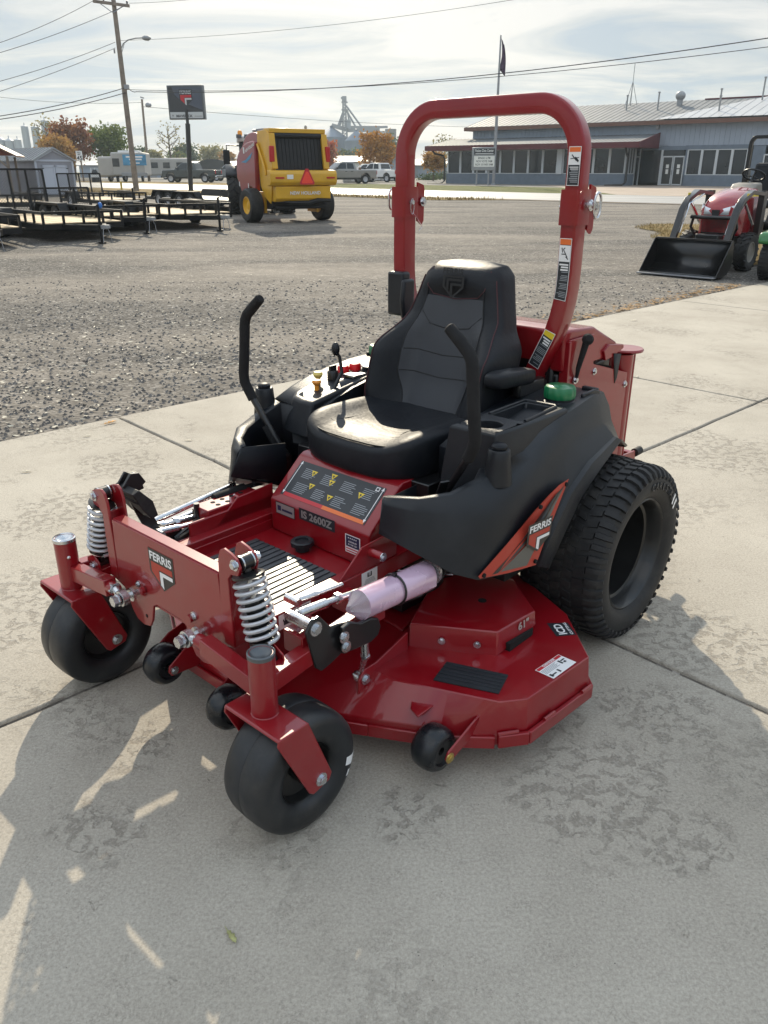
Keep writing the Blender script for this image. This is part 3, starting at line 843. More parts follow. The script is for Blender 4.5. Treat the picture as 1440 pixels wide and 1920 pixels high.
for s in S2:
    c = V(s*.592,-.085,.325)
    w_ = drive_tyre(c, s).build('drive_wheel','rubber',mow,ang=30)
    b = MB()
    prof = [(.207,s*.130),(.212,s*.137),(.206,s*.140),(.198,s*.132),(.192,s*.10),(.186,s*.085),(.176,s*.08),(.172,s*.0),(.168,-s*.03),(.10,-s*.045),(.07,-s*.04),(0,-s*.04)]
    b.lathe(prof,c,(1,0,0),48); 
    b.lathe([(.207,-s*.130),(.198,-s*.132),(.19,-s*.05)],c,(1,0,0),40)
    for k in range(5):
        a = 2*pi*k/5; b.bolt(c+V(-s*.036,cos(a)*.06,sin(a)*.06),(s,0,0),.011,.016)
    b.cyl(c-V(s*.05,0,0),c+V(s*.0,0,0),.035)
    b.build('rim','rim_black',w_,ang=40)
    if s < 0:
        # chalk marks and raised lettering on the outer sidewall
        def side_pt(r, a, l=.0):
            x = .158 if r < .29 else .158-(r-.29)*.75
            return c+V(-x-.004-l, cos(a)*r, sin(a)*r)
        b = MB()
        for a0 in (2.58,2.475):
            b.cut(); rows = []
            for i in range(6):
                r = .243+.040*i/5+ .004*math.sin(i*2.1)
                rows.append([side_pt(r, a0+.05*(j/3-.5)-.10*(i/5-.5)*.6, .002) for j in range(4)])
            b.grid(rows)
        b.build('chalk_mark','decal_white',w_)
        b = MB()
        for i, ch in enumerate('CARLSTAR'):
            a = 1.62+.118*i
            p = side_pt(.248, a, .001); R_ = V(0,-sin(a),cos(a)); U_ = V(0,cos(a),sin(a))
            if R_.cross(U_).x > 0: R_ = -R_
            b.text(ch, p, -R_ if False else R_, U_, .026, 1.0, .5, .0)
        b.build('tyre_lettering','rubber_smooth',w_,ang=0,solid=.003)
# --- anti-scalp rollers and deck ------------------------------------------------
db = MB()
zt, zb = .238, .098
top = [(-.40,.18),(-.69,.32),(-.872,.50),(-.848,.805),(-.797,.868),(-.66,.925),(-.505,.99),(-.445,.985),(-.22,1.00),(.22,1.00),(.445,.985),(.505,.99),(.72,.90),(.76,.55),(.60,.20),(.40,.18)]
bot = [(-.40,.17),(-.70,.31),(-.880,.495),(-.856,.81),(-.803,.882),(-.68,.985),(-.50,1.085),(-.43,1.12),(-.22,1.235),(.22,1.235),(.43,1.12),(.50,1.085),(.73,.91),(.77,.55),(.61,.19),(.40,.17)]
n = len(top)
vt = [V(x,y,zt) for x,y in top]; vb = [V(x,y,zb+(.052 if y > .95 else .03)) for x,y in bot]; vl = [V(x,y,zb) for x,y in bot]
db.poly(vt); db.grid([vt,vb,vl],False,True); db.poly(vl[::-1])
deck = db.build('cutting_deck','red_paint',mow,.003)
# reinforcing lip along the left edge and front
b = MB()
lip = [(-.70,.31),(-.880,.495),(-.858,.812),(-.803,.885)]
for i in range(3):
    p, q = V(*lip[i],.118), V(*lip[i+1],.118)
    b.beam(p+V(-.008,0,0),q+V(-.008,0,0),.014,.042)
for i,(p,q) in enumerate((((-.803,.888),(-.68,.990)),((-.68,.990),(-.50,1.09)),((-.50,1.09),(-.22,1.242)),((-.22,1.242),(.22,1.242)),((.22,1.242),(.50,1.09)))): b.beam(V(*p,.112),V(*q,.112),.010,.040)
b.build('deck_lip','red_paint',deck,.003)
b = MB()
for p,q in (((-.888,.50,.142),(-.886,.55,.142)),((-.874,.69,.142),(-.871,.74,.142)),((-.845,.835,.142),(-.81,.885,.142))): b.cut().tube([p,q],.006,8)
b.build('weld_bead','red_paint',deck)
# pulley cover
def cover(b, s, zz=.315):
    T = [(-.42,.815),(-.652,.675),(-.667,.49),(-.50,.36),(-.36,.38),(-.30,.55)]
    B2 = [(-.425,.825),(-.660,.683),(-.674,.49),(-.50,.35),(-.35,.37),(-.29,.55)]
    vt = [V(-s*x,y,zz) for x,y in T]; vm = [V(-s*x,y,zt+(.03 if i in (2,) else 0)) for i,(x,y) in enumerate(B2)]
    b.poly(vt); b.grid([vt,vm],False,True)
for s in S2:
    b = MB(); cover(b, s); 
    b.prism([(-s*-.36,.78),(-s*-.30,.55),(-s*-.36,.38),(-s*-.16,.45),(-s*-.16,.75)],(0,0,zt),(1,0,0),(0,1,0),(0,0,.012))
    dc = b.build('deck_cover','red_paint',deck,.004)
    if s < 0:
        b = MB()
        d = V(-.235,-.145,0).normalized(); nrm = V(-.145*-1,.235,0).normalized()
        for t in (.38,.78):
            p = V(-.4225,.82,.272)+(V(-.656,.679,.272)-V(-.4225,.82,.272))*t
            b.bolt(p+V(-.004,.008,0),(-.52,.85,0),.0075,.006)
        b.bolt((-.60,.475,.238),(0,0,1),.008,.014)
        b.build('bolt','zinc',dc)
        b = MB(); b.cyl((-.505,.55,.3152),(-.505,.55,.3165),.014); b.build('hole','hole_dark',dc)
        b = MB(); b.box((-.662,.575,.252),(.03,.13,.026)); b.build('vent_slot','hole_dark',dc)
        b = MB()
        rr = V(-.015,-.185,-.0).normalized()
        b.text('61"',(-.6655,.555,.2835),(-.081,-1,0),(.10,-.01,1),.024,1.15,.5,.004)
        b.build('size_decal','decal_silver',dc,ang=0)
b = MB(); 
m1,m2,m3,m4 = V(-.569,.815,zt),V(-.745,.748,zt),V(-.776,.842,zt),V(-.597,.915,zt)
b.hexa([m4+V(0,0,.001),m3+V(0,0,.001),m2+V(0,0,.001),m1+V(0,0,.001),m4+V(0,0,.004),m3+V(0,0,.004),m2+V(0,0,.004),m1+V(0,0,.004)])
for i in range(6):
    t0, t1 = i/6+.02, (i+1)/6-.02
    q = [lerp(m4,m1,t0),lerp(m3,m2,t0),lerp(m3,m2,t1),lerp(m4,m1,t1)]
    b.hexa([x+V(0,0,.004) for x in q]+[x+V(0,0,.006) for x in q])
b.build('step_pad','pad_rubber',deck,.001)
# decals on the deck
b = MB(); w1,w2,w3,w4 = V(-.788,.672,zt+.001),V(-.796,.552,zt+.001),V(-.858,.552,zt+.001),V(-.852,.672,zt+.001)
def quadpt(u,v,l=0): return lerp(lerp(w1,w2,u),lerp(w4,w3,u),v)+V(0,0,l)
def qrect(u0,u1,v0,v1,l): b.poly([quadpt(u0,v0,l),quadpt(u0,v1,l),quadpt(u1,v1,l),quadpt(u1,v0,l)])
b.mat(0); qrect(0,1,0,1,0); b.mat(1); qrect(.02,.98,.03,.2,.0005)
b.mat(2)
for r in range(5):
    qrect(.03,.62-.06*(r%2),.27+.07*r,.30+.07*r,.0005)
b.mat(3); qrect(.70,.76,.3,.6,.0005); qrect(.78,.93,.36,.44,.0005); qrect(.80,.88,.5,.62,.0005); qrect(.05,.12,.68,.9,.0005); qrect(.12,.28,.76,.84,.0005); qrect(.36,.42,.68,.92,.0005)
b.mat(0); b.text('DANGER',quadpt(.5,.17,.001),(w2-w1),(w1-w4),.0085,1.2,.5,0)
b.build('danger_decal',['decal_white','decal_red','decal_text','decal_dark'],deck,ang=0)
b = MB(); b.mat(0); i1,i2,i3,i4 = V(-.672,.418,zt+.001),V(-.722,.368,zt+.001),V(-.780,.415,zt+.001),V(-.738,.466,zt+.001)
b.poly([i1,i4,i3,i2]); b.mat(1)
cen = (i1+i2+i3+i4)/4
rt = ((i3+i2)/2-(i1+i4)/2).normalized(); up = ((i1+i2)/2-(i3+i4)/2).normalized(); rt = -(rt-up*rt.dot(up)).normalized()
R3 = -up if (-up).cross(rt).z > 0 else up
b.text('ICD',cen-rt*.006+V(0,0,.0007),R3,rt,.026,1.0,.5,0)
b.text('CUTTING',cen-rt*.026+V(0,0,.0007),R3,rt,.009,1.25,.5,0)
b.build('cutting_decal',['decal_dark','decal_white'],deck,ang=0)
def roller(c, r=.066, hw=.040, ax=(1,0,0)):
    b = MB()
    b.lathe([(.012,-hw*.72),(r*.55,-hw*.78),(r*.62,-hw),(r*.80,-hw*.98),(r*.95,-hw*.66),(r,-hw*.2),(r,hw*.2),(r*.95,hw*.66),(r*.80,hw*.98),(r*.62,hw),(r*.55,hw*.78),(.012,hw*.72)],c,ax,40)
    return b.build('deck_roller','roller_plastic',mow,ang=50)
c = V(-.690,1.025,.118); rl = roller(c)
b = MB()
b.prism([(.845,.20),(.875,.175),(.895,.135),(1.035,.098),(1.045,.118),(1.035,.138)],(-.752,0,0),(0,1,0),(0,0,1),(.007,0,0))
b.prism([(.905,.205),(.98,.175),(1.035,.138),(1.045,.118),(1.035,.098),(.98,.11)],(-.640,0,0),(0,1,0),(0,0,1),(.007,0,0))
b.prism([(-.640,.960),(-.575,.985),(-.60,1.02),(-.640,1.035)],(0,0,.196),(1,0,0),(0,1,0),(0,0,.006))
rb = b.build('roller_bracket','red_paint',mow,.002)
b = MB(); b.bolt((-.753,1.030,.118),(-1,0,0),.010,.006); b.build('bolt','brass',rb)
for s in S2:
    c = V(s*.165,1.330,.160); rl = roller(c,.066,.038)
    b = MB()
    for sd in S2:
        b.prism([(1.20,.13),(1.20,.24),(1.27,.225),(1.345,.178),(1.35,.16),(1.34,.142)],(c.x+sd*.050,0,0),(0,1,0),(0,0,1),(sd*.006,0,0))
    b.box((c.x,1.205,.20),(.106,.012,.09))
    rb = b.build('roller_bracket','red_paint',mow,.002)
    b = MB()
    for sd in S2: b.bolt((c.x+sd*.058,1.330,.160),(sd,0,0),.009,.006)
    b.build('bolt','zinc',rb)
c = V(.66,1.03,.118); roller(c)
# deck hangers, bell cranks, lift links
for s in S2:
    x = s*.440; xb = s*.462
    b = MB(); b.prism([(1.058,.205),(1.085,.110),(1.06,.105),(.90,.170),(.84,.238),(.84,.30),(.98,.262),(1.035,.262),(1.058,.235)],(x-s*.012,0,0),(0,1,0),(0,0,1),(s*.007,0,0)); h_ = b.build('hanger_plate','red_paint',deck,.002)
    b = MB(); b.bolt((x-s*.004,1.032,.228),(s,0,0),.011,.009); b.tube([(x-s*.045,1.032,.228),(x-s*.01,1.032,.228)],.012,14); b.build('bolt','zinc',h_)
    b = MB(); b.prism([(1.285,.515),(1.262,.545),(1.235,.545),(1.215,.52),(1.195,.495),(1.165,.49),(1.13,.48),(1.125,.42),(1.16,.395),(1.20,.382),(1.235,.375),(1.255,.395)],(xb,0,0),(0,1,0),(0,0,1),(s*.008,0,0))
    b.prism([(1.17,.485),(1.14,.492),(1.10,.470),(1.06,.468),(1.03,.455),(1.02,.425),(1.03,.402),(1.06,.392),(1.12,.398),(1.17,.405)],(xb+s*.012,0,0),(0,1,0),(0,0,1),(s*.014,0,0))
    bc = b.build('bell_crank','black_metal',mow,.003)
    b = MB(); b.bolt((xb+s*.008,1.250,.514),(s,0,0),.013,.010); b.bolt((xb+s*.026,1.166,.457),(s,0,0),.011,.009); b.bolt((xb+s*.026,1.160,.425),(s,0,0),.011,.009); b.build('bolt','zinc',bc)
    b = MB(); b.cyl((xb-s*.085,1.250,.514),(xb,1.250,.514),.017,n=18); b.tube([(xb-s*.085,1.250,.514),(xb-s*.103,1.250,.514)],.013,6,smooth=False); b.build('spacer','zinc',bc)
    b = MB(); b.tube([(xb+s*.010,1.072,.405),(xb+s*.006,1.065,.345)],.012,14); b.tube([(xb+s*.006,1.065,.345),(xb+s*.005,1.063,.337)],.0155,6,smooth=False); b.tube([(xb+s*.005,1.063,.337),(x-s*.020,1.036,.25)],.0085,12); b.lathe([(.02,-.008),(.02,.008),(.011,.01),(.011,-.01),(.02,-.008)],(x-s*.024,1.032,.230),(1,0,0),20)
    b.build('lift_link','zinc',mow,ang=40)
    b = MB(); b.cut().tube([(x-s*.05,1.235,.522),(x-s*.05,1.14,.512)],.014,14); b.tube([(x-s*.05,1.14,.512),(x-s*.035,.60,.452)],.010,12); b.tube([(x-s*.05,1.10,.509),(x-s*.05,1.085,.508)],.016,6,smooth=False)
    b.cut().tube([(x-s*.105,1.20,.522),(x-s*.105,1.12,.512)],.011,12); b.tube([(x-s*.105,1.12,.512),(x-s*.105,1.02,.502)],.007,10); b.cyl((x-s*.09,1.20,.522),(x-s*.14,1.20,.522),.012)
    b.build('lift_rod','zinc',mow,ang=40)
# owner's manual rolled in a clear bag and strapped to the rods
mroll = empty('manual_roll', (0,0,0), 0, 'rolled paper manual in a clear plastic bag strapped beside the mower deck', 'manual')
mroll.location = mow.location; mroll.rotation_euler = mow.rotation_euler
A, B = V(-.458,1.075,.506), V(-.452,.780,.480); t = (B-A).normalized(); u = V(1,0,0); w = t.cross(u)
b = MB(); rows = []
random.seed(3)
for i in range(25):
    f = i/24; r = .043
    if i == 12: r *= .93
    row = []
    for k in range(28):
        a = 2*pi*k/28; q = r*(1+.015*math.sin(5*a+9*f))
        if 3.4 < a < 5.0: q *= 1+.10*f
        row.append(A+(B-A)*f+u*cos(a)*q+w*sin(a)*q)
    rows.append(row)
b.grid(rows,True,True); b.poly(rows[0]); b.poly(rows[-1])
pr = b.build('paper_roll','paper_bag',mroll)
b = MB(); rows = []
for i in range(7):
    f = i/6; r = lerp(.042,.010,f**.8)
    rows.append([A-t*.045*f+u*cos(2*pi*k/24)*r*(1+.12*math.sin(5*k))+w*sin(2*pi*k/24)*r*(1+.1*math.cos(7*k)) for k in range(24)])
b.grid(rows,True,True); b.poly(rows[-1]); b.build('bag_end','clear_bag',mroll); b = MB()
rows = []
for i in range(7):
    f = i/6; r = lerp(.045,.034,f)
    rows.append([B+t*.038*f+u*cos(2*pi*k/24)*r*(1+.05*math.sin(4*k))+w*sin(2*pi*k/24)*r*(1+.06*math.cos(5*k)) for k in range(24)])
b.grid(rows,True,True); b.poly(rows[-1]); b.build('bag_end','clear_bag',mroll)
b = MB(); b.tube([A+(B-A)*.5+u*cos(2*pi*k/32)*.0455+w*sin(2*pi*k/32)*.0455 for k in range(32)],.0035,6,closed=True); b.box(A+(B-A)*.5+V(.0,0,.048),(.014,.010,.01)); b.build('cable_tie','black_metal',mroll)
# labels on the rail
def rail_label(name, y0, y1, z0, z1, kind):
    b = MB(); x = -.3030
    Q = lambda u,v,l=0: V(x-l, lerp(y0,y1,u), lerp(z0,z1,v))
    def R_(u0,u1,v0,v1,l): b.poly([Q(u0,v0,l),Q(u1,v0,l),Q(u1,v1,l),Q(u0,v1,l)])
    b.mat(0); R_(0,1,0,1,0)
    if kind == 'hand':
        b.mat(1); R_(.48,.5,.04,.96,.0005); R_(.53,.95,.82,.92,.0005)
        for r in range(6): R_(.54,.93-.06*(r%2),.18+.1*r,.21+.1*r,.0005)
        b.mat(2); R_(.14,.34,.2,.5,.0006)
        for k in range(5): 
            c_ = .12+.055*k; R_(c_,c_+.035,.48,.78-.08*abs(k-2),.0006)
        R_(.34,.42,.35,.42,.0006)
    else:
        b.mat(1); 
        for r in range(4): R_(.15+.03*r,.88-.03*r,.12+.09*r,.16+.09*r,.0005)
        b.mat(2); R_(.36,.44,.56,.88,.0006); R_(.56,.64,.56,.88,.0006); R_(.44,.56,.56,.62,.0006); R_(.485,.515,.62,.86,.0006)
    b.build(name,['decal_white','decal_text','decal_dark'],mow,ang=0)
rail_label('hand_warning_decal',1.235,1.115,.432,.478,'hand')
rail_label('manual_decal',.905,.835,.432,.480,'book')
# --- discharge chute (far side) ---------------------------------------------------
b = MB(); rows = []
for i in range(13):
    f = i/12; row = []
    for j in range(17):
        g = j/16
        y = lerp(1.0,.50,g); rim = sqrt(max(0,1-((g-.5)/.5)**2))**.7
        x = .66+.36*f*rim; z = .36-.02*f-.10*f*f
        row.append(V(x,y,z))
    rows.append(row)
b.grid(rows); b.build('discharge_chute','chute_grey',deck,solid=.010)
b = MB(); b.tube([(.66,1.02,.37),(.72,.55,.375)],.010,10); b.build('chute_hinge','zinc',deck)
# --- seat base / console ------------------------------------------------------------
b = MB()
# profile in (y,z) swept across x
prof = [(.800,.43),(.802,.547),(.792,.560),(.660,.672),(.640,.682),(.20,.682),(.20,.43)]
b.prism(prof,(-.238,0,0),(0,1,0),(0,0,1),(.476,0,0))
sb = b.build('seat_base','red_paint',mow,.006,seg=3)
# operating label on the sloping face
A0 = V(0,.797,.5555); sl = V(0,-.132,.112).normalized(); nn = V(0,.112,.132).normalized()
def SP(x, t, l=.0012): return V(x, .7915, .5605)+sl*t+nn*l       # x right (mower), t up the slope
b = MB()
def srect(x0,x1,t0,t1,l): b.poly([SP(x1,t0,l),SP(x0,t0,l),SP(x0,t1,l),SP(x1,t1,l)])
b.mat(0); srect(-.198,.205,.012,.155,.0010)
b.mat(1); srect(.00,.190,.012,.026,.0016); b.mat(2); srect(-.192,.00,.012,.026,.0016)
b.mat(3)
random.seed(5)
for bx in range(4):
    for by in range(2):
        x0 = .165-.094*bx; t0 = .036+.060*by
        for r in range(6):
            wd = random.uniform(.040,.062)
            srect(x0-wd,x0,t0+.0068*r,t0+.0088*r if False else t0+.0068*r+.0022,.0016)
b.mat(4)
for (x,t) in ((.118,.110),(.095,.062),(.030,.122),(.024,.098),(-.005,.045),(-.118,.090)):
    b.poly([SP(x,t,.0018),SP(x-.014,t+.026,.0018) if False else SP(x+.014,t+.022,.0018),SP(x-.014,t+.022,.0018)])
b.mat(0)
for (x,t) in ((.118,.110),(.095,.062),(.030,.122),(.024,.098),(-.005,.045),(-.118,.090)): b.poly([SP(x,t+.006,.0024),SP(x+.005,t+.017,.0024),SP(x-.005,t+.017,.0024)])
b.mat(5)
for xx in (.196,-.189):
    srect(xx-.0015,xx+.0015,.03,.145,.0018)
    b.poly([SP(xx-.006,.03,.0018),SP(xx+.006,.03,.0018),SP(xx,.018,.0018)]); b.poly([SP(xx,.155,.0018),SP(xx+.006,.142,.0018),SP(xx-.006,.142,.0018)])
srect(-.176,-.160,.135,.150,.0018); b.mat(0); srect(-.173,-.163,.138,.147,.0022)
b.build('operation_decal',['decal_dark','decal_red','decal_orange','decal_text','decal_yellow','decal_white'],sb,ang=0)
b = MB(); yy = .8025
def frect(x0,x1,z0,z1,l=.0): b.poly([V(x0,yy+l,z0),V(x1,yy+l,z0),V(x1,yy+l,z1),V(x0,yy+l,z1)])
b.mat(0); frect(-.085,.088,.514,.556)
b.mat(1); b.text('IS 2600Z',(.0015,yy+.0008,.523),(-1,0,0),(0,0,1),.025,1.12,.5,0)
b.build('model_decal',['decal_dark','decal_silver'],sb,ang=0)
b = MB(); b.mat(0); frect(.110,.208,.502,.547); b.mat(1); frect(.113,.205,.505,.544,.0006); b.mat(2); frect(.122,.175,.518,.526,.0010); frect(.180,.198,.516,.535,.0010)
b.build('engine_decal',['decal_dark','decal_silver','navy'],sb,ang=0)
b = MB(); b.mat(0); frect(-.199,-.132,.464,.528); b.mat(1); frect(-.195,-.136,.486,.525,.0006)
b.mat(0)
for k in range(5): b.box((-.148-.0085*k,yy+.0012,.517),(.004,.0004,.004))
b.mat(2); frect(-.195,-.136,.468,.472,.0006); frect(-.195,-.136,.477,.481,.0006)
b.mat(0); b.text('ASSEMBLED',(-.1655,yy+.001,.502),(-1,0,0),(0,0,1),.0052,1.0,.5,0); b.text('IN THE USA',(-.1655,yy+.001,.492),(-1,0,0),(0,0,1),.0052,1.0,.5,0)
b.build('origin_decal',['decal_white','navy','decal_red'],sb,ang=0)
# black under-seat tray and body behind
b = MB(); b.box((0,.30,.60),(.62,.60,.16)); b.box((0,-.02,.66),(.60,.26,.30)); b.box((0,.0,.55),(.70,.5,.12)); b.build('seat_mount','black_metal',mow,.004)

# --- side pods -------------------------------------------------------------------------
cols = [ # top(shoulder/lip), crease, outer/bottom   (a,y,z)
 ((.332,.842,.720),(.342,.862,.670),(.352,.880,.620)),
 ((.431,.795,.722),(.437,.810,.640),(.440,.822,.565)),
 ((.500,.727,.732),(.525,.745,.612),(.540,.757,.505)),
 ((.528,.620,.755),(.590,.640,.655),(.588,.700,.480)),
 ((.530,.520,.792),(.600,.540,.712),(.610,.580,.464)),
 ((.537,.420,.825),(.594,.430,.740),(.625,.452,.452)),
 ((.542,.330,.848),(.584,.350,.757),(.630,.385,.550)),
 ((.541,.220,.866),(.573,.235,.782),(.626,.285,.650)),
 ((.538,.100,.880),(.561,.105,.800),(.607,.125,.708)),
 ((.520,-.040,.888),(.553,-.060,.790),(.590,-.085,.742)),
 ((.500,-.150,.872),(.530,-.175,.770),(.566,-.190,.690)),
 ((.450,-.210,.820),(.470,-.225,.740),(.490,-.230,.670))]
pods = {}
for s in S2:
    b = MB()
    X = lambda p: V(s*p[0],p[1],p[2])
    rows = []
    for t,c,o in cols:
        t,c,o = X(t),X(c),X(o)
        rows.append([t,lerp(t,c,.5)+(V(s*.006,0,.004)),c,lerp(c,o,.34),lerp(c,o,.67),o])
    b.grid(rows)
    # flare over the tyre: lip outwards then turned in
    fl = []
    for i in range(5,12):
        o = X(cols[i][2]); k = 1.0 if i < 9 else .6
        fl.append([o,o+V(s*.016*k,-.004,-.004),o+V(s*.024*k,-.060*k,-.030*k),o+V(s*.012*k,-.075*k,-.046*k)])
    b.grid(fl)
    # top deck from the shoulder to the seat side
    tr = []
    for i in range(4,12):
        t = X(cols[i][0]); inn = V(s*.285,t.y,t.z-.004)
        tr.append([t,lerp(t,inn,.06)+V(0,0,.004),lerp(t,inn,.5)+V(0,0,.002),inn,V(s*.285,t.y,.62)])
    b.grid(tr)
    # lip round the lever well
    wl_ = [X(cols[i][0]) for i in range(0,5)]
    inner = [V(s*.340,.812,.716),V(s*.415,.768,.720),V(s*.468,.700,.730),V(s*.492,.610,.752),V(s*.470,.535,.790)]
    deep = [V(s*.350,.790,.60),V(s*.405,.750,.60),V(s*.45,.69,.60),V(s*.47,.60,.60),V(s*.45,.545,.60)]
    b.grid([wl_,[lerp(p,q,.15)+V(0,0,.004) for p,q in zip(wl_,inner)],[lerp(p,q,.8)+V(0,0,.004) for p,q in zip(wl_,inner)],inner,deep])
    # wall between well and top deck
    t4 = X(cols[4][0])
    b.poly([t4,V(s*.285,t4.y,t4.z-.004),V(s*.285,t4.y,.60),V(s*.45,.545,.60),V(s*.470,.535,.790)])
    b.poly([V(s*.285,.52,.60),V(s*.285,.86,.60),*deep,]) if False else None
    # underside
    b.poly([X(cols[i][2]) for i in (0,1,2,3,4,5)]+[V(s*.40,.45,.46),V(s*.34,.60,.50)])
    # inner front wall
    f0 = X(cols[0][0]); b.poly([f0,X(cols[0][2]),V(s*.31,.66,.55),V(s*.31,.66,.70),V(s*.340,.812,.716)])
    pod = b.build('side_pod','black_plastic',mow,ang=38,solid=.004)
    pods[s] = pod
    # side panel with the graphic
    pl = [(.623,.40,.655),(.612,.475,.632),(.601,.60,.568),(.590,.715,.497),(.594,.69,.487),(.615,.57,.470),(.632,.455,.460),(.636,.400,.556),(.632,.305,.650),(.626,.262,.688)]
    b = MB()
    def PP(y, z, l):
        # outer skin of the pod between crease and bottom edge
        a = .630-.16*max(0,(y-.46))*1.0-.05*max(0,.40-y)
        a -= .12*max(0,z-.62)
        return V(s*(a+.006+l),y,z)
    outl = [(.268,.690),(.335,.688),(.40,.676),(.475,.650),(.60,.570),(.712,.500),(.705,.490),(.58,.468),(.455,.455),(.405,.540),(.345,.620)]
    def tri(pts,l,k):
        b.mat(k); b.poly([PP(y,z,l) for y,z in pts])
    tri(outl,.0,0)
    tri([(.30,.675),(.345,.655),(.47,.56),(.62,.484),(.50,.468),(.43,.56),(.36,.635)],.0006,1)
    tri([(.30,.677),(.36,.664),(.46,.605),(.58,.528),(.655,.487),(.63,.484),(.55,.525),(.45,.585),(.355,.652)],.0009,2)
    pn = b.build('side_panel',['red_decal','decal_grey','decal_greydark'],pod,ang=0)
    b = MB(); Rv = (PP(.42,.60,0)-PP(.50,.60,0)).normalized()*(1 if s < 0 else -1)
    if s < 0:
        shield(b, PP(.462,.560,.006), Rv, V(.05*s,0,1), .108, .122, 0,1,2,2)
        b.build('badge',['decal_greydark','red_decal','decal_white'],pn,ang=0)
    b = MB()
    for (y,z) in ((.290,.678),(.452,.652),(.690,.4965),(.462,.470)):
        p = PP(y,z,.002); b.cut().cyl(p-V(s*.004,0,0),p+V(s*.003,0,0),.007,n=12)
    b.build('panel_screw','hole_dark',pn)
    # post with black cap in front of the tray
    b = MB()
    b.lathe([(.045,-.075),(.041,-.035),(.036,.0),(.034,.028),(.030,.033),(.022,.034)],(s*.538,.555,.812),(0,0,1),28); b.poly([(s*.538+.022*cos(2*pi*k/20),.555+.022*sin(2*pi*k/20),.846) for k in range(20)])
    b.build('damper_post','black_plastic',pod)
    b = MB(); b.lathe([(.024,0),(.024,.006),(.020,.011),(.012,.014),(0,.0145)],(s*.538,.555,.848),(0,0,1),24); b.build('post_cap','vinyl',pod)
    # fuel cap
    c = V(s*.457,.085 if s < 0 else -.02,.882)
    b = MB(); b.lathe([(.060,-.03),(.057,.0),(.050,.004),(.050,.012)],c,(0,0,1),36); b.build('filler_neck','black_plastic',pod)
    b = MB(); rows = []
    for (r,h,kn) in ((.046,.012,0),(.053,.012,.0028),(.0555,.022,.0034),(.0545,.042,.0034),(.049,.050,.001),(.025,.052,0),(.022,.055,0),(.009,.056,0)):
        rows.append([c+V(cos(2*pi*k/72)*(r-kn*(.5+.5*cos(12*2*pi*k/72))),sin(2*pi*k/72)*(r-kn*(.5+.5*cos(12*2*pi*k/72))),h) for k in range(72)])
    b.grid(rows,True,True); b.poly(rows[-1]); b.build('fuel_cap','green_cap',pod,ang=50)
    b = MB(); b.prism([(-.10,.890),(-.06,.902),(.02,.900),(.02,.86),(-.10,.86)],(s*.500,0,0),(0,1,0),(0,0,1),(s*.012,0,0)); b.box((s*.47,-.105,.885),(.06,.02,.02)); b.build('neck_guard','black_plastic',pod,.004)
# near pod: cup holder and tray
s = -1; pod = pods[-1]
b = MB(); zz = 0.0
TZ = .888
def tx(p): return (p[0]-.050,p[1]+.090)
tr_ = [tx(p) for p in [(-.345,.30),(-.345,.115),(-.350,.108),(-.440,.100),(-.450,.108),(-.462,.30),(-.455,.308),(-.352,.308)]]
cup = [(-.450+.044*cos(2*pi*k/24),.487+.044*sin(2*pi*k/24)) for k in range(24)]
def resample(poly, n):
    P = poly+[poly[0]]; L = [0]
    for i in range(len(poly)): L.append(L[-1]+hypot(P[i+1][0]-P[i][0],P[i+1][1]-P[i][1]))
    out = []
    for k in range(n):
        d = L[-1]*k/n
        for i in range(len(poly)):
            if L[i+1] >= d: f = (d-L[i])/(L[i+1]-L[i]+1e-9); out.append((lerp(P[i][0],P[i+1][0],f),lerp(P[i][1],P[i+1][1],f))); break
    return out
b.plate_hole((-.528,.17,-.375,.425),resample(tr_,48),TZ,.085)
b.plate_hole((-.520,.425,-.375,.548),cup,TZ,.075)
b.grid([[V(-.375,.17,TZ),V(-.528,.17,TZ),V(-.528,.425,TZ),V(-.520,.548,TZ),V(-.375,.548,TZ)],[V(-.368,.162,TZ-.006),V(-.535,.163,TZ-.006),V(-.536,.43,TZ-.006),V(-.523,.556,TZ-.008),V(-.36,.565,TZ-.008)],[V(-.36,.150,.85),V(-.545,.150,.85),V(-.548,.435,.80),V(-.528,.572,.73),V(-.35,.59,.72)],[V(-.36,.150,.80),V(-.54,.150,.80),V(-.54,.435,.70),V(-.52,.575,.62),V(-.35,.59,.62)]])
b.build('cup_tray','black_plastic',pod,.004,ang=40)
b = MB(); b.tube([V(*tx(p),TZ+.002) for p in [(-.340,.31),(-.337,.11),(-.345,.098),(-.446,.090),(-.456,.10),(-.470,.305)]],.0055,8); b.build('tray_rim','black_plastic',pod)
# far pod: control console with knobs, throttle and key
pod = pods[1]
b = MB()
co = [(.30,.0),(.44,.0),(.47,.03),(.475,.40),(.455,.475),(.42,.515),(.36,.53),(.30,.53)]
cz = lambda y: .905-.085*sstep(-.1,.6,y)
vt = [V(x,y,cz(y)) for x,y in co]; vb = [V(x+(.03 if x > .31 else 0),y+(.03 if y > .4 else 0),.70) for x,y in co]
b.poly(vt); b.grid([vt,vb],False,True); b.build('control_console','black_plastic',pod,.012,seg=3)
b = MB(); ci = [(.315,.02),(.435,.02),(.450,.04),(.455,.39),(.438,.462),(.41,.495),(.36,.505),(.315,.505)]
b.poly([V(x,y,cz(y)+.001) for x,y in ci]); b.build('console_panel','decal_dark',pod,solid=.002)
def onc(x,y,h=0): return V(x,y,cz(y)+h)
def knob(x,y,m,name,r=.016,h=.04):
    b = MB(); b.lathe([(.009,0),(.009,h*.5),(r*.8,h*.62),(r,h*.8),(r*.8,h),(0,h)],onc(x,y),(0,0,1),20); b.build(name,m,pod)
knob(.430,.375,'yellow_knob','choke_knob',.019,.05)
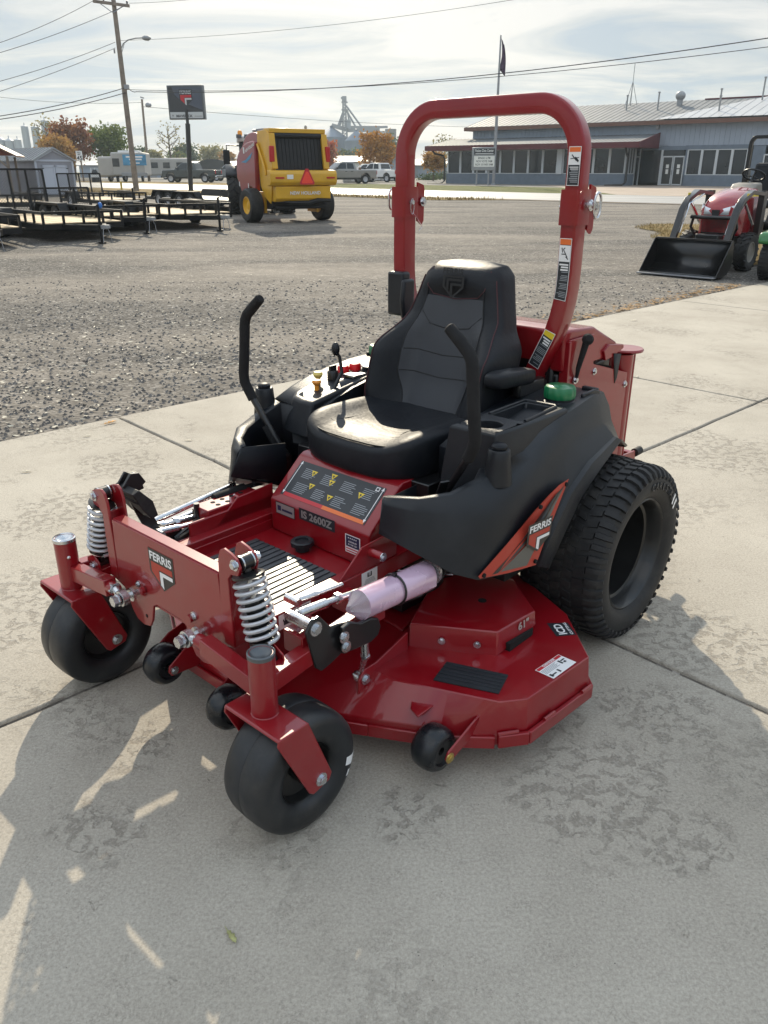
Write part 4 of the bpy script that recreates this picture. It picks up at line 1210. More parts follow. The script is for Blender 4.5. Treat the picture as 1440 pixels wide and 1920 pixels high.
knob(.385,.425,'orange_knob','pto_knob',.018,.042)
b = MB(); b.lathe([(.022,0),(.022,.03),(.018,.036),(0,.038)],onc(.415,.310),(0,0,1),18); b.box(onc(.415,.31,.045),(.008,.036,.02)); b.build('key_switch','black_metal',pod)
for (x,y) in ((.432,.235),(.405,.195)):
    b = MB(); b.lathe([(.024,0),(.024,.018),(.020,.026),(0,.028)],onc(x,y),(0,0,1),20); b.build('warning_light','red_button',pod)
b = MB(); b.box(onc(.355,.25,.006),(.06,.07,.01)); b.build('switch_panel','zinc',pod,.002)
b = MB(); b.lathe([(.036,.002),(.036,.006),(.032,.008),(0,.008)],onc(.365,.15),(0,0,1),24); b.build('hour_meter','black_metal',pod)
b = MB(); b.tube([onc(.335,.385),onc(.340,.335,.05),onc(.350,.335,.105),onc(.355,.345,.125)],.0065,10); b.ball(onc(.355,.350,.140),(.016,.016,.026)); b.build('throttle_lever','black_plastic',pod)
# brake and height levers on the far side
b = MB(); b.tube([(.39,.93,.542),(.385,.80,.548)],.017,16); b.tube([(.385,.80,.548),(.36,.62,.55)],.009,10); b.build('brake_lever','black_foam',mow)
b = MB(); b.tube([(.36,.775,.56),(.365,.76,.60)],.008,10); b.tube([(.365,.76,.60),(.385,.735,.675)],.0125,14); b.build('height_lever','black_foam',mow)
b = MB(); b.box((.345,.90,.50),(.085,.24,.095)); b.box((.30,.90,.485),(.012,.40,.09)); cb = b.build('lever_box','red_paint',mow,.004)
b = MB()
for i in range(4):
    for j in range(2): b.cut().cyl((.325+.03*j,.84+.04*i,.5472),(.325+.03*j,.84+.04*i,.5482),.009,n=12)
b.build('hole','hole_dark',cb)
b = MB(); b.tube([(.345,1.13,.47),(.36,1.0,.51),(.37,.98,.51)],.009,8); b.tube([(.33,1.20,.455),(.345,1.0,.49)],.011,8); b.box((.372,1.0,.50),(.03,.05,.07)); b.cyl((.365,1.02,.50),(.365,1.02,.56),.010); b.build('linkage','black_metal',mow)
b = MB(); b.tube([(.44,1.30,.49),(.44,1.22,.505)],.012,12); b.tube([(.44,1.22,.505),(.44,.80,.545)],.011,12); b.bolt((.36,1.155,.475),(-1,0,0),.012,.01); b.bolt((.36,1.105,.462),(-1,0,0),.012,.01); b.build('linkage_rod','zinc',mow)
# deck-lift foot pedal
b = MB(); b.prism([(1.10,.44),(1.20,.46),(1.275,.66),(1.285,.70),(1.255,.735),(1.225,.73),(1.205,.695),(1.235,.675),(1.18,.54),(1.09,.49)],(.352,0,0),(0,1,0),(0,0,1),(.010,0,0))
b.prism([(1.255,.735),(1.205,.70),(1.195,.66),(1.235,.655),(1.285,.70)],(.385,0,0),(0,1,0),(0,0,1),(.008,0,0)); fpd = b.build('foot_pedal','black_metal',mow,.002)
b = MB(); b.prism([(1.292,.690),(1.268,.700),(1.225,.652),(1.212,.600),(1.235,.592),(1.262,.630)],(.29,0,0),(0,1,0),(0,0,1),(.12,0,0))
for i in range(5): b.box((.35,1.288-.012*i,.668-.014*i+.002),(.112,.005,.006),Matrix.Rotation(-.8,3,'X'))
b.build('pedal_pad','rubber',fpd,.004)
b = MB(); b.bolt((.375,1.232,.712),(-1,0,0),.010,.008); b.build('bolt','zinc',fpd)

# --- levers ---------------------------------------------------------------------------
for s in S2:
    b = MB()
    path = [(.408,.652,1.199),(.412,.652,1.196),(.455,.652,1.162),(.485,.654,1.136),(.497,.655,1.116),(.501,.656,1.095),(.511,.658,1.00),(.521,.660,.92),(.522,.658,.888),(.512,.652,.862),(.492,.647,.826)]
    rr = [.012,.017]+[.0185]*8+[.0185]
    b.tube([(s*x,y,z) for x,y,z in path],rr,18)
    lv = b.build('lever_grip','black_foam',mow)
    b = MB(); b.tube([(s*.495,.648,.832),(s*.40,.628,.69),(s*.37,.60,.62)],.012,14); b.beam((s*.42,.66,.74),(s*.35,.63,.60),.03,.006); b.build('lever_arm','black_metal',lv)

# --- seat ---------------------------------------------------------------------------------
def spow(x, e): return math.copysign(abs(x)**e, x)
b = MB(); rows = []
NU, NV = 56, 22
for j in range(NV+1):
    ph = -pi/2+pi*j/NV; row = []
    for k in range(NU):
        th = 2*pi*k/NU
        cx, sx_ = spow(cos(ph),.30), spow(sin(ph),.36)
        x = .268*cx*spow(cos(th),.36); y = .290*cx*spow(sin(th),.36); z = sx_
        fy = y/.290; fx = x/.268
        top = .805 + .030*sstep(.45,.95,abs(fx))*sstep(-1.1,-.1,fy) -.020*(1-fx*fx)*(1-abs(fy)) -.018*sstep(.55,1.0,fy)*(1-.5*fx*fx)
        bot = .650 + .010*sstep(.3,1,fy)
        zz = lerp(bot,top,.5+.5*z)
        yy = .385+y-(.030*(fx*fx) if fy > 0 else 0)*sstep(0,1,fy)
        row.append(V(x*(1-.05*(.5-.5*z)),yy,zz))
    rows.append(row)
b.grid(rows,True,True)
seat = b.build('seat_cushion','vinyl',mow,ang=60)
def cush_z(x,y):
    fx, fy = x/.268,(y-.385)/.290
    return .805 + .030*sstep(.45,.95,abs(fx))*sstep(-1.1,-.1,fy) -.020*(1-fx*fx)*(1-abs(fy)) -.018*sstep(.55,1.0,fy)*(1-.5*fx*fx)
b = MB()
for s in S2:
    b.tube([V(s*(.150-.02*sstep(.2,.5,y)+.03*sstep(.5,.6,y)),y,cush_z(s*.15,y)-.0035) for y in [.14+.024*i for i in range(18)]],.0025,6)
b.tube([V(x,(.58-.35*x*x),cush_z(x,.57)-.004) for x in [-.16+.02*i for i in range(17)]],.0025,6)
b.tube([V(.250*spow(cos(a),.42),.385+.268*spow(sin(a),.42)-(.03*abs(cos(a)) if sin(a) > 0 else 0),cush_z(.2*spow(cos(a),.5),.385+.25*spow(sin(a),.42))-.006) for a in [2*pi*k/64 for k in range(64)]],.0032,6,closed=True)
b.build('piping','seam',seat)
# seat back: rings stacked up a leaning axis
def back_pt(t, a, inset=0.0):
    z = lerp(.735,1.292,t)
    hw = lerp(.245,.272,sstep(.0,.2,t)) if t < .48 else (lerp(.272,.222,sstep(.48,.66,t)) if t < .66 else lerp(.222,.158,((t-.66)/.34)**.9))
    hw *= 1.0-.10*sstep(.93,1.0,t)
    cap = sqrt(max(0.0,1-max(0,(t-.90)/.10)**2.2)) if t > .90 else (1.0 if t > .06 else .75+.25*t/.06)
    dp = .078*(.35+.65*cap) if t < 1 else .03
    cy = .165-.175*t
    ex = .50
    x = hw*spow(cos(a),ex); yv = spow(sin(a),ex)
    fx = x/hw
    y = cy+dp*yv
    if yv > -.2:
        wing = .115*(1-sstep(.44,.70,t))*sstep(-.25,.22,t)*sstep(.40,.90,abs(fx))
        dish = -.020*(1-fx*fx)*sstep(.05,.3,t)*(1-sstep(.8,.95,t))
        y += (wing+dish)*sstep(-.2,.6,yv)
        y += .012*sstep(.80,.86,t)*(1-fx*fx)*sstep(-.2,.6,yv)
    return V(x*(1-inset),y,z)
b = MB(); rows = []
for j in range(41):
    t = j/40
    if j > 36: t = .90+.10*math.sin(pi/2*(j-36)/4)
    rows.append([back_pt(t,2*pi*k/64) for k in range(64)])
top_c = V(0,-.012,1.300)
rows.append([lerp(p,top_c,.55)+V(0,0,.006) for p in rows[-1]]); rows.append([lerp(p,top_c,.9)+V(0,0,.0005) for p in rows[-2]])
b.grid(rows,True,True); b.poly(rows[-1]); b.poly(rows[0])
sbk = b.build('seat_back','vinyl',mow,ang=60)
def front(x, t, l=.001):
    """point on the front face of the seat back"""
    hw = abs(back_pt(t,0).x); f = max(-.999,min(.999,x/hw)); ca = math.copysign(abs(f)**(1/.50),f); a = math.acos(max(-1,min(1,ca)))
    p = back_pt(t,a); return p+V(0,l,0)
b = MB()
rows = []
for j in range(25):
    t = lerp(.10,.80,j/24); hwid = lerp(.128,.165,sstep(.1,.35,t)) if t < .5 else lerp(.165,.125,sstep(.5,.85,t)) if t < .62 else lerp(.165,.125,sstep(.5,.85,t))
    if t < .12: pass
    rows.append([front(lerp(-hwid,hwid,i/16),t,.0022) for i in range(17)])
b.grid(rows); b.build('backrest_panel','vinyl_panel',sbk)
b = MB()
def seamline(pts, r=.0022): b.tube([front(x,t,.0018) for x,t in pts],r,6)
for s in S2:
    seamline([(s*(lerp(.128,.165,sstep(.1,.35,t)) if t < .5 else lerp(.165,.125,sstep(.5,.85,t))),t) for t in [.10+.03*i for i in range(26)]])
for t in (.32,.46): seamline([(x,t-.02*(1-abs(x)/.16)) for x in [-.16+.02*i for i in range(17)]])
seamline([(-.135,.70),(-.09,.625),(-.03,.61),(.03,.61),(.09,.625),(.135,.70)])
b.build('seam_line','seam',sbk)
b = MB(); seamline([(-.128,.975),(-.128,.86),(-.10,.81),(0,.79),(.10,.81),(.128,.86),(.128,.975)],.0020)
for s in S2: b.tube([back_pt(t,(pi*.17 if s > 0 else pi*.83))+V(0,.002,0) for t in [.08+.03*i for i in range(29)]],.0024,6)
b.build('stitching','stitch',sbk)
b = MB()
o = front(0,.905,.009); Rr, Uu = V(-1,0,0), V(0,-.12,1).normalized()
Q = lambda x,y,l=.0: o+Rr*x+Uu*y+Rr.cross(Uu)*l
def ring(pts, w_):
    cx = sum(p[0] for p in pts)/len(pts); cy = sum(p[1] for p in pts)/len(pts)
    inn = [(cx+(x-cx)*w_,cy+(y-cy)*w_) for x,y in pts]; n = len(pts)
    for i in range(n): b.poly([Q(*pts[i]),Q(*pts[(i+1)%n]),Q(*inn[(i+1)%n]),Q(*inn[i])])
ring([(-.047,.018),(.047,.018),(.047,-.022),(0,-.060),(-.047,-.022)],.80)
b.poly([Q(-.047,.047),Q(-.047,.018),Q(.047,.018),Q(.047,.047)]) if False else None
b.text('FERRIS',Q(0,.024,.006),Rr,Uu,.019,1.15,.5,0)
b.poly([Q(-.012,-.008),Q(-.012,-.044),Q(-.002,-.052),Q(-.002,-.016),Q(.036,-.016),Q(.036,-.008)])
b.poly([Q(-.030,.008),Q(-.030,-.028),Q(-.021,-.036),Q(-.021,.000),Q(.036,.0),Q(.036,.008)])
b.build('emblem','emboss',sbk,ang=0)
# armrests
for s in S2:
    b = MB(); rows = []
    for j in range(17):
        ph = -pi/2+pi*j/16
        rows.append([V(s*.305+.040*spow(cos(ph),.5)*spow(cos(th),.5), (.160 if s < 0 else .02)+.125*spow(cos(ph),.4)*spow(sin(th),.5), .948+.028*spow(sin(ph),.5)+.008*spow(sin(th),.5)) for th in [2*pi*k/32 for k in range(32)]])
    b.grid(rows,True,True); ar = b.build('armrest','vinyl',mow,ang=60)
    b = MB(); b.box((s*.318,.06,.900),(.03,.16,.05)); b.box((s*.30,.0,.86),(.05,.10,.10)); b.build('armrest_bracket','black_metal',ar,.006)

# --- roll bar -----------------------------------------------------------------------------
def rr_prof(w, h, r=.0065):
    out = []
    for cx, cy, a0 in ((w/2-r,h/2-r,0),(-w/2+r,h/2-r,pi/2),(-w/2+r,-h/2+r,pi),(w/2-r,-h/2+r,1.5*pi)):
        for k in range(4): a = a0+pi/2*k/3; out.append((cx+r*cos(a),cy+r*sin(a)))
    return out
yc = -.058
LEG = [(.370,1.50),(.370,1.28),(.3685,1.23),(.363,1.18),(.353,1.13),(.338,1.08),(.310,1.02),(.287,.97),(.270,.93),(.261,.89),(.258,.85),(.258,.60)]
def legx(z):
    for (x0,z0),(x1,z1) in zip(LEG,LEG[1:]):
        if z <= z0 and z >= z1: return lerp(x0,x1,(z0-z)/(z0-z1+1e-9))
    return .37
hoop = [(-.370,yc,1.50),(-.370,yc,1.645)]
for k in range(1,12): a = pi-(pi/2)*k/12; hoop.append((-.215+.155*cos(a),yc,1.645+.158*sin(a)))
hoop += [(-.215,yc,1.803)]
hoop += [(-p[0],p[1],p[2]) for p in hoop[::-1]]
b = MB(); b.sweep(hoop,rr_prof(.062,.050),up=(0,1,0) if False else (0,-1,0),smooth=True)
rb = b.build('roll_bar','red_paint',mow,ang=40)
for s in S2:
    leg = [(s*x,yc,z) for x,z in LEG]
    b = MB(); b.sweep(leg,rr_prof(.056,.072),up=(0,1,0),smooth=True); lg = b.build('roll_bar_post','red_paint',rb,ang=40)
    b = MB(); b.sweep([(s*.370,yc,1.435),(s*.370,yc,1.545)],rr_prof(.070,.088,.010),up=(0,1,0),smooth=True)
    o_ = [(-.10,1.56),(-.135,1.55),(-.140,1.535),(-.137,1.42),(-.125,1.405),(-.10,1.42)]
    for dx in (-.030,.022): b.prism(o_,(s*.370+dx,0,0),(0,1,0),(0,0,1),(.008,0,0))
    sl = b.build('hinge_sleeve','red_paint',rb,ang=40)
    b = MB(); b.bolt((s*.370-.038,-.122,1.490),(-1,0,0),.011,.010); b.bolt((s*.370+.038,-.122,1.490),(1,0,0),.011,.010); b.build('bolt','zinc',sl); b = MB()
    x0 = s*.405
    b.cyl((x0,-.070,1.497),(x0+s*.035,-.070,1.497),.009,n=14); b.lathe([(.018,0),(.018,.006),(.01,.012)],(x0+s*.012,-.070,1.497),(s,0,0),18)
    loop = [(x0+s*.040,-.070+.021*cos(a)*1.0,1.497+.012*math.copysign(1,sin(a))*1.0*(.9)+.028*sin(a)) for a in [2*pi*k/28 for k in range(28)]]
    b.tube(loop,.0042,8,closed=True)
    b.build('hitch_pin','zinc',sl,ang=40); b = MB(); b.cyl((s*.370-s*.034,-.05,1.49),(s*.370-s*.050,-.05,1.49),.008)
    b.tube([(s*.370-s*.045,-.05+.01*cos(a),1.475+.028*sin(a)) for a in [2*pi*k/16 for k in range(16)]],.0016,6,closed=True)
    b.tube([(s*.370-s*.045,-.05,1.455),(s*.370-s*.042,-.085,1.43),(s*.370-s*.042,-.115,1.40),(s*.370-s*.042,-.095,1.385)],.0014,6)
    b.build('clip_pin','zinc',sl,ang=40)
# warning labels on the near post
def post_label(name, z1, z0, ybase, head, pict, par):
    b = MB(); 
    def Q(x, z, l):
        t = V(-(legx(z+.006)-legx(z-.006)),0,.012).normalized(); n_ = V(t.z,0,-t.x)
        return V(-legx(z),yc+.0365+l,z)+n_*x
    def R_(x0,x1,za,zb,l,k):
        b.mat(k); n = max(1,int(abs(zb-za)/.03)); 
        rows = [[Q(x0,lerp(za,zb,i/n),l),Q(x1,lerp(za,zb,i/n),l)] for i in range(n+1)]
        b.grid(rows,False)
    R_(-.0225,.0225,z0,z1,.0018,0); R_(-.0205,.0205,z0+.002,z1-.002,.0022,1)
    R_(-.0205,.0205,z1-.020,z1-.002,.0026,head)
    zz = z1-.024
    if pict:
        R_(-.0205,.0205,z1-.074,z1-.022,.0026,0)
        b.mat(1); 
        for (x0,za,x1,zb) in ((-.010,-.06,.006,-.035),(.006,-.035,.0,-.03),(-.004,-.05,.012,-.05),(-.014,-.066,-.004,-.058),(.008,-.045,.012,-.03)):
            b.beam(Q(x0,z1+za,.0030),Q(x1,z1+zb,.0030),.003,.0004,up=(0,1,0))
        zz = z1-.080
    random.seed(int(z1*100))
    k = 0
    while zz > z0+.012:
        if k < 3: R_(-.017,.017-random.uniform(0,.01),zz-.0062,zz-.001,.0026,0 if k < 3 else 2); zz -= .0085
        else:
            R_(-.018,.018-random.uniform(0,.012),zz-.0034,zz-.0012,.0026,2); zz -= .0052
            if k % 4 == 3: zz -= .006
        k += 1
    b.build(name,['decal_white','decal_dark','decal_text','decal_orange','decal_yellow'],par,ang=0)
post_label('hinge_warning_decal',1.665,1.556,0,3,True,rb) if False else None
post_label('seatbelt_decal',1.395,1.195,0,3,True,rb)
post_label('caution_decal',1.085,.955,0,4,False,rb)
b = MB()
def hoopR(x0,x1,za,zb,l,k): b.mat(k).poly([V(-.370+x0,yc+.0285+l,za),V(-.370+x0,yc+.0285+l,zb),V(-.370+x1,yc+.0285+l,zb),V(-.370+x1,yc+.0285+l,za)])
hoopR(-.022,.022,1.556,1.672,.0006,0); hoopR(-.020,.020,1.558,1.618,.0010,1); hoopR(-.020,.020,1.656,1.670,.0010,3)
b.mat(1); b.beam(V(-.378,yc+.03,1.63),V(-.360,yc+.03,1.648),.003,.0006,up=(0,1,0)); b.beam(V(-.385,yc+.03,1.628),V(-.372,yc+.03,1.640),.006,.0006,up=(0,1,0)); b.beam(V(-.386,yc+.03,1.640),V(-.356,yc+.03,1.636),.002,.0006,up=(0,1,0))
for i in range(9): hoopR(-.017,.015-.003*(i%3),1.610-.0055*i,1.6125-.0055*i,.0014,0 if i < 2 else 2)
b.build('hinge_warning_decal',['decal_white','decal_dark','decal_text','decal_orange'],rb,ang=0)
# belt retractor on the far post
b = MB(); b.box((.365,-.02,1.15),(.082,.05,.17)); b.prism([(-.045,1.06),(.02,1.06),(.03,1.13),(.02,1.21),(-.045,1.21)],(.300,0,0),(0,1,0),(0,0,1),(.022,0,0)); b.build('belt_retractor','black_plastic',rb,.010)

# --- rear engine body -----------------------------------------------------------------------
b = MB()
hood = [(-.090,1.075),(-.115,1.080),(-.300,1.068),(-.500,.982),(-.515,.93),(-.09,.93)]
b.prism(hood,(-.36,0,0),(0,1,0),(0,0,1),(.72,0,0))
hd = b.build('engine_hood','red_paint',mow,.010,seg=3)
b = MB(); b.prism([(-.105,1.045),(-.285,1.045),(-.30,.93),(-.60,.845),(-.60,.45),(-.58,.36),(-.30,.36),(-.105,.62)],(-.372,0,0),(0,1,0),(0,0,1),(.010,0,0))
b.box((-.36,-.105,.86),(.035,.012,.36)); 
sp = b.build('engine_side_panel','red_paint',mow,.002)
b = MB(); b.prism([(-.28,.90),(-.30,.93),(-.50,.885),(-.52,.80),(-.30,.855)],(-.345,0,0),(0,1,0),(0,0,1),(.02,0,0)); b.build('air_gap','hole_dark',sp)
b = MB()
for (y,z) in ((-.31,.90),(-.585,.80),(-.585,.48),(-.13,.87)): b.bolt((-.373,y,z),(-1,0,0),.009,.007)
b.build('bolt','zinc',sp)
b = MB(); b.box((0,-.30,.62),(.68,.40,.60)); b.box((0,-.12,.80),(.64,.06,.34)); eb = b.build('engine_block','black_metal',mow,.01)
b = MB()
for i in range(5): b.box((0,-.086,.72+.05*i),(.60,.012,.012))
b.build('grille_bar','black_metal',eb)
# choke style handle on the side
b = MB(); b.tube([(-.382,-.16,.905),(-.39,-.15,.94),(-.398,-.175,1.03)],[.006,.009,.013],12); b.lathe([(.013,0),(.021,.004),(.021,.012),(.012,.02),(0,.021)],(-.398,-.182,1.04),(-.6,.6,.5),16); eh = b.build('hood_latch','black_foam',mow)
b = MB(); b.bolt((-.378,-.16,.895),(-1,0,0),.010,.008); b.build('bolt','zinc',eh)
# rear guard: rounded post, rods and feet
b = MB()
b.lathe([(0,.012),(.068,.012),(.072,.006),(.070,0)],(-.318,-.675,.915),(0,0,1),40)
b.lathe([(.048,0),(.048,-.48)],(-.325,-.628,.913),(0,0,1),28)
b.box((0,-.64,.905),(.50,.19,.012)); b.box((0,-.60,.66),(.60,.02,.50))
rg = b.build('rear_guard','red_paint',mow,ang=40)
for (x,y) in ((-.345,-.695),(-.325,-.735),(-.20,-.745)):
    b = MB(); b.cyl((x,y,.915),(x,y,.43),.0095,n=12); b.build('guard_rod','red_paint',rg)
b = MB(); b.prism([(-.575,.47),(-.80,.455),(-.815,.34),(-.78,.325),(-.70,.34),(-.575,.34)],(-.362,0,0),(0,1,0),(0,0,1),(.012,0,0)); b.box((0,-.79,.39),(.70,.03,.12)); b.build('rear_bumper','red_paint',rg,.003)
for z in (.440,.335):
    b = MB(); b.cyl((-.352,-.812,z),(-.352,-.862,z),.019,n=16); b.build('bumper_stop','rubber',rg)
b = MB(); b.bolt((-.375,-.665,.42),(-1,0,0),.014,.01); b.build('bolt','zinc',rg)
b = MB(); b.prism([(-.38,.965),(-.42,.985),(-.54,.968),(-.545,.953),(-.45,.93),(-.40,.925)],(-.37,0,0),(0,1,0),(0,0,1),(.14,0,0)); ex = b.build('exhaust_deflector','red_paint',rg,.003)
b = MB(); b.poly([V(-.372,-.455,.945),V(-.372,-.515,.935),V(-.37,-.505,.84),V(-.37,-.49,.82)]); b.build('exhaust_flap','rubber',ex,solid=.004)
# rear suspension spring glimpsed above the tyre
A, B = V(-.36,-.40,.66), V(-.38,-.28,.46); t = (B-A).normalized(); u = t.cross(V(0,1,0)).normalized(); w = t.cross(u)
b = MB(); b.tube([A+t*(.2*i/100)+u*cos(2*pi*i/14)*.035+w*sin(2*pi*i/14)*.035 for i in range(101)],.006,6); b.tube([A,B],.02,10); b.build('rear_spring','spring_paint',mow)
b = MB(); b.tube([(-.40,.55,.44),(-.46,.50,.43),(-.47,.46,.455),(-.44,.44,.46)],.005,6); b.tube([(-.42,.60,.40),(-.30,.65,.38),(-.25,.70,.40)],.004,6); b.build('wire_clip','zinc',mow)
b = MB(); b.lathe([(.0,.02),(.14,.02),(.145,.01),(.145,0),(.12,-.004)],(-.20,.60,.315),(0,0,1),36); b.box((0,.55,.30),(.62,.35,.06)); b.build('belt_pulley','black_metal',mow)
# hose and belts under the pod
b = MB(); b.tube([(-.34,.76,.34),(-.38,.72,.36),(-.40,.64,.40),(-.38,.55,.46)],.010,10); b.build('drain_hose','black_metal',mow)
for s in S2:
    b = MB(); b.box((s*.40,.30,.50),(.24,.30,.30)); b.build('transaxle','black_metal',mow)
# ------------------------------------------------------------------ materials of the street
mat('siding', (.30,.35,.42), .5, .1, 0, .5, .08, .6)
mat('block_blue', (.155,.19,.235), .8, 0, 0, .3, .12, 2, .4, 20)
mat('roof_metal', (.17,.178,.185), .62, .0, 0, .25, .15, .8)
mat('roof_metal_bright', (.42,.42,.42), .42, .1, 0, .5, .10, .8)
mat('maroon', (.10,.016,.022), .45, 0, 0, .5, .15, 2)
mat('brown_trim', (.15,.075,.055), .5)
mat('frame_white', (.52,.55,.57), .45)
mat('glass_dark', (.018,.022,.026), .08, 0, 0, .6, .4, .5)
mat('paper', (.75,.75,.72), .7)
mat('wood_pole', (.23,.19,.155), .85, 0, 0, .3, .3, 3, .5, 12)
mat('steel_grey', (.30,.31,.33), .45, .5, 0, .5, .1, 4)
mat('white_paint', (.72,.73,.73), .45, 0, 0, .5, .05, 3)
mat('sign_dark', (.025,.028,.035), .25, 0, .3, .5, .15, 1)
mat('wire', (.035,.033,.035), .6)
mat('shed_wall', (.30,.30,.33), .75, 0, 0, .3, .10, 2, .3, 30)
mat('shed_trim', (.50,.53,.60), .6)
mat('galv', (.30,.31,.32), .5, .2, 0, .5, .12, 1.5)
mat('bin_metal', (.15,.18,.23), .45, .4, 0, .5, .12, .2)
mat('bin_white', (.40,.43,.46), .6, .1, 0, .5, .08, .2)
mat('bin_concrete', (.20,.19,.18), .85, 0, 0, .3, .1, .1)
mat('bark', (.11,.085,.065), .9, 0, 0, .3, .3, 5, .5, 20)
mat('tyre_far', (.014,.014,.015), .75)
mat('wood_deck', (.52,.40,.25), .7, 0, 0, .4, .25, 4)
mat('wheel_silver', (.45,.46,.48), .35, .6)
mat('tail_red', (.45,.01,.012), .3)
mat('brick_red', (.16,.05,.035), .8, 0, 0, .3, .2, 4)

# ------------------------------------------------------------------ civic centre
P0 = V(5.87,81.34,.51)
bz = atan2(-16.25,20.6)
bld = empty('civic_building',(P0.x,P0.y,0),bz,'long low blue-grey building with metal roofs, maroon canopy and dark windows across the road','building')
Zg, Zb = .25, .51
XE = 17.6
def bl(name, m, fn, parent=bld, **k):
    b = MB(); fn(b); return b.build(name,m,parent,**k)
bl('sill_wall','block_blue',lambda b: b.box((XE/2,.15,(Zg+1.36)/2),(XE,.30,1.36-Zg)))
bl('return_wall','block_blue',lambda b: (b.box((XE-.15,1.1,(Zg+1.36)/2),(.30,1.6,1.36-Zg))))
def upper(b):
    b.box((30.5,3.10,4.3),(59,.2,1.75))
    n = 150
    for i in range(n): b.box((1.0+59*i/n,2.985,4.3),(.05,.03,1.74))
    b.box((.95,6.5,4.3),(.2,6.8,1.75))
bl('siding_wall','siding',upper)
def lower(b):
    b.box((21.42,3.05,1.85),(.12,.24,2.9)); b.box((20.4,3.05,3.32),(2.0,.2,.3)); b.box((18.6,3.1,3.35),(2.6,.2,.35))
    b.box((24,3.05,(Zg+1.28)/2),(5.3,.24,1.28-Zg)); b.box((27.0,3.05,1.85),(.9,.24,3.1)); b.box((23.8,3.05,3.35),(5,.22,.30)); b.box((46,3.05,1.8),(32,.24,3.3))
bl('block_wall','block_blue',lower)
bl('inner_core','black_metal',lambda b: (b.box((31,10,2.7),(59,13,4.9)),b.box((8.6,1.9,2.0),(16.6,2.6,2.9))))
bl('left_wall','block_blue',lambda b: b.box((.15,6,1.9),(.3,11.6,3.3)))
def windows(x0, x1, n, y, z0, z1, parent, colx=()):
    step = (x1-x0)/n
    for i in range(n):
        a, c = x0+i*step, x0+(i+1)*step
        b = MB()
        for z in (z0+.03,z1-.03): b.box(((a+c)/2,y-.02,z),(c-a-.1,.08,.06))
        for x in (a+.05,c-.05): b.box((x,y-.02,(z0+z1)/2),(.1,.08,z1-z0))
        f = b.build('window','frame_white',parent)
        b = MB(); b.box(((a+c)/2,y+.04,(z0+z1)/2),(c-a-.1,.03,z1-z0-.06)); b.build('pane','glass_dark',f)
windows(.1,11.45,8,.12,1.37,3.33,bld)
windows(11.95,XE-.05,4,.12,1.37,3.33,bld)
bl('column','frame_white',lambda b: b.box((11.7,.05,2.35),(.5,.3,2.0)))
windows(21.5,26.2,4,3.0,1.29,3.19,bld)
# glazed return and doors under the canopy
def doors(b):
    b.box((18.55,2.9,3.16),(2.1,.1,.07))
for (x0,x1) in ((19.55,20.45),(27.45,28.4)):
    if x0 < 25:
        for dx in (0,.46):
            b = MB()
            for x in (x0+dx*2.0+.03,x0+dx*2.0+.83): b.box((x,2.94,1.6),(.08,.08,2.2))
            for z in (.56,2.68): b.box((x0+dx*2.0+.43,2.94,z),(.88,.08,.1))
            d = b.build('door','frame_white',bld)
            b = MB(); b.box((x0+dx*2.0+.43,2.97,1.6),(.78,.03,2.06)); b.build('pane','glass_dark',d)
            b = MB(); b.box((x0+dx*2.0+.45,2.935,1.95),(.24,.01,.28)); b.box((x0+dx*2.0+.45,2.935,1.55),(.22,.01,.36)); b.build('notice','paper',d)
            b = MB(); b.box((x0+.86+(.05 if dx else -.0),2.88,1.5),(.03,.05,.35)); b.build('handle','steel_grey',d)
    else:
        b = MB()
        for x in (x0,x1): b.box((x,2.9,1.6),(.09,.1,2.4))
        b.box(((x0+x1)/2,2.9,2.75),(x1-x0,.1,.1)); d = b.build('door','frame_white',bld)
        b = MB(); b.box(((x0+x1)/2,2.93,1.65),(x1-x0-.1,.03,2.1)); b.build('pane','glass_dark',d)
bl('door_column','frame_white',lambda b: b.box((19.45,2.98,1.85),(.16,.2,2.7)))
bl('transom','glass_dark',lambda b: b.box((20.35,2.97,2.95),(1.8,.03,.42)))
b = MB()
for i in range(4): b.box((XE-.02,.2+.55*i,2.35),(.08,.07,2.0))
b.box((XE-.02,1.05,3.32),(.08,1.8,.06)); b.box((XE-.02,1.05,1.39),(.08,1.8,.06)); f = b.build('side_window','frame_white',bld)
bl('pane','glass_dark',lambda b: b.box((XE-.06,1.05,2.35),(.03,1.7,1.9)),f)
b = MB(); b.box((XE-.02,2.02,1.9),(.08,.07,2.8)); b.box((XE-.02,2.92,1.9),(.08,.1,2.8)); b.box((XE-.02,2.47,2.68),(.08,.9,.08)); f = b.build('side_door','frame_white',bld)
bl('pane','glass_dark',lambda b: b.box((XE-.06,2.47,1.75),(.03,.85,2.5)),f)
bl('pane','glass_dark',lambda b: b.box((18.6,2.97,1.9),(1.6,.03,2.4)),f)
# lower roof (lean-to) with ribs, fascia
def lean(b):
    b.prism([(-1.1,3.72),(3.0,4.40),(3.0,4.32),(-1.1,3.64)],(-1.6,0,0),(0,1,0),(0,0,1),(20.6,0,0))
    for i in range(52): 
        x = -1.5+.4*i; b.beam((x,-1.1,3.73),(x,2.98,4.41),.04,.03)
    # hip round the left end
    b.poly([V(-1.6,-1.1,3.70),V(.9,3.0,4.40),V(.9,12,4.40),V(-1.6,14,3.70)])
bl('lower_roof','roof_metal',lean)
def fascia(b):
    b.box((8.7,-1.14,3.52),(20.7,.08,.42)); b.box((-1.64,6,3.52),(.08,14.4,.36)); b.box((8.6,-.5,3.34),(20.4,1.2,.05)); b.box((18.2,1.2,3.34),(1.4,2.6,.05))
    b.prism([(-1.1,3.31),(3.0,3.31),(3.0,4.50),(-1.1,3.74)],(18.98,0,0),(0,1,0),(0,0,1),(.10,0,0))
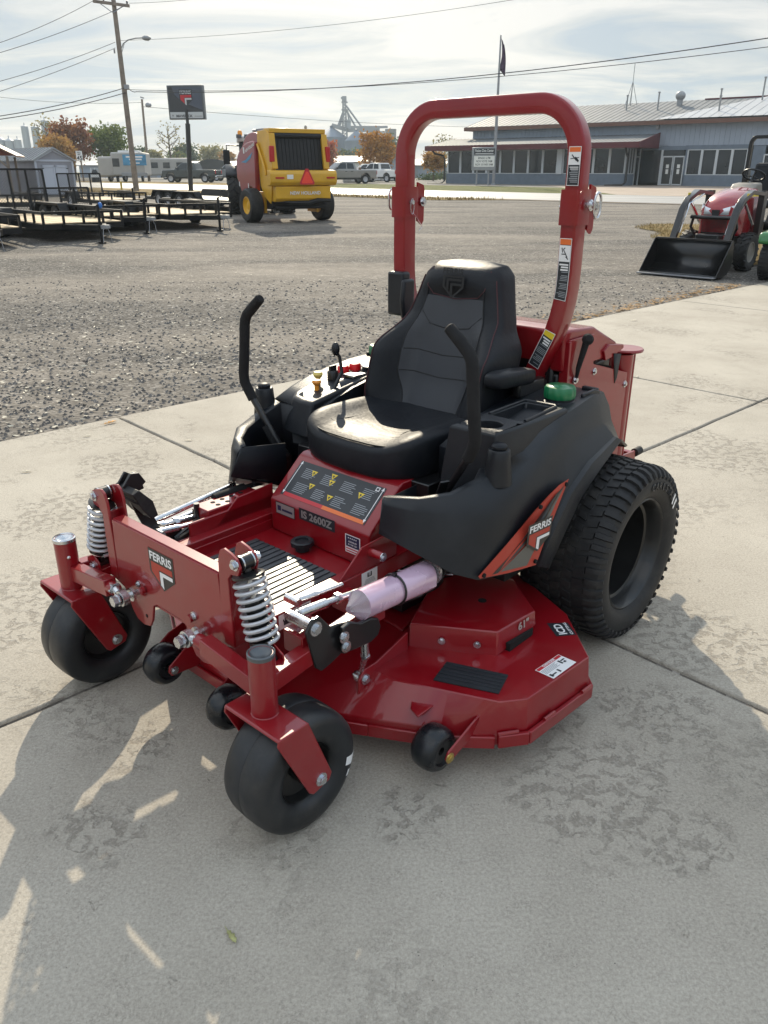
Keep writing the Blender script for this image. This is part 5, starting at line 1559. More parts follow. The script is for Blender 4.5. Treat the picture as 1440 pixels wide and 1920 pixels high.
bl('canopy_fascia','maroon',fascia)
def mainroof(b):
    b.prism([(2.4,5.38),(10.0,7.25),(10.0,7.15),(2.4,5.28)],(.4,0,0),(0,1,0),(0,0,1),(60,0,0))
    for i in range(110): b.beam((.5+.54*i,2.4,5.39),(.5+.54*i,10,7.26),.04,.03)
    b.prism([(10,7.2),(17.6,5.3),(17.6,5.2),(10,7.1)],(.4,0,0),(0,1,0),(0,0,1),(60,0,0))
bl('upper_roof','roof_metal',mainroof)
def rroof(b):
    b.poly([V(18.6,2.3,5.46),V(60,2.3,5.46),V(60,12.4,8.0),V(28.2,12.4,8.0)]); 
    for i in range(52): x = 19+.8*i; y1 = min(12.4,2.3+(x-18.6)*1.05); b.beam((x,2.3,5.47),(x,y1,5.47+(y1-2.3)*.2515),.04,.025)
bl('gable_roof','roof_metal_bright',rroof)
bl('roof_fascia','brown_trim',lambda b: (b.box((30.4,2.38,5.2),(60.2,.10,.30)),b.box((.38,10,5.2),(.08,15.3,.3))))
bl('ridge_trim','maroon',lambda b: b.box((24,10,7.28),(8,.3,.12)))
for x,y,h in ((14.2,7,.9),(17.2,6.5,1.1),(22.2,7,1.0),(25.2,8,1.5),(28.5,9.5,2.0),(29.1,9.3,2.0),(23.0,4.5,.9)):
    bl('vent_pipe','galv',lambda b: (b.cyl((x,y,5.3+.24*(y-2.4)),(x,y,5.6+.24*(y-2.4)+h),.07,n=8),b.cyl((x,y,5.6+.24*(y-2.4)+h),(x,y,5.7+.24*(y-2.4)+h),.11,n=8)))
bl('turbine_vent','galv',lambda b: (b.cyl((18.5,8,6.6),(18.5,8,7.3),.25,n=12),b.ball((18.5,8,7.5),(.42,.42,.38),12,8)))
def ant(b):
    b.cyl((13.7,9,6.9),(13.7,9,10.4),.03,n=6)
    for a in (0,2.1,4.2): b.cyl((13.7+.7*cos(a),9+.7*sin(a),6.7),(13.7,9,8.9),.025,n=6)
bl('antenna','steel_grey',ant)
def spout(b):
    for x in (.0,17.9):
        b.tube([(x-.9 if x < 1 else x,-1.1,3.4),(x-.75 if x < 1 else x,-.9,3.1),(x-.2,-.25,2.9),(x-.1,-.12,2.6),(x-.1,-.12,.75),(x-.3,-.3,.55),(x-1.6,-.8,.50)],.09,8)
bl('downspout','black_metal',spout)
bl('wall_lamp','steel_grey',lambda b: b.box((18.8,2.9,4.95),(.22,.22,.45)))
# board on posts and flagpole
sp_ = at(905,348)
ms = empty('message_board',(sp_.x,sp_.y,sp_.z),-.30,'framed message board on two posts before the long building','sign')
b = MB(); b.box((0,0,2.05),(2.0,.30,1.75)); b.build('cabinet','steel_grey',ms,.03)
b = MB(); b.box((.06,-.16,2.60),(1.72,.02,.46)); b.build('name_panel','sign_dark',ms)
b = MB(); b.text('Fusion Civic Center',(.06,-.172,2.58),(1,0,0),(0,0,1),.20,.9*1.7/(TXT['Fusion Civic Center'][2]/.69*.2),.5,0); b.box((.06,-.172,2.44),(1.5,.004,.05)); b.build('lettering','white_paint',ms,ang=0)
b = MB(); b.box((.06,-.16,1.86),(1.72,.02,.82)); pn = b.build('letter_panel','paper',ms)
b = MB()
for i,k in enumerate(('BINGO 6 PM','NOV VOTE 7AM','NOV 10 FAIR 9AM')): b.text(k,(.06,-.172,2.04-.25*i),(1,0,0),(0,0,1),.16,.8,.5,0)
b.build('lettering','sign_dark',pn,ang=0)
for x in (-.55,.45):
    b = MB(); b.box((x,0,.55),(.12,.12,1.25)); b.build('post','steel_grey',ms)
fp_ = at(925,347)
fl = empty('flagpole',(fp_.x,fp_.y,fp_.z),0,'tall pale flagpole with a dark furled flag in front of the long building','flagpole')
b = MB(); b.tube([(0,0,0),(0,0,4),(0,0,11.2)],[.14,.13,.06],12); b.lathe([(.22,0),(.20,.12),(.14,.14)],(0,0,0),(0,0,1),12); b.build('pole','steel_grey',fl)
b = MB(); rows = []
for i in range(8):
    z = 11.0-i*.32; rows.append([V(.06+.10*math.sin(i*.5)+.05*j*(1+.12*i),.05*math.sin(j*2+i),z-.10*j) for j in range(6)])
b.grid(rows); b.build('flag',mat('flag_cloth',(.06,.03,.07),.8,var=.8,vscale=3),fl,solid=.01)

# ------------------------------------------------------------------ trees
def leafmat(name, c1, c2, c3):
    nt, p = nt_new(name); B = NB(nt)
    f = B.noise(.9, 4, .6)
    B.l(B.ramp(f,[(.3,c1),(.52,c2),(.72,c3)]),p.inputs['Base Color']); p.inputs['Roughness'].default_value = .75
    p.inputs['Specular IOR Level'].default_value = .2
    tr = B.n('ShaderNodeBsdfTranslucent'); B.l(B.ramp(f,[(.3,c1),(.52,c2),(.72,c3)]),tr.inputs[0])
    ms_ = B.n('ShaderNodeMixShader'); ms_.inputs[0].default_value = .42
    out = [q for q in nt.nodes if q.type == 'OUTPUT_MATERIAL'][0]
    B.l(p.outputs[0],ms_.inputs[1]); B.l(tr.outputs[0],ms_.inputs[2]); B.l(ms_.outputs[0],out.inputs[0])
leafmat('leaves_orange',(.30,.13,.03),(.42,.22,.05),(.22,.10,.035))
leafmat('leaves_gold',(.36,.25,.08),(.38,.20,.06),(.26,.21,.07))
leafmat('leaves_rust',(.22,.075,.045),(.26,.11,.05),(.34,.16,.05))
leafmat('leaves_red',(.42,.10,.06),(.45,.17,.07),(.30,.09,.05))
leafmat('leaves_green',(.07,.11,.03),(.14,.18,.05),(.22,.22,.07))
leafmat('leaves_dark',(.05,.08,.035),(.08,.11,.045),(.12,.13,.05))
leafmat('leaves_pale',(.22,.22,.10),(.28,.24,.10),(.18,.20,.09))
def tree(name, base, h, w, lm, n, seed, label, crown0=.28, sparse=.0, group=None, leaf=.22, shape=1.0):
    """tapered trunk, forked limbs, and leaves in clumps at the limb ends"""
    random.seed(seed)
    r = empty(name,base,0,label,'tree',group)
    b = MB(); tips = []
    tr = max(.06,h*.022)
    b.tube([(0,0,-.1),(.02*h,0,h*.25),(.0,.02*h,h*.55),(.01*h,0,h*.88)],[tr*1.3,tr,tr*.6,tr*.12],8)
    nl = 15
    for i in range(nl):
        z0 = h*lerp(crown0,.80,(i+.5)/nl); a = i*2.4+random.uniform(-.4,.4)
        f = (z0/h-crown0)/(1-crown0)
        L = w*.5*(1.05-.55*abs(f-.28)**.8*shape)*random.uniform(.75,1.1)
        e1 = V(cos(a)*L*.55,sin(a)*L*.55,z0+L*.35); e2 = V(cos(a)*L,sin(a)*L,min(h*.97,z0+L*random.uniform(.45,.9)))
        b.tube([(0,0,z0),e1,e2],[tr*.42,tr*.25,tr*.06],5); tips += [e1*1.0,e2]
        for q in range(3):
            a2 = a+random.uniform(-.9,.9); e3 = e1+V(cos(a2)*L*.5,sin(a2)*L*.5,L*random.uniform(.1,.6)); e3.z = min(e3.z,h*.98)
            b.tube([e1,e3],[tr*.16,tr*.04],4); tips.append(e3)
            if sparse > .5:
                for q2 in range(3):
                    a3 = a2+random.uniform(-1,1); e4 = lerp(e1,e3,random.uniform(.4,1))+V(cos(a3)*L*.25,sin(a3)*L*.25,L*random.uniform(.1,.4)); b.tube([lerp(e1,e3,.6),e4],[tr*.08,tr*.03],3)
    tips += [V(random.uniform(-.1,.1)*w,random.uniform(-.1,.1)*w,h*random.uniform(.85,1.0)) for _ in range(5)]
    b.build('trunk','bark',r)
    b = MB()
    for _ in range(n):
        t = random.choice(tips); cr = w*.115
        p = t+V(random.gauss(0,cr),random.gauss(0,cr),random.gauss(0,cr*.8))
        if p.z < h*crown0*.75: continue
        s = leaf*random.uniform(.6,1.3); u = V(random.gauss(0,1),random.gauss(0,1),random.gauss(0,1)).normalized(); v = u.orthogonal().normalized()
        if random.random() < .5: v = u.cross(v)
        b.add([p-u*s*.5,p+v*s*.35,p+u*s*.5,p-v*s*.35],[(0,1,2,3)])
    if n: b.build('crown',lm,r,ang=0)
    return r
def tree_px(name, u, vb, vt, wpx, Y, lm, n, seed, label, **k):
    p = atd(u,vb,Y); zt = atd(u,vt,Y).z; zb = min(p.z,terr(p.x,Y)) if k.pop('drop',True) else p.z
    return tree(name,(p.x,Y,terr(p.x,Y)),zt-terr(p.x,Y),wpx/FPX*Y*.84,lm,n,seed,label,**k)
tree_px('autumn_tree',140,322,228,62,112,'leaves_rust',2600,1,'rust-brown and red autumn tree rising behind the grey shed, left of the speed sign',leaf=.42,group='autumn trees on the left')
tree_px('autumn_tree',112,322,258,58,104,'leaves_gold',2200,2,'yellow-orange autumn tree directly behind the grey shed roof',leaf=.40,group='autumn trees on the left')
tree_px('bare_tree',98,322,214,44,118,'leaves_pale',170,3,'thin nearly bare tree with pale tips above the grey shed, beside the silos',sparse=1,leaf=.4)
tree_px('green_tree',209,322,242,66,116,'leaves_green',3000,4,'round green tree left of the leaning utility pole',crown0=.22,leaf=.42)
tree_px('bare_tree',321,318,228,46,130,'leaves_pale',120,5,'bare grey tree between the far pole and the shop sign',sparse=1,leaf=.35)
for i,(u,vt,wp,Y,lm,lb) in enumerate(((270,280,34,210,'leaves_dark','dark green tree in the far line behind the camper'),(352,272,40,220,'leaves_dark','dark green far tree just left of the shop sign pole'),(292,284,30,200,'leaves_pale','pale far tree right of the camper'),
        (395,278,44,230,'leaves_pale','pale olive far tree above the dark pickup cab'),(428,288,30,225,'leaves_gold','golden far tree at the left edge of the red baler'),(335,290,34,215,'leaves_green','low green far tree above the dark pickup'))):
    tree_px('far_tree',u,318,vt,wp,Y,lm,1100,20+i,lb,group='trees in the far line',crown0=.1,leaf=.75)
tree_px('red_tree',612,322,262,34,130,'leaves_red',1500,31,'reddish autumn tree just right of the yellow baler',leaf=.42)
tree_px('orange_tree',707,326,254,58,112,'leaves_orange',2400,32,'orange autumn tree behind the white pickup',leaf=.40,crown0=.2)
tree_px('small_orange_tree',812,338,286,36,100,'leaves_gold',1500,33,'small orange tree at the left end of the long building',leaf=.30,crown0=.3)
tree_px('bare_tree',632,322,275,30,126,'leaves_pale',30,34,'small bare tree above the silver pickup bonnet',sparse=1,leaf=.3)
tree_px('thin_tree',832,336,250,40,125,'leaves_pale',260,35,'thin nearly leafless tree showing over the left eave of the long building',sparse=1,leaf=.35)
for i,(u,vt,wp,Y,lm,lb) in enumerate(((734,262,52,250,'leaves_dark','dense dark green tree left of the roll bar, in front of the concrete silos'),(655,284,32,270,'leaves_dark','dark green shrub-like tree at the foot of the grain bins'),(682,282,34,280,'leaves_green','green tree at the foot of the grain bins, left of the orange tree'),(628,288,26,275,'leaves_dark','small dark tree below the largest grain bin'))):
    tree_px('far_tree',u,316,vt,wp,Y,lm,1300,40+i,lb,group='trees below the grain bins',crown0=.05,leaf=.8)
for i,(u,v,w_,lb) in enumerate(((805,338,1.6,'low dark shrub left of the downspout of the long building'),(826,336,1.9,'rounded dark shrub touching the corner of the long building'))):
    random.seed(60+i); p = at(u,v); r_ = empty('shrub',p,0,lb,'shrub'); b = MB()
    for _ in range(500):
        q = V(random.gauss(0,.4)*w_,random.gauss(0,.3)*w_,abs(random.gauss(0,.30))*w_*.8); s = .22; u_ = V(random.gauss(0,1),random.gauss(0,1),random.gauss(0,1)).normalized(); v_ = u_.orthogonal().normalized()
        b.add([q-u_*s*.5,q+v_*s*.4,q+u_*s*.5,q-v_*s*.4],[(0,1,2,3)])
    b.build('foliage','leaves_dark',r_,ang=0)

# ------------------------------------------------------------------ grain elevator
def bin_(u0, u1, veave, vpeak, Y, m, roof, label, name='grain_bin', group=None):
    a, c = atd(u0,veave,Y), atd(u1,veave,Y); r = (c.x-a.x)/2; z = a.z; zp = atd((u0+u1)/2,vpeak,Y).z
    e_ = empty(name,((a.x+c.x)/2,Y,terr(0,Y)),0,label,'grain bin',group)
    z -= terr(0,Y); zp -= terr(0,Y)
    b = MB(); prof = []
    k = 24
    for i in range(k): prof += [(r,z*i/k),(r*1.008,z*(i+.5)/k)]
    prof.append((r,z)); b.lathe(prof,(0,0,0),(0,0,1),36); b.build('wall',m,e_)
    if roof:
        b = MB(); b.lathe([(r*1.02,z),(r*.12,zp),(r*.12,zp+.8),(0,zp+.9)],(0,0,0),(0,0,1),36,smooth=False); b.build('roof',roof,e_)
    return e_
YE = 380
gb = 'bins of the grain elevator'
bin_(592,653,258,240,YE,'bin_metal','bin_metal','largest grey corrugated grain bin with conical roof, left of the elevator tower','grain_bin',gb)
bin_(646,690,264,246,YE-12,'bin_metal','bin_metal','shorter grey grain bin with conical roof in front of the elevator tower','grain_bin',gb)
bin_(672,690,250,247,YE+25,'bin_concrete',None,'narrow dark concrete silo between the small bin and the white block','silo',gb)
bin_(688,705,246,244,YE+18,'bin_white',None,'white smooth silo beneath the elevator walkway','silo',gb)
bin_(703,724,246,244,YE+20,'bin_white',None,'white silo beside the brown concrete silos','silo',gb)
bin_(722,743,242,240,YE+24,'bin_concrete',None,'brown-grey concrete silo at the right end of the elevator','silo',gb)
tw = empty('elevator_tower',(atd(646,240,YE).x,YE,terr(0,YE)),0,'tall steel elevator leg tower with sloping spouts above the grain bins','elevator tower')
px = lambda u, v: V(atd(u,v,YE).x-tw.location.x,0,atd(u,v,YE).z-tw.location.z)
b = MB()
for du in (-3,4):
    for dy in (-2,2): b.beam(px(646+du*1.2,262)+V(0,dy,0),px(645+du*.5,184)+V(0,dy,0),.55,.55)
for i in range(14):
    f = i/13; l, r_ = lerp(px(642.4,262),px(643.5,184),f), lerp(px(650.8,262),px(647,184),f); b.beam(l+V(0,-2,0),r_+V(0,-2,0),.3,.3)
    if i < 13: f2 = (i+1)/13; r2 = lerp(px(650.8,262),px(647,184),f2); b.beam(l+V(0,-2,0),r2+V(0,-2,0),.25,.25)
b.build('lattice','steel_grey',tw)
b = MB(); b.box(px(645.5,186),(1.9,1.9,2.2)); b.box(px(642,184),(1.2,1.0,.8)); b.box(px(646,192),(2.6,2.0,.5)); b.box(px(646,206),(2.6,2.0,.4)); b.build('head_house','steel_grey',tw)
b = MB()
for (u0,v0,u1,v1) in ((645,205,634,235),(646,212,637,236),(649,198,678,238),(648,204,667,238),(651,205,657,240)): b.tube([px(u0,v0),px(u1,v1)],.42,6)
b.build('spout','steel_grey',tw)
b = MB(); b.box(px(652,233),(2.7,2.7,3.6)); b.lathe([(1.9,0),(.4,-1.6)],px(652,240),(0,0,1),4); b.build('hopper','bin_white',tw)
b = MB(); b.beam(px(622,235),px(650,243),1.4,1.6); b.beam(px(650,242),px(712,242),2.0,2.4); b.beam(px(690,239),px(727,238),.9,.9); b.beam(px(622,235),px(622,243),.8,.8); b.build('conveyor','steel_grey',tw)
# silos on the far left
for i,(u0,u1,vt,Y,lb) in enumerate(((39,52,237,300,'pale concrete silo, left of the two tall twins behind the shed'),(58,72,238,300,'pale concrete silo, middle of the three tall ones behind the shed'),(76,90,226,300,'tallest pale silo half hidden by the bare tree behind the shed'),
        (26,39,262,310,'short pale silo left of the tall ones behind the shed'),(9,25,264,310,'short round-topped silo second from the left edge'),(-8,8,262,310,'short silo cut by the left edge of the photo'))):
    bin_(u0,u1,vt,vt-2 if i < 4 else vt-5,Y,'bin_white','bin_white',lb,'silo','silos behind the shed')

# ------------------------------------------------------------------ far buildings
def gable(name, u0, u1, vb, ve, vr, Y, depth, wall, roof, label, ridge_along=True, tilt=0.0):
    a, c = atd(u0,vb,Y), atd(u1,vb,Y); w_ = c.x-a.x; g = terr(0,Y)
    ze, zr = atd(u0,ve,Y).z-g, atd(u0,vr,Y).z-g
    e_ = empty(name,((a.x+c.x)/2,Y,g),tilt,label,'building')
    b = MB(); b.box((0,depth/2,ze/2-.2),(w_,depth,ze+.4))
    if not ridge_along: b.prism([(-w_/2,ze-.01),(w_/2,ze-.01),(0,zr)],(0,0,0),(1,0,0),(0,0,1),(0,depth,0))
    else: b.prism([(0,ze-.01),(depth,ze-.01),(depth/2,zr)],(-w_/2,0,0),(0,1,0),(0,0,1),(w_,0,0))
    b.build('wall',wall,e_)
    b = MB()
    if ridge_along:
        for (y0,y1) in ((-.4,depth/2),(depth+.4,depth/2)): b.hexa([V(-w_/2-.3,y0,ze-.1),V(w_/2+.3,y0,ze-.1),V(w_/2+.3,y1,zr),V(-w_/2-.3,y1,zr),V(-w_/2-.3,y0,ze+.05),V(w_/2+.3,y0,ze+.05),V(w_/2+.3,y1,zr+.15),V(-w_/2-.3,y1,zr+.15)])
    else:
        for sd in (-1,1): b.hexa([V(sd*(w_/2+.3),-.3,ze-.15),V(0,-.3,zr),V(0,depth,zr),V(sd*(w_/2+.3),depth,ze-.15),V(sd*(w_/2+.3),-.3,ze),V(0,-.3,zr+.15),V(0,depth,zr+.15),V(sd*(w_/2+.3),depth,ze)])
    b.build('roof',roof,e_)
    b = MB()
    for f in (-.28,.05,.30): b.box((w_*f,-.02,ze*.32),(w_*.12,.08,ze*.6))
    b.build('door','steel_grey',e_)
    return e_
gable('metal_building',150,318,326,310,303,150,16,'siding','galv','long low blue-grey metal building behind the camper on the left')
gable('metal_building',318,445,324,308,303,160,14,'siding','galv','long low pale metal building behind the dark pickup')
gable('metal_building',628,706,322,303,293,150,14,'white_paint','galv','white metal building with pale roof behind the silver pickup')
gable('metal_building',728,765,326,308,293,140,16,'siding','roof_metal_bright','pale gabled metal shed between the white pickup and the roll bar',False)
gable('metal_building',762,838,328,310,299,150,14,'siding','galv','low grey-blue metal building behind the small orange tree')
# dark round-topped shelter
p = at(390,334); e_ = empty('round_shelter',(p.x-1,p.y+10,p.z),.1,'dark dome-roofed shelter standing behind the dark pickup','shelter')
b = MB(); rows = [[V(4.2*cos(pi*i/14),y,3.0*sin(pi*i/14)**.8) for i in range(15)] for y in (0,7)]
b.grid(rows,False); b.poly(rows[0]); b.build('cover',mat('dark_cover',(.035,.034,.034),.8,var=.2,vscale=1),e_)

# ------------------------------------------------------------------ sheds at the left
sp_ = V(-18.9,49.5,terr(0,49.5))
sh_ = empty('garden_shed',sp_,radians(52),'pale grey garden shed with double doors, white trim and ribbed metal roof','shed')
w2, dp, ze, zr = 1.15, 4.4, 1.85, 2.42
b = MB(); b.box((0,dp/2,ze/2),(w2*2,dp,ze)); b.prism([(-w2,ze-.01),(w2,ze-.01),(0,zr)],(0,0,0),(1,0,0),(0,0,1),(0,dp,0)); b.build('wall','shed_wall',sh_)
b = MB()
for sd in (-1,1):
    b.hexa([V(sd*(w2+.14),-.14,ze-.06),V(0,-.14,zr+.02),V(0,dp+.1,zr+.02),V(sd*(w2+.14),dp+.1,ze-.06),V(sd*(w2+.14),-.14,ze-.0),V(0,-.14,zr+.08),V(0,dp+.1,zr+.08),V(sd*(w2+.14),dp+.1,ze)])
    for i in range(14): y = -.1+i*.345; b.beam(V(sd*(w2+.13),y,ze+.02),V(0,y,zr+.10),.05,.05)
b.build('roof','galv',sh_)
b = MB()
for x in (-w2,w2): b.box((x,-.012,ze/2),(.12,.06,ze))
b.box((0,-.012,ze-.02),(2*w2,.05,.10))
for sd in (-1,1): b.beam((sd*w2,-.02,ze+.03),(0,-.02,zr-.03),.05,.12,up=(0,0,1))
b.build('trim','shed_trim',sh_)
for sd in (-1,1):
    b = MB(); x0, x1 = .02*sd, .78*sd
    for x in (x0+.05*sd,x1-.05*sd): b.box((x,-.03,.82),(.10,.05,1.52))
    for z in (.12,1.92): b.box(((x0+x1)/2,-.03,z*.8),(.76,.05,.10))
    b.box(((x0+x1)/2,-.012,.82),(.72,.03,1.5)); d = b.build('door','shed_trim',sh_)
    b = MB(); b.box((x1-.02*sd,-.06,1.42),(.12,.02,.05)); b.box((x1-.02*sd,-.06,.35),(.12,.02,.05)); b.build('hinge','black_metal',d)
sp_ = V(-20.6,45.0,terr(0,45.0))
st = empty('timber_shelter',sp_,radians(16),'small timber shelter with red-brown gable at the left edge of the photo','shelter')
b = MB()
for x in (-1.5,.95):
    for y in (0,3): b.cut().box((x,y,1.0),(.12,.12,2.05))
for x,sd in ((.95,-1),(-1.5,1)): b.cut().beam((x,0,1.45),(x+sd*.55,0,2.0),.08,.08)
b.build('post','wood_pole',st)
b = MB(); b.prism([(-1.9,2.05),(1.3,2.05),(-.3,2.85)],(0,-.15,0),(1,0,0),(0,0,1),(0,.1,0)); b.build('gable','brick_red',st)
b = MB()
for sd in (-1,1): b.hexa([V(-.3+sd*1.75,-.3,1.98),V(-.3,-.3,2.86),V(-.3,3.3,2.86),V(-.3+sd*1.75,3.3,1.98),V(-.3+sd*1.75,-.3,2.06),V(-.3,-.3,2.95),V(-.3,3.3,2.95),V(-.3+sd*1.75,3.3,2.06)])
b.build('roof','brown_trim',st)

# ------------------------------------------------------------------ poles, wires, signs
def pole(u, vb, ut, vt, Y, r0, r1, label, name='utility_pole'):
    p = atd(u,vb,Y); g = terr(p.x,Y); p = V(p.x,Y,g); t = atd(ut,vt,Y)
    e_ = empty(name,p,0,label,'utility pole','wooden poles along the road'); b = MB(); b.tube([V(0,0,-.2),(t-p)*.5,t-p],[r0,(r0+r1)/2,r1],14); b.build('shaft','wood_pole',e_)
    return e_, p, t
Yp = 57.0
up, pb, pt = pole(256,358,209,-30,Yp,.19,.13,'nearest tall wooden utility pole leaning left with crossarm and lamp arm')
rel = lambda u, v, Y=Yp: atd(u,v,Y)-pb
b = MB(); b.beam(rel(176,3)+V(0,-.15,0),rel(244,12)+V(0,-.15,0),.12,.16); ca = b.build('crossarm','wood_pole',up)
b = MB(); b.beam(rel(190,8)+V(0,-.16,0),rel(212,24)+V(0,-.12,0),.03,.05); b.beam(rel(233,12)+V(0,-.16,0),rel(214,24)+V(0,-.12,0),.03,.05); b.build('brace','steel_grey',ca)
b = MB()
for u_,v_ in ((179,3),(196,5),(240,11)): q = rel(u_,v_)+V(0,-.15,.08); b.lathe([(.04,0),(.07,.06),(.05,.12),(.06,.16),(0,.2)],q,(0,0,1),10)
b.build('insulator','grey_cap',ca)
b = MB(); b.tube([rel(228,90),rel(231,82),rel(240,75),rel(255,71.5),rel(268,71)],.035,8); b.tube([rel(228,100),rel(233,82)],.02,6); la = b.build('lamp_arm','galv',up)
b = MB(); a_, c_ = rel(266,71), rel(283,72); b.tube([a_,lerp(a_,c_,.3),lerp(a_,c_,.7),c_],[.05,.14,.15,.04],10); b.lathe([(.10,-.10),(.12,-.02)],lerp(a_,c_,.55),(0,0,1),10); b.build('lamp_head','galv',la)
b = MB(); b.cut().box(rel(237,163),(.30,.3,.25)); b.cut().tube([rel(214,92),rel(215,100)],.05,6); b.build('bracket','steel_grey',up)
p2, pb2, pt2 = pole(280,340,266,186,97,.16,.11,'smaller far wooden pole right of the leaning one, near the camper')
b = MB(); q = atd(273,197,97)-pb2; b.ball(q+V(.3,0,0),(.35,.2,.25),10,8); b.beam(atd(263,182,97)-pb2,atd(270,184,97)-pb2,.1,.12); b.build('pole_lamp','steel_grey',p2)
def wire(a, c, sag, label, r=.016, n=26):
    o = empty('power_line',a,0,label,'wire','overhead wires'); 
    return o
def wire(a, c, sag, label, r=.016, n=26):
    b = MB(); b.tube([lerp(V(0,0,0),c-a,i/n)+V(0,0,-sag*4*(i/n)*(1-i/n)) for i in range(n+1)],r,5)
    o = b.build('power_line','wire'); o.location = a; tag(o,label,'wire','overhead wires'); return o
L_ = lambda u, v, Y: atd(u,v,Y)
wire(L_(-160,125,44),L_(179,-1,Yp),.35,'thin wire from the left end of the crossarm, highest on the left',.014)
wire(L_(-160,140,44),L_(240,8,Yp),.3,'thin wire below the highest one, ending at the crossarm right end',.014)
wire(L_(-160,190,44),L_(216,79,Yp),.25,'wire meeting the leaning pole just above the lamp arm, upper one',.014)
wire(L_(-160,218,44),L_(216,90,Yp),.2,'wire meeting the leaning pole just below the lamp arm height, lower one',.014)
wire(L_(-160,236,44),L_(236,164,Yp),.3,'upper of the two thick cables left of the leaning pole',.022)
wire(L_(-160,240,44),L_(238,173,Yp),.3,'lower of the two thick cables left of the leaning pole',.022)
wire(L_(238,162,Yp),L_(256,172,Yp-.6),.12,'short drooping loop of cable on the right of the leaning pole',.022,8)
wire(L_(256,172,Yp-.6),L_(1660,36,34),.75,'upper of the two thick cables crossing the sky to the right',.020)
wire(L_(238,168,Yp),L_(1660,58,34),.70,'lower of the two thick cables crossing the sky to the right',.014)
wire(L_(226,76,Yp),L_(1100,-24,44),.4,'faint thin wire crossing the upper sky right of the lamp',.010)
wire(L_(242,6,Yp),L_(460,-14,52),.1,'short faint wire at the very top right of the crossarm',.010)
wire(L_(0,182,100),L_(266,192,97),.3,'faint far wire reaching the smaller pole from the left',.018)
wire(L_(268,200,97),L_(1000,240,150),.5,'faint far wire running behind the elevator tower',.022)
# shop sign
sg = at(358,358); es = empty('shop_sign',(sg.x,sg.y,sg.z),0,'dark rectangular pylon sign with crest on a dark pole behind the trailers','sign')
Ys = sg.y; R_ = lambda u, v: atd(u,v,Ys)-V(sg.x,sg.y,sg.z)
c0 = R_(348,192); top = R_(351,222)
b = MB(); b.tube([V(0,0,-.1),V(lerp(0,top.x,.5),0,top.z*.5),V(top.x,0,top.z*.93)],.16,14); b.tube([V(top.x,0,top.z*.92),V(top.x,0,top.z+.5)],.10,12); b.build('pole','black_metal',es)
ang_ = -.16; Rm = Matrix.Rotation(ang_,3,'Z'); sc_ = Ys*1.0/FPX; bw, bh = 66*sc_*.95, 54*sc_*.95
def SB(x, y, l=0): return c0+Rm @ V(x,-.18-l,0)+V(0,0,y)
b = MB(); b.hexa([SB(-bw/2,-bh/2,-.18),SB(bw/2,-bh/2,-.18),SB(bw/2,-bh/2,-.54),SB(-bw/2,-bh/2,-.54),SB(-bw/2,bh/2,-.18),SB(bw/2,bh/2,-.18),SB(bw/2,bh/2,-.54),SB(-bw/2,bh/2,-.54)]); cb = b.build('cabinet','grey_cap',es,.03)
def prect(b, x0, x1, y0, y1, l): b.poly([SB(x0,y0,l-.17),SB(x1,y0,l-.17),SB(x1,y1,l-.17),SB(x0,y1,l-.17)])
b = MB(); b.mat(0); prect(b,-bw/2+.1,bw/2-.1,-bh*.27,bh/2-.1,.0); b.mat(1)
n = 12; pts = []
for i in range(n+1): f = i/n; pts.append(SB(lerp(-bw*.36,bw/2-.1,f),lerp(bh*.5-.1,-bh*.22,f**.45) if f > 0 else bh*.5-.1,.004-.17))
b.poly(pts+[SB(bw/2-.1,bh/2-.1,.004-.17)])
b.build('face_panel',['sign_dark',mat('sign_blue',(.06,.075,.11),.3,0,.2)],cb,ang=0)
b = MB(); prect(b,-bw/2+.1,bw/2-.1,-bh/2+.08,-bh*.28,.0); b.build('name_strip','frame_white',cb)
b = MB(); shield(b,SB(.02*bw,bh*.13,.012-.17),Rm @ V(1,0,0),(0,0,1),bh*.50,bw*.36,0,1,2,2); b.build('crest',['sign_dark','decal_red','frame_white'],cb,ang=0)
b = MB(); b.text('MAVERICK',SB(-.06*bw,-bh*.43,.006-.17),Rm @ V(1,0,0),(0,0,1),bh*.07,bw*.46/(TXT['MAVERICK'][2]/.69*bh*.07),.5,0); prect(b,.22*bw,.44*bw,-bh*.41,-bh*.40,.006); b.poly([SB(-.40*bw,-bh*.36,.006-.17),SB(-.385*bw,-bh*.43,.006-.17),SB(-.37*bw,-bh*.36,.006-.17)]); b.build('lettering','sign_dark',cb,ang=0)
# speed limit sign
sg = at(157,341); es = empty('speed_sign',(sg.x,sg.y,sg.z),-.1,'white speed limit sign reading 45 on a dark post by the road','road sign')
zt_ = atd(155,292,sg.y).z-sg.z; k = sg.y/FPX
b = MB(); b.box((0,.05,zt_/2),(.14,.10,zt_+.6)); b.build('post','wood_pole',es)
b = MB(); b.box((-.08,-.03,zt_),(11*k,.04,15*k)); f = b.build('plate','white_paint',es)
b = MB(); b.text('45',(-.08,-.06,zt_-.42),(1,0,0),(0,0,1),.40,1.1,.5,0); b.text('SPEED',(-.08,-.06,zt_+.24),(1,0,0),(0,0,1),.14,.8,.5,0); b.text('LIMIT',(-.08,-.06,zt_+.06),(1,0,0),(0,0,1),.14,.8,.5,0); b.build('lettering','sign_dark',f,ang=0)
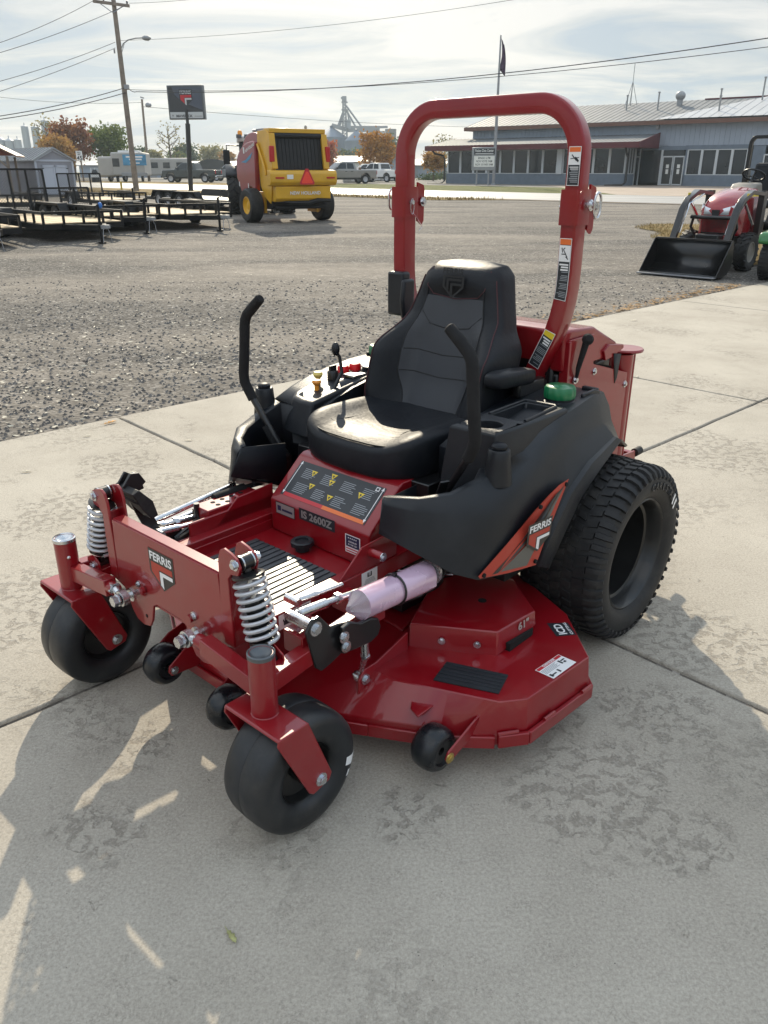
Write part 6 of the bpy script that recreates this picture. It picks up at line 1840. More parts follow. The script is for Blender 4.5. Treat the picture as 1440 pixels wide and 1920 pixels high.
# small things by the road
p = at(675,341); e_ = empty('stone_marker',p,0,'short brown stone post on the far lawn in front of the silver pickup','post'); b = MB(); b.lathe([(.32,0),(.34,.3),(.20,.6),(.24,.95),(.14,1.25),(.16,1.4),(0,1.5)],(0,0,0),(0,0,1),10,smooth=False); b.build('stone',mat('brown_stone',(.13,.085,.06),.9,var=.4,vscale=4),e_)
random.seed(8)
for i,(u,v,lb) in enumerate(((692,341,'pale rock on the far lawn right of the stone post'),(704,340,'larger grey rock below the white pickup rear wheel'),(722,340,'grey rock below the white pickup tailgate'),(738,340,'round rock beside the roll bar left leg, far lawn'),(655,343,'small pale rock below the silver pickup'))):
    p = at(u,v); b = MB(); rows = []
    for a in range(7):
        t_ = pi*a/6; rows.append([V(.7*sin(t_)*cos(2*pi*k/10)*random.uniform(.8,1.1),.5*sin(t_)*sin(2*pi*k/10)*random.uniform(.8,1.1),.35*cos(t_)+.15) for k in range(10)])
    b.grid(rows,False,True); o = b.build('lawn_rock',mat('rock%d'%i if False else 'rock',(.30,.29,.27),.9,var=.3,vscale=3) if i == 0 else 'rock',None); o.location = p; tag(o,lb,'rock','rocks edging the far lawn')
p = at(184,336); e_ = empty('livestock_gate',p,0,'white tubular livestock gate panel left of the green tree','gate'); b = MB()
for i in range(6): b.tube([(-.9,0,.2+.25*i),(.9,0,.2+.25*i)],.03,6)
for x in (-.9,-.3,.3,.9): b.tube([(x,0,0),(x,0,1.5)],.035,6)
b.build('rails','white_paint',e_)
p = at(180,342); e_ = empty('striped_drum',p,0,'dark drum with a white band beside the road, left of the green tree','drum'); b = MB(); b.lathe([(.42,0),(.38,.5),(.34,.9),(.2,1.2),(0,1.2)],(0,0,0),(0,0,1),14); b.build('drum','black_plastic',e_); b = MB(); b.lathe([(.392,.48),(.36,.74)],(0,0,0),(0,0,1),14); b.build('band','white_paint',e_)
p = at(229,362); e_ = empty('marker_post',p,0,'short yellow marker post in the dry grass left of the leaning pole','post'); b = MB(); b.cyl((0,0,0),(0,0,.62),.06,n=10); b.ball((0,0,.62),.06,8,6); b.build('post',mat('post_yellow',(.45,.32,.04),.6),e_)
mat('baler_red', (.24,.012,.018), .30, .1, .6, .5, .12, 3)
mat('baler_yellow', (.62,.34,.01), .40, 0, .3, .5, .12, 2)
mat('belt_black', (.010,.010,.011), .6, 0, 0, .4, .4, 3)
mat('smv_orange', (.85,.06,.03), .5)
mat('trailer_black', (.005,.005,.006), .45, 0, 0, .3, .2, 3)
mat('rim_yellow', (.70,.38,.01), .4)
mat('truck_dark', (.045,.055,.055), .25, .5, .8, .5, .08, 2)
mat('truck_silver', (.27,.26,.245), .28, .5, .8, .5, .08, 2)
mat('truck_white', (.70,.70,.69), .3, 0, .6, .5, .05, 2)
mat('truck_grey', (.16,.17,.18), .3, .3, .6)
mat('chrome', (.75,.76,.78), .12, 1.0)
mat('lamp_glass', (.70,.74,.80), .10, .2, .8)
mat('tractor_red', (.30,.008,.016), .25, .15, .9, .5, .1, 4)
mat('green_paint', (.02,.16,.035), .3, 0, .7, .5, .1, 3)
mat('yellow_line', (.75,.60,.05), .4)
mat('beige_plastic', (.22,.205,.18), .5)
mat('rv_body', (.36,.35,.33), .5, 0, 0, .5, .1, 1)
mat('banner_blue', (.07,.25,.42), .5, 0, 0, .4, .3, .9)
mat('blue_bag', (.03,.16,.5), .4)

def wheel(b_t, b_r, c, r, w, ax=(1,0,0), rim=.55, lugs=0):
    c = V(c); k = r
    b_t.lathe([(k*rim,-w*.40),(k*.72,-w*.5),(k*.90,-w*.47),(k*.985,-w*.34),(k,-w*.1),(k,w*.1),(k*.985,w*.34),(k*.90,w*.47),(k*.72,w*.5),(k*rim,w*.40)],c,ax,32)
    if lugs:
        for i in range(lugs):
            a = 2*pi*i/lugs
            for sd in (-1,1):
                aa = a+(pi/lugs if sd > 0 else 0)
                p0 = c+V(0,cos(aa)*r*.99,sin(aa)*r*.99); p1 = c+V(sd*w*.46,cos(aa+.28)*r*.93,sin(aa+.28)*r*.93)
                b_t.beam(p0,p1,.06*r/.5,.07*r/.5,up=(0,cos(aa),sin(aa)))
    if b_r is not None:
        for sd in (-1,1): b_r.lathe([(k*rim*1.01,sd*w*.40),(k*rim*.93,sd*w*.41),(k*rim*.88,sd*w*.33),(k*rim*.5,sd*w*.24),(k*rim*.2,sd*w*.30),(0,sd*w*.30)],c,ax,24)

# ------------------------------------------------------------------ round baler (Y forward, seen from behind)
aL, aR = at(481,418), at(619,412.6)
mid = (aL+aR)/2; ex = aR-aL; rz = atan2(ex.y,ex.x)
tw_ = ex.length                                   # between wheel centres, roughly
bal = empty('round_baler',mid,rz,'large yellow and red round hay baler seen from behind on the gravel','baler')
BS = .90; hw = tw_/2/BS; bal.scale = (BS,BS,BS*.93)
for sd in (-1,1):
    bt, br = MB(), MB(); wheel(bt,br,(sd*(hw-.06),.45,.56),.57,.46,rim=.52)
    for k in (-.14,-.07,0,.07,.14): bt.lathe([(.575,-.012),(.575,.012)],(sd*(hw-.06)+k,.45,.56),(1,0,0),32)
    w_ = bt.build('wheel','rubber',bal); br.build('rim','rim_yellow',w_)
b = MB(); b.box((0,.5,.56),(2*hw-.5,.18,.22)); b.box((-.75,.8,.75),(.15,1.8,.5)); b.box((.75,.8,.75),(.15,1.8,.5)); b.beam((0,1.5,.6),(0,4.2,.55),.25,.2)
for sd in (-1,1): b.prism([(.1,.30),(.8,.30),(.8,.9),(.1,.95)],(sd*.92,0,0),(0,1,0),(0,0,1),(sd*.08,0,0))
b.build('chassis','baler_yellow',bal,.01)
# red rounded side shields
for sd in (-1,1):
    pr = [(.42,1.02),(.55,.98),(.75,1.16),(1.0,1.17),(1.2,1.0),(1.35,.88),(1.62,.98),(1.95,1.45),(1.98,1.75)]
    pr += [(1.95-.02*i*0-(1.45)*(1-cos(pi/2*i/10)),1.85+.80*sin(pi/2*i/10)) for i in range(11)]
    pr += [(.38,2.60),(.34,2.3)]
    b = MB(); b.prism(pr,(sd*.98,0,0),(0,1,0),(0,0,1),(sd*.17,0,0)); ss = b.build('side_shield','baler_red',bal,.04,seg=3)
    b = MB(); b.prism([(.5,2.30),(1.1,2.05),(1.5,1.98),(1.1,1.95),(.7,2.1)] ,(sd*1.152,0,0),(0,1,0),(0,0,1),(sd*.004,0,0)); b.build('stripe','banner_blue',ss,ang=0)
    if sd < 0:
        b = MB(); b.box((-1.155,1.22,2.36),(.006,.10,.20)); b.text('NEW HOLLAND',(-1.157,.62,2.42),(0,-1,.30),(0,.3,1),.10,.75,.6,0); b.box((-1.155,1.0,1.20),(.006,.05,.16)); b.box((-1.155,1.75,1.25),(.006,.05,.16)); b.build('lettering','white_paint',ss,ang=0)
b = MB(); pr = [(1.3,2.0)]+[(1.9-.9*(1-cos(pi*i/10)),2.35+.60*sin(pi*i/10)) for i in range(11)]
b.prism(pr,(-.92,0,0),(0,1,0),(0,0,1),(1.84,0,0)); b.build('front_body','baler_red',bal,.03)
# yellow tailgate: side cheeks, cross members, dark belts between
def gate(b):
    ch = [(-.42,.62),(-.52,1.0),(-.62,1.72),(-.48,2.86),(-.30,2.98),(.38,2.95),(.42,2.4),(.30,1.2),(.05,.85)]
    for sd in (-1,1): b.prism(ch,(sd*.86,0,0),(0,1,0),(0,0,1),(sd*.16,0,0))
    b.beam((-1.0,-.30,2.95),(1.0,-.30,2.95),.42,.14)
    for sd in (-1,1): b.beam((sd*.93,-.655,1.75),(sd*.93,-.50,2.86),.20,.10,up=(0,1,0))
    for sd in (-1,1): b.tube([(sd*1.06,.30,2.55),(sd*1.06,-.15,1.85),(sd*1.06,-.25,1.55)],.045,8)
gb_ = MB(); gate(gb_); tg = gb_.build('tailgate','baler_yellow',bal,.015)
b = MB()
for i in range(13): b.box((-.78+.13*i,-.50+.0,2.28),(.118,.05,1.12),Matrix.Rotation(-.135,3,'X'))
b.box((0,-.40,2.3),(1.7,.05,1.15),Matrix.Rotation(-.135,3,'X')); b.tube([(-.84,-.46,2.80),(.84,-.46,2.80)],.09,14); b.build('belt','belt_black',tg)
b = MB(); b.prism([(-.62,1.72),(-.84,1.70),(-.90,1.60),(-.90,1.33),(-.82,1.22),(-.62,1.20)],(-1.20,0,0),(0,1,0),(0,0,1),(2.40,0,0)); 
b.prism([(-.62,1.22),(-.80,1.20),(-.80,.80),(-.70,.70),(-.52,.70)],(-1.0,0,0),(0,1,0),(0,0,1),(2.0,0,0)); lb = b.build('rear_panel','baler_yellow',tg,.03,seg=3)
b = MB(); b.text('NEW HOLLAND',(.0,-.812,.93),(1,0,0),(0,0,1),.105,1.0,.45,.002); b.build('lettering','white_paint',lb,ang=0)
b = MB()
for i,(k,m_) in enumerate(((1.0,0),(.74,1))):
    pts = [(-.24*k,-.21*k),(.24*k,-.21*k),(.27*k,-.15*k),(.05*k,.30*k),(-.05*k,.30*k),(-.27*k,-.15*k)]
    b.mat(m_).prism(pts,(.08,-.905-.006*i,1.46-.015*i),(1,0,0),(0,0,1),(0,-.008,0))
b.build('slow_vehicle_emblem',['decal_red','smv_orange'],lb,ang=0)
for x in (-.88,.95):
    b = MB(); b.box((x,-.905,1.47),(.30,.02,.055)); b.build('reflector','tail_red',lb)
b = MB(); b.box((-.52,-.905,1.50),(.22,.015,.14)); b.build('plate','paper',lb)
for sd in (-1,1):
    b = MB(); b.box((sd*1.0,-.63,2.22),(.16,.10,.5)); b.build('tail_lamp','tail_red',tg,.02)
b = MB(); b.tube([(-.95,-.60,.72),(-.4,-.72,.66),(.2,-.75,.66),(.5,-.78,.74),(1.0,-.75,.72)],.07,10); b.tube([(-1.0,-.4,.6),(1.0,-.4,.58)],.12,12); b.box((0,-.2,.62),(1.9,.5,.35)); b.tube([(-.9,-.55,.50),(.9,-.62,.50)],.05,8); b.build('pusher_bar','belt_black',bal)
b = MB(); b.box((-.1,.9,2.98),(1.2,.9,.16)); b.tube([(-.8,1.2,3.0),(.4,1.0,3.08)],.05,8); b.ball((.45,-.2,3.08),(.05,.05,.08),8,6); b.build('top_frame','galv',bal)

# ------------------------------------------------------------------ tractor hitched ahead of it
f_ = V(-sin(rz),cos(rz),0)
trc = empty('farm_tractor',mid+f_*5.2+V(1.15,.2,.03),radians(10),'farm tractor with big lugged tyres standing in front of the round baler','tractor'); trc.scale = (.88,.9,.80)
for sd in (-1,1):
    bt, br = MB(), MB(); wheel(bt,br,(sd*1.02,0,.93),.93,.58,lugs=22,rim=.5); w_ = bt.build('wheel','rubber',trc); br.build('rim','black_metal',w_)
    bt, br = MB(), MB(); wheel(bt,br,(sd*.74,2.6,.66),.66,.42,lugs=18,rim=.5); w_ = bt.build('wheel','rubber',trc); br.build('rim','black_metal',w_)
    b = MB(); b.lathe([(1.05,-.32),(1.05,.32)],(sd*1.02,0,.95),(1,0,0),18,a0=-.2+pi*.5,a1=pi*1.35) if False else b.grid([[V(sd*(.72+.62*j),1.05*cos(a),.95+1.05*sin(a)) for j in (0,1)] for a in [.25+2.3*i/12 for i in range(13)]],True); b.build('fender','black_plastic',trc,solid=.03)
    b = MB(); b.tube([(sd*.72,.9,2.75),(sd*1.25,.7,2.78),(sd*1.25,.7,2.5)],.03,8); mr = b.build('mirror_arm','black_metal',trc)
    b = MB(); b.box((sd*1.27,.68,2.28),(.26,.08,.62)); b.build('mirror','black_plastic',mr,.04)
b = MB(); b.box((0,1.9,1.25),(.8,2.6,.8)); b.prism([(.9,1.3),(3.3,1.15),(3.3,1.75),(.9,2.0)],(-.40,0,0),(0,1,0),(0,0,1),(.80,0,0)); b.build('bonnet','baler_red',trc,.06)
b = MB(); b.box((0,.1,1.15),(1.2,1.8,.7)); b.build('body','black_metal',trc,.03)
b = MB()
for x in (-.72,.72):
    for y in (-.7,.95): b.cut().beam((x,y,1.4),(x*.96,y*.92,2.85),.09,.09)
b.build('cab_frame','black_metal',trc)
b = MB(); b.box((0,.1,2.15),(1.36,1.56,1.35)); b.build('cab_glass','glass_dark',trc)
b = MB(); b.box((0,.1,2.97),(1.66,2.0,.22)); b.box((0,.1,3.12),(1.0,1.2,.14)); rf = b.build('cab_roof','white_paint',trc,.06)
b = MB(); b.lathe([(.09,0),(.09,.14),(.05,.2),(0,.21)],(-.7,-.6,3.1),(0,0,1),12); b.build('beacon','orange_knob',rf)
b = MB()
for x in (-.75,-.45,.45,.75): b.box((x,-.95,3.06),(.2,.12,.14))
b.build('work_lamp','grey_cap',rf)

# ------------------------------------------------------------------ trailers
def trailer(foot, hd, L, Wd, label, axles=1, rails=True, gate=0.0, bag=False, flat=False, deckz=.40, railz=.63):
    """utility trailer: X forward, root under the jack at the tongue"""
    e_ = empty('utility_trailer',foot,hd,label,'trailer','trailers parked on the gravel')
    x1 = -.95; x0 = x1-L; h = Wd/2
    b = MB()
    for sd in (-1,1): b.beam((x0,sd*h,deckz-.07),(x1,sd*h,deckz-.07),.06,.12)
    b.beam((x0,-h,deckz-.07),(x0,h,deckz-.07),.06,.12); b.beam((x1,-h,deckz-.07),(x1,h,deckz-.07),.06,.12)
    for i in range(1,7): b.beam((lerp(x0,x1,i/7),-h,deckz-.09),(lerp(x0,x1,i/7),h,deckz-.09),.05,.06)
    for sd in (-1,1): b.beam((x1-.5,sd*h*.75,deckz-.10),(.12,sd*.04,deckz-.06),.08,.12)
    fr = b.build('frame','trailer_black',e_)
    b = MB(); n = max(6,int(Wd/.15))
    for i in range(n): b.box(((x0+x1)/2,lerp(-h,h,(i+.5)/n),deckz-.005+.002*(i%2)),(L-.02,Wd/n-.012,.03))
    b.build('deck','wood_deck' if not flat else 'deck_worn',e_)
    if rails:
        b = MB(); k = int(L/.62)
        for sd in (-1,1):
            b.beam((x0,sd*h,railz),(x1,sd*h,railz),.055,.055)
            for i in range(k+1): b.beam((lerp(x0,x1,i/k),sd*h,deckz-.1),(lerp(x0,x1,i/k),sd*h,railz),.05,.05,up=(0,1,0))
        b.beam((x1,-h,railz),(x1,h,railz),.055,.055)
        for i in range(1,4): b.beam((x1,lerp(-h,h,i/4),deckz-.1),(x1,lerp(-h,h,i/4),railz),.05,.05,up=(0,1,0))
        b.build('side_rail','trailer_black',e_)
    xa = x0+L*.43
    for sd in (-1,1):
        for a in range(axles):
            xx = xa+(a-(axles-1)/2)*.84
            bt, br = MB(), MB(); wheel(bt,br,(xx,sd*(h+.18),.31),.31,.20,(0,1,0)); w_ = bt.build('wheel','tyre_far',e_); br.build('rim','wheel_silver',w_)
        half = .48+.42*(axles-1); b = MB()
        y0, y1 = sd*(h+.03), sd*(h+.30)
        pts = [(xa-half-.12,.40),(xa-half+.12,.68),(xa+half-.12,.68),(xa+half+.12,.40)]
        b.grid([[V(x,y0,z),V(x,y1,z),V(x,y1,z-.06)] for x,z in pts],False); b.prism(pts,(0,y0,0),(1,0,0),(0,0,1),(0,sd*.01,0)); b.build('fender','trailer_black',e_,solid=.006)
    b = MB(); b.beam((xa-.42*(axles-1),-h-.15,.33),(xa-.42*(axles-1),h+.15,.33),.06,.06); b.build('axle','trailer_black',e_)
    b = MB(); b.beam((-.1,0,deckz-.06),(.36,0,deckz-.04),.08,.08); b.prism([(.30,-.05),(.46,-.05),(.50,0),(.46,.05),(.30,.05)],(0,0,deckz-.06),(1,0,0),(0,1,0),(0,0,.07)); b.build('coupler','galv',e_)
    b = MB(); b.cyl((0,0,.03),(0,0,deckz+.42),.032,n=12); b.cyl((0,0,.0),(0,0,.03),.09,n=14); b.tube([(0,0,deckz+.42),(0,.10,deckz+.44),(0,.10,deckz+.38)],.012,6); b.build('jack','trailer_black',e_)
    b = MB()
    for y in (-.05,.05): b.cut().tube([(.30,y,deckz-.08),(.33,y*1.6,.22),(.34,y*2,.02)],.008,5)
    b.build('safety_chain','steel_grey',e_)
    if gate:
        gx = x0-.03; b = MB(); z0, z1 = deckz, deckz+gate; lean_ = -.10
        for z in (z0+.03,z1): b.beam((gx+lean_*(z-z0),-h,z),(gx+lean_*(z-z0),h,z),.05,.05)
        k = 4
        for i in range(k+1): b.beam((gx,lerp(-h,h,i/k),z0),(gx+lean_*gate,lerp(-h,h,i/k),z1),.05,.05,up=(0,1,0))
        g_ = b.build('ramp_gate','trailer_black',e_)
        b = MB(); m_ = .075
        nn = int((Wd+gate)/m_)
        for i in range(nn):
            for s_ in (0,1):
                y = -h+i*m_; # diagonals
                pa = [(y,z0),(y-gate,z1)] if s_ else [(y-gate,z0),(y,z1)]
                (ya,za),(yb,zb) = pa
                t0 = max(0,(-h-min(ya,yb))/gate); t1 = min(1,(h-min(ya,yb))/gate)
                if t1 <= t0: continue
                P = lambda t: (ya+(yb-ya)*t,za+(zb-za)*t)
                if yb < ya: t0, t1 = 1-t1, 1-t0
                (a1,a2),(c1,c2) = P(t0),P(t1)
                b.beam((gx+lean_*(a2-z0),a1,a2),(gx+lean_*(c2-z0),c1,c2),.009,.009,up=(1,0,0))
        b.build('mesh_panel','trailer_black',g_,ang=0)
    if bag:
        b = MB(); b.ball((.0,.06,deckz+.40),(.05,.05,.07),10,8); b.build('plug_cover','blue_bag',e_)
    return e_
mat('loader_black', (.006,.006,.007), .3, 0, .5, .4)
mat('deck_worn', (.40,.39,.36), .35, .2, 0, .5, .3, 4)
hd = radians(-50)
trailer(at(-10,472),hd,4.3,1.75,'black trailer cut by the left edge of the photo, nearest to the camera',1)
trailer(at(192,456),hd,5.0,1.85,'black railed trailer with tall mesh ramp gate, nearest of those wholly in view',2,gate=1.15,bag=True)
trailer(at(276,438),hd+.03,4.4,1.75,'black railed trailer with low mesh gate, second one from the camera',2,gate=.60)
trailer(at(413,433),hd+.02,4.2,1.85,'black railed trailer closest to the baler wheel, coupler pointing right',1)
trailer(at(447,404)+V(.9,2.0,0),hd+.06,5.2,2.05,'flat car-hauling trailer with square fenders and shiny worn deck behind the railed ones',2,rails=False,flat=True)
trailer(at(395,402)+V(.3,4.0,0),hd+.04,4.8,2.05,'flat trailer with square fenders, farthest back, seen beyond the railed trailers',2,rails=False,flat=True)
trailer(at(205,405)+V(0,3.0,0),hd-.02,4.4,1.8,'black railed trailer at the back of the row, in front of the shed',1,gate=.9)
trailer(at(70,410)+V(-1.0,2.0,0),hd-.03,4.2,1.8,'black railed trailer half hidden behind the tall mesh gate',1)

# ------------------------------------------------------------------ pickups
def pickup(loc, rz, m, label, cat='pickup truck', crew=True, group='pickups parked across the road'):
    """X forward, Y left; 5.7 m long"""
    e_ = empty('pickup_truck',loc,rz,label,cat,group)
    L, h = 5.7, .93
    xf, xr = L/2, -L/2; wf, wr = xf-.95, xr+1.15
    def archp(x): return [(x-.47,.50)]+[(x-.46*cos(pi*i/8),.50+.42*sin(pi*i/8)) for i in range(1,8)]+[(x+.47,.50)]
    low = [(xr+.02,.52)]+archp(wr)+archp(wf)+[(xf-.04,.46),(xf,.62),(xf-.02,1.02),(xf-.16,1.14),(xf-1.35,1.20),(xr,1.18)]
    b = MB(); b.prism(low,(0,-h,0),(1,0,0),(0,0,1),(0,2*h,0)); bd = b.build('body',m,e_,.05,seg=3)
    xc0 = xf-1.35; xc1 = xr+1.95
    cab = [(xc0+.02,1.18),(xc0-.75,1.80),(xc0-1.0,1.86),(xc1+.25,1.84),(xc1+.02,1.18)]
    b = MB(); vs = []
    for sd in (-1,1): vs.append([V(x,sd*(h-.06 if z < 1.3 else h-.20),z) for x,z in cab])
    b.grid([vs[0],vs[1]],False); b.poly(vs[0]); b.poly(vs[1]); cb = b.build('cab',m,e_,.04,seg=2)
    def win(name, pts, sd):
        b = MB(); b.poly([V(x,sd*(lerp(h-.055,h-.195,(z-1.18)/.66)+.008),z) for x,z in pts]); b.build(name,'glass_dark',cb)
    xm = (xc0-.75+xc1)/2
    for sd in (-1,1):
        win('side_window',[(xc0-.28,1.28),(xc0-.80,1.74),(xm+.28,1.77),(xm+.28,1.28)],sd); win('side_window',[(xm+.18,1.28),(xm+.18,1.77),(xc1+.42,1.75),(xc1+.30,1.28)],sd)
        b = MB(); b.box((xc0-.35,sd*(h+.12),1.33),(.14,.22,.18)); b.build('mirror','black_plastic',e_,.03)
        for xx in (xm+.2,xc1+.45): 
            b = MB(); b.box((xx+.12,sd*(h+.012),1.06),(.20,.03,.04)); b.build('handle','black_plastic',bd)
        b = MB(); b.box((xr-.005,sd*(h-.10),.98),(.05,.16,.34)); b.build('tail_light','tail_red',e_,.01)
        b = MB(); b.box((xf-.04,sd*(h-.22),.92),(.10,.40,.20)); b.build('headlight','lamp_glass',e_,.02)
    b = MB(); b.poly([V(xc0-.04,-(h-.16),1.25),V(xc0-.04,h-.16,1.25),V(xc0-.70,h-.28,1.77),V(xc0-.70,-(h-.28),1.77)]); b.build('windscreen','glass_dark',cb,solid=.0)
    cb.children
    b = MB(); b.poly([V(xc1+.045,-(h-.2),1.30),V(xc1+.045,h-.2,1.30),V(xc1+.20,h-.28,1.74),V(xc1+.20,-(h-.28),1.74)]); b.build('rear_window','glass_dark',cb)
    b = MB(); b.box((xf+.01,0,.90),(.05,1.05,.28)); b.build('grille','black_plastic',e_,.02)
    b = MB(); b.box((xf+.03,0,.56),(.14,1.80,.20)); b.build('bumper','chrome' if m != 'truck_dark' else 'black_plastic',e_,.03)
    b = MB(); b.box((xr-.03,0,.56),(.16,1.80,.18)); b.build('bumper','chrome',e_,.03)
    b = MB(); b.box((xr-.012,0,.90),(.03,1.36,.44)); b.box((xr-.03,0,1.02),(.02,.25,.06)); b.build('tailgate',m,e_,.01)
    b = MB(); b.box(((xr+xc1)/2,0,1.10),(xc1-xr-.12,1.6,.2)); b.build('bed','black_metal',e_)
    for x in (wf,wr):
        for sd in (-1,1):
            bt, br = MB(), MB(); wheel(bt,br,(x,sd*(h-.14),.39),.39,.26,(0,1,0),rim=.60); w_ = bt.build('wheel','tyre_far',e_); br.build('rim','wheel_silver',w_)
    b = MB(); b.box((0,0,.46),(4.6,1.3,.2)); b.build('chassis','black_metal',e_)
    return e_
def tp(u, v, Y): p = atd(u,v,Y); return V(p.x,Y,terr(p.x,Y))
pickup(tp(361,343,87),radians(170),'truck_dark','dark grey-green crew cab pickup facing left across the road, behind the shop sign pole')
pickup(tp(647,346,80),radians(205),'truck_silver','silver-beige crew cab pickup facing left, nose hidden behind the baler')
pickup(tp(712,341,90),radians(139),'truck_white','white pickup seen from behind, right of the silver pickup')
pickup(tp(690,336,104),radians(190),'truck_white','white vehicle mostly hidden between the silver pickup and the white pickup')
pickup(tp(560,337,98),radians(200),'truck_dark','dark pickup mostly hidden behind the round baler')
pickup(tp(440,338,100),radians(175),'truck_grey','grey pickup mostly hidden behind the tractor wheel')

# camper with a banner
cp = tp(252,341,93); cm = empty('camper_van',cp,radians(8),'weathered camper with open awning and a blue banner behind the leaning pole','camper')
k = 93/FPX
b = MB(); b.box((-.3,1.5,1.75),(3.4,5.5,2.3)); bd = b.build('body','rv_body',cm,.15)
b = MB(); b.box((.45,-1.27,2.15),(2.4,.04,1.05)); bn = b.build('banner','banner_blue',cm)
b = MB(); b.box((.45,-1.30,2.45),(1.7,.01,.16)); b.box((.55,-1.30,2.20),(1.3,.01,.14)); b.box((.45,-1.30,1.85),(1.0,.01,.10)); b.build('lettering','decal_white',bn)
b = MB(); b.box((-1.5,-1.26,1.9),(.7,.04,.8)); b.build('window','glass_dark',cm)
b = MB(); b.box((-.3,1.2,2.98),(2.2,2.2,.22)); b.build('roof_unit','white_paint',cm,.05)
for x in (-1.6,1.0):
    bt, br = MB(), MB(); wheel(bt,br,(x,-.6,.36),.36,.24); w_ = bt.build('wheel','tyre_far',cm); br.build('rim','wheel_silver',w_)
b = MB(); b.box((.3,-1.28,.75),(2.7,.06,.35)); b.build('bumper','steel_grey',cm,.03)
p = tp(222,341,94); t2 = empty('box_trailer',p,radians(70),'low grey camper trailer with dark windows left of the banner camper','camper')
b = MB(); b.box((0,0,1.5),(3.6,2.2,2.0)); b.build('body','rv_body',t2,.2)
for y in (-1.12,1.12):
    for x in (-.9,.4): 
        b = MB(); b.box((x,y,1.8),(.9,.04,.7)); b.build('window','glass_dark',t2)
for y in (-.95,.95):
    bt, br = MB(), MB(); wheel(bt,br,(0,y,.36),.36,.24,(0,1,0)); w_ = bt.build('wheel','tyre_far',t2); br.build('rim','wheel_silver',w_)
p = tp(318,338,118); t3 = empty('travel_trailer',p,radians(4),'pale travel trailer parked behind the dark pickup','camper')
b = MB(); b.box((0,1,1.6),(5.5,2.3,2.2)); b.build('body','rv_body',t3,.2)
for x in (-1.8,-.2,1.6):
    b = MB(); b.box((x,-.17,1.8),(.9,.04,.7)); b.build('window','glass_dark',t3)
for x in (-.5,.4):
    bt, br = MB(), MB(); wheel(bt,br,(x,-.05,.36),.36,.24,(0,1,0)); w_ = bt.build('wheel','tyre_far',t3); br.build('rim','wheel_silver',w_)

# ------------------------------------------------------------------ compact tractor with loader bucket
bL, bR = at(1193,513), at(1345,523)
bm = (bL+bR)/2; exx = bR-bL; rzz = atan2(exx.y,exx.x)+pi-radians(12)        # local X = operator's right = towards bL
ct = empty('loader_tractor',bm,rzz,'small red tractor with black loader bucket and black roll bar at the right edge','tractor')
HW = exx.length/2
b = MB()
bk = [(.0,.03),(-.02,.0),(-.46,.03),(-.60,.14),(-.56,.52),(-.50,.53)]
# curved bucket: floor, back and side cheeks
rows = []
for y,z in [(.02,.03),(-.20,.02),(-.42,.05),(-.55,.14),(-.58,.28),(-.52,.54)]: rows.append([V(-HW,y,z),V(HW,y,z)])
b.grid(rows,False)
bu = b.build('bucket','black_metal',ct,solid=.014)
b = MB()
for sd in (-1,1): b.prism([(.02,.02),(-.20,.01),(-.42,.04),(-.55,.13),(-.58,.28),(-.52,.55),(-.46,.55)],(sd*HW,0,0),(0,1,0),(0,0,1),(sd*.012,0,0))
b.box((0,-.50,.545),(2*HW,.05,.03)); b.build('bucket_cheek','black_metal',bu,.002)
b = MB(); b.box((0,.05,.022),(2*HW+.02,.10,.016)); b.build('cutting_edge','steel_grey',bu)
for sd in (-1,1):
    x = sd*.46
    b = MB(); b.sweep([(x,-.62,.30),(x,-.95,.98),(x,-1.12,1.14),(x,-1.45,1.26),(x,-2.05,1.22)],[(-.035,-.055),(.035,-.055),(.035,.055),(-.035,.055)],up=(1,0,0)); la = b.build('loader_arm','loader_black',ct,.008)
    b = MB(); b.cyl((x*1.0,-1.0,.92),(x,-.70,.42),.022,n=10); b.cyl((x,-1.75,.75),(x,-1.25,1.10),.028,n=10); b.tube([(x*.85,-.8,.62),(x*.85,-1.05,1.08),(x*.85,-1.6,1.22)],.012,6); b.build('cylinder','chrome',la)
    b = MB(); b.box((x*1.0,-2.05,.85),(.10,.16,.85)); b.build('loader_post','black_metal',ct)
    b = MB(); b.box((x+sd*.04,-1.45,1.22),(.012,.5,.05)) ; b.build('decal','yellow_line',la)
b = MB(); b.tube([(-.40,-1.20,.86),(.40,-1.20,.86)],.032,10); b.tube([(.36,-1.22,.86),(.40,-1.25,.70),(.30,-1.3,.5)],.025,8); b.tube([(-.36,-1.22,.86),(-.40,-1.25,.70),(-.30,-1.3,.5)],.025,8); b.build('brush_guard','black_metal',ct)
# bonnet: lofted
b = MB(); rows = []
for (y,hw,z0,z1) in ((-1.26,.20,.62,.98),(-1.30,.27,.58,1.09),(-1.50,.32,.56,1.20),(-1.80,.34,.56,1.28),(-2.15,.35,.56,1.33),(-2.30,.35,.56,1.33)):
    rows.append([V(-hw,y,z0),V(-hw*1.02,y,lerp(z0,z1,.5)),V(-hw*.98,y,lerp(z0,z1,.80)),V(-hw*.72,y,lerp(z0,z1,.96)),V(0,y,z1),V(hw*.72,y,lerp(z0,z1,.96)),V(hw*.98,y,lerp(z0,z1,.80)),V(hw*1.02,y,lerp(z0,z1,.5)),V(hw,y,z0)])
b.grid(rows); b.poly(rows[0]); b.poly(rows[-1]); bo = b.build('bonnet','tractor_red',ct,ang=50)
for sd in (-1,1):
    b = MB(); b.grid([[V(sd*.07,-1.268,.90),V(sd*.19,-1.258,.90),V(sd*.30,-1.36,.93),V(sd*.335,-1.55,1.0)],[V(sd*.05,-1.285,.98),V(sd*.17,-1.272,1.02),V(sd*.28,-1.36,1.06),V(sd*.335,-1.52,1.08)]]); b.build('headlight','lamp_glass',bo,solid=.01)
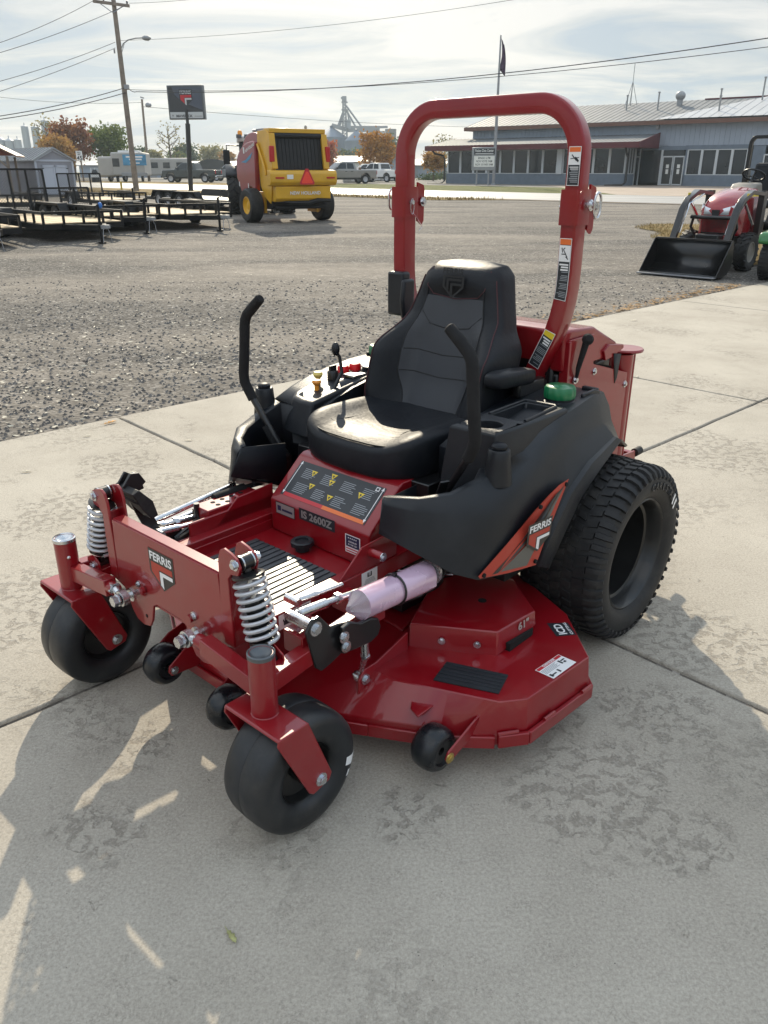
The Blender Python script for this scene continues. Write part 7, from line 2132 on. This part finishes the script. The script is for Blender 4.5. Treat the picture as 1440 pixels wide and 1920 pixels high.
b = MB(); b.box((0,-1.275,.72),(.42,.03,.22)); b.build('grille','black_plastic',bo); b = MB(); b.prism([(-.07,.98),(.07,.98),(.05,.86),(0,.83),(-.05,.86)],(0,-1.25,0),(1,0,0),(0,0,1),(0,.012,0)); b.build('nose_badge','black_plastic',bo)
b = MB(); b.box((0,-1.8,.45),(.40,1.6,.30)); b.box((0,-2.6,.55),(.6,1.2,.4)); b.cyl((-.55,-1.55,.30),(.55,-1.55,.30),.05); b.build('chassis','black_metal',ct,.02)
b = MB(); b.box((0,-1.30,.50),(.50,.14,.16)); b.build('front_apron','tractor_red',ct,.02)
b = MB(); b.prism([(-2.22,1.28),(-2.35,1.38),(-2.6,1.40),(-2.7,1.2),(-2.3,1.1)],(-.22,0,0),(0,1,0),(0,0,1),(.44,0,0)); b.build('dashboard','beige_plastic',ct,.03)
b = MB(); c = V(0,-2.72,1.52); ax = V(0,-.5,.86).normalized(); u_ = V(1,0,0); w_ = ax.cross(u_); b.tube([c+u_*cos(2*pi*i/24)*.19+w_*sin(2*pi*i/24)*.19 for i in range(24)],.018,8,closed=True); b.tube([c,c-ax*.25],.025,8)
for a in (0,2.1,4.2): b.tube([c-ax*.03,c+u_*cos(a)*.19+w_*sin(a)*.19],.012,6)
b.build('steering_wheel','black_plastic',ct)
b = MB(); b.box((0,-3.15,1.02),(.50,.46,.14)); b.box((0,-3.38,1.42),(.48,.14,.62),Matrix.Rotation(.15,3,'X')); b.build('seat','vinyl',ct,.06,seg=3)
b = MB(); b.sweep([(-.44,-3.55,.8),(-.44,-3.55,2.05)]+[(-.34-.10*cos(pi/2*i/5) if False else -.34-.10*cos(pi/2*i/5),-3.55,2.05+.12*sin(pi/2*i/5)) for i in range(1,6)]+[(.34+.10*sin(pi/2*i/5)*1.0,-3.55,2.05+.12*cos(pi/2*i/5)) for i in range(0,6)]+[(.44,-3.55,.8)],[(-.03,-.04),(.03,-.04),(.03,.04),(-.03,.04)],up=(0,1,0)); rb2 = b.build('roll_bar','black_metal',ct,.006)
b = MB()
for sd in (-1,1): b.box((sd*.44,-3.57,1.45),(.10,.14,.30))
b.build('hinge_bracket','black_metal',rb2,.01)
for sd in (-1,1):
    bt, br = MB(), MB(); wheel(bt,br,(sd*.50,-1.55,.31),.31,.22,rim=.55,lugs=18); wv = bt.build('wheel','rubber',ct); br.build('rim','beige_plastic',wv)
    bt, br = MB(), MB(); wheel(bt,br,(sd*.56,-3.15,.48),.48,.32,rim=.55,lugs=20); wv = bt.build('wheel','rubber',ct); br.build('rim','beige_plastic',wv)
    b = MB(); b.grid([[V(sd*(.36+.36*j),-3.15+.56*cos(a),.50+.56*sin(a)) for j in (0,1)] for a in [.2+2.5*i/10 for i in range(11)]]); b.build('fender','black_plastic',ct,solid=.02)
# green mower cut by the right edge
gw = at(1432,532)
gm = empty('green_mower',gw+V(.72,.30,0),radians(-34),'green riding mower with a wide turf tyre, mostly outside the right edge','riding mower')
for sd in (-1,1):
    bt, br = MB(), MB(); wheel(bt,br,(sd*.50,0,.30),.30,.28,rim=.5)
    for k in range(30):
        for j in (-.08,0,.08): a = 2*pi*(k+.5*(j == 0))/30; bt.beam((sd*.5+j-.03,cos(a)*.30,.30+sin(a)*.30),(sd*.5+j+.03,cos(a)*.30,.30+sin(a)*.30),.035,.02,up=(0,cos(a),sin(a)))
    wv = bt.build('wheel','rubber',gm); br.build('rim','rim_yellow',wv)
    b = MB(); wheel(b,None,(sd*.40,1.25,.14),.14,.14,rim=.3); b.build('caster','rubber',gm)
    b = MB(); b.prism([(-.35,.55),(-.3,.72),(.25,.74),(.55,.62),(.60,.52),(.3,.50)],(sd*.34,0,0),(0,1,0),(0,0,1),(sd*.34,0,0)); b.build('fender','green_paint',gm,.05,seg=3)
b = MB(); b.box((0,-.2,.62),(.66,.7,.36)); b.build('engine_cover','green_paint',gm,.08)
b = MB(); b.box((0,.6,.36),(.56,1.2,.10)); b.build('frame','black_metal',gm,.01)
b = MB(); b.prism([(-.55,.3),(-.6,.75),(-.3,.98),(.3,.98),(.6,.75),(.55,.3)],(0,0,.14),(1,0,0),(0,1,0),(0,0,.14)); b.build('cutting_deck','green_paint',gm,.03)
b = MB(); b.box((0,.32,.70),(.5,.5,.13)); b.box((0,.05,.98),(.48,.14,.55),Matrix.Rotation(.2,3,'X')); b.build('seat','rim_yellow',gm,.05,seg=3)
# ------------------------------------------------------------------ the hazy air between here and the far things
b = MB(); b.box((0,430,30),(1640,1000,64))
hz = b.build('haze',None or mat('haze_air',(.8,.85,.9)),None,ang=0); hz['kind'] = 'stuff'
nt = M['haze_air'].node_tree
for n in list(nt.nodes): nt.nodes.remove(n)
o_ = nt.nodes.new('ShaderNodeOutputMaterial'); pv = nt.nodes.new('ShaderNodeVolumePrincipled')
pv.inputs['Color'].default_value = (.74,.88,1.0,1); pv.inputs['Density'].default_value = .0004; pv.inputs['Anisotropy'].default_value = .35
nt.links.new(pv.outputs[0],o_.inputs['Volume'])
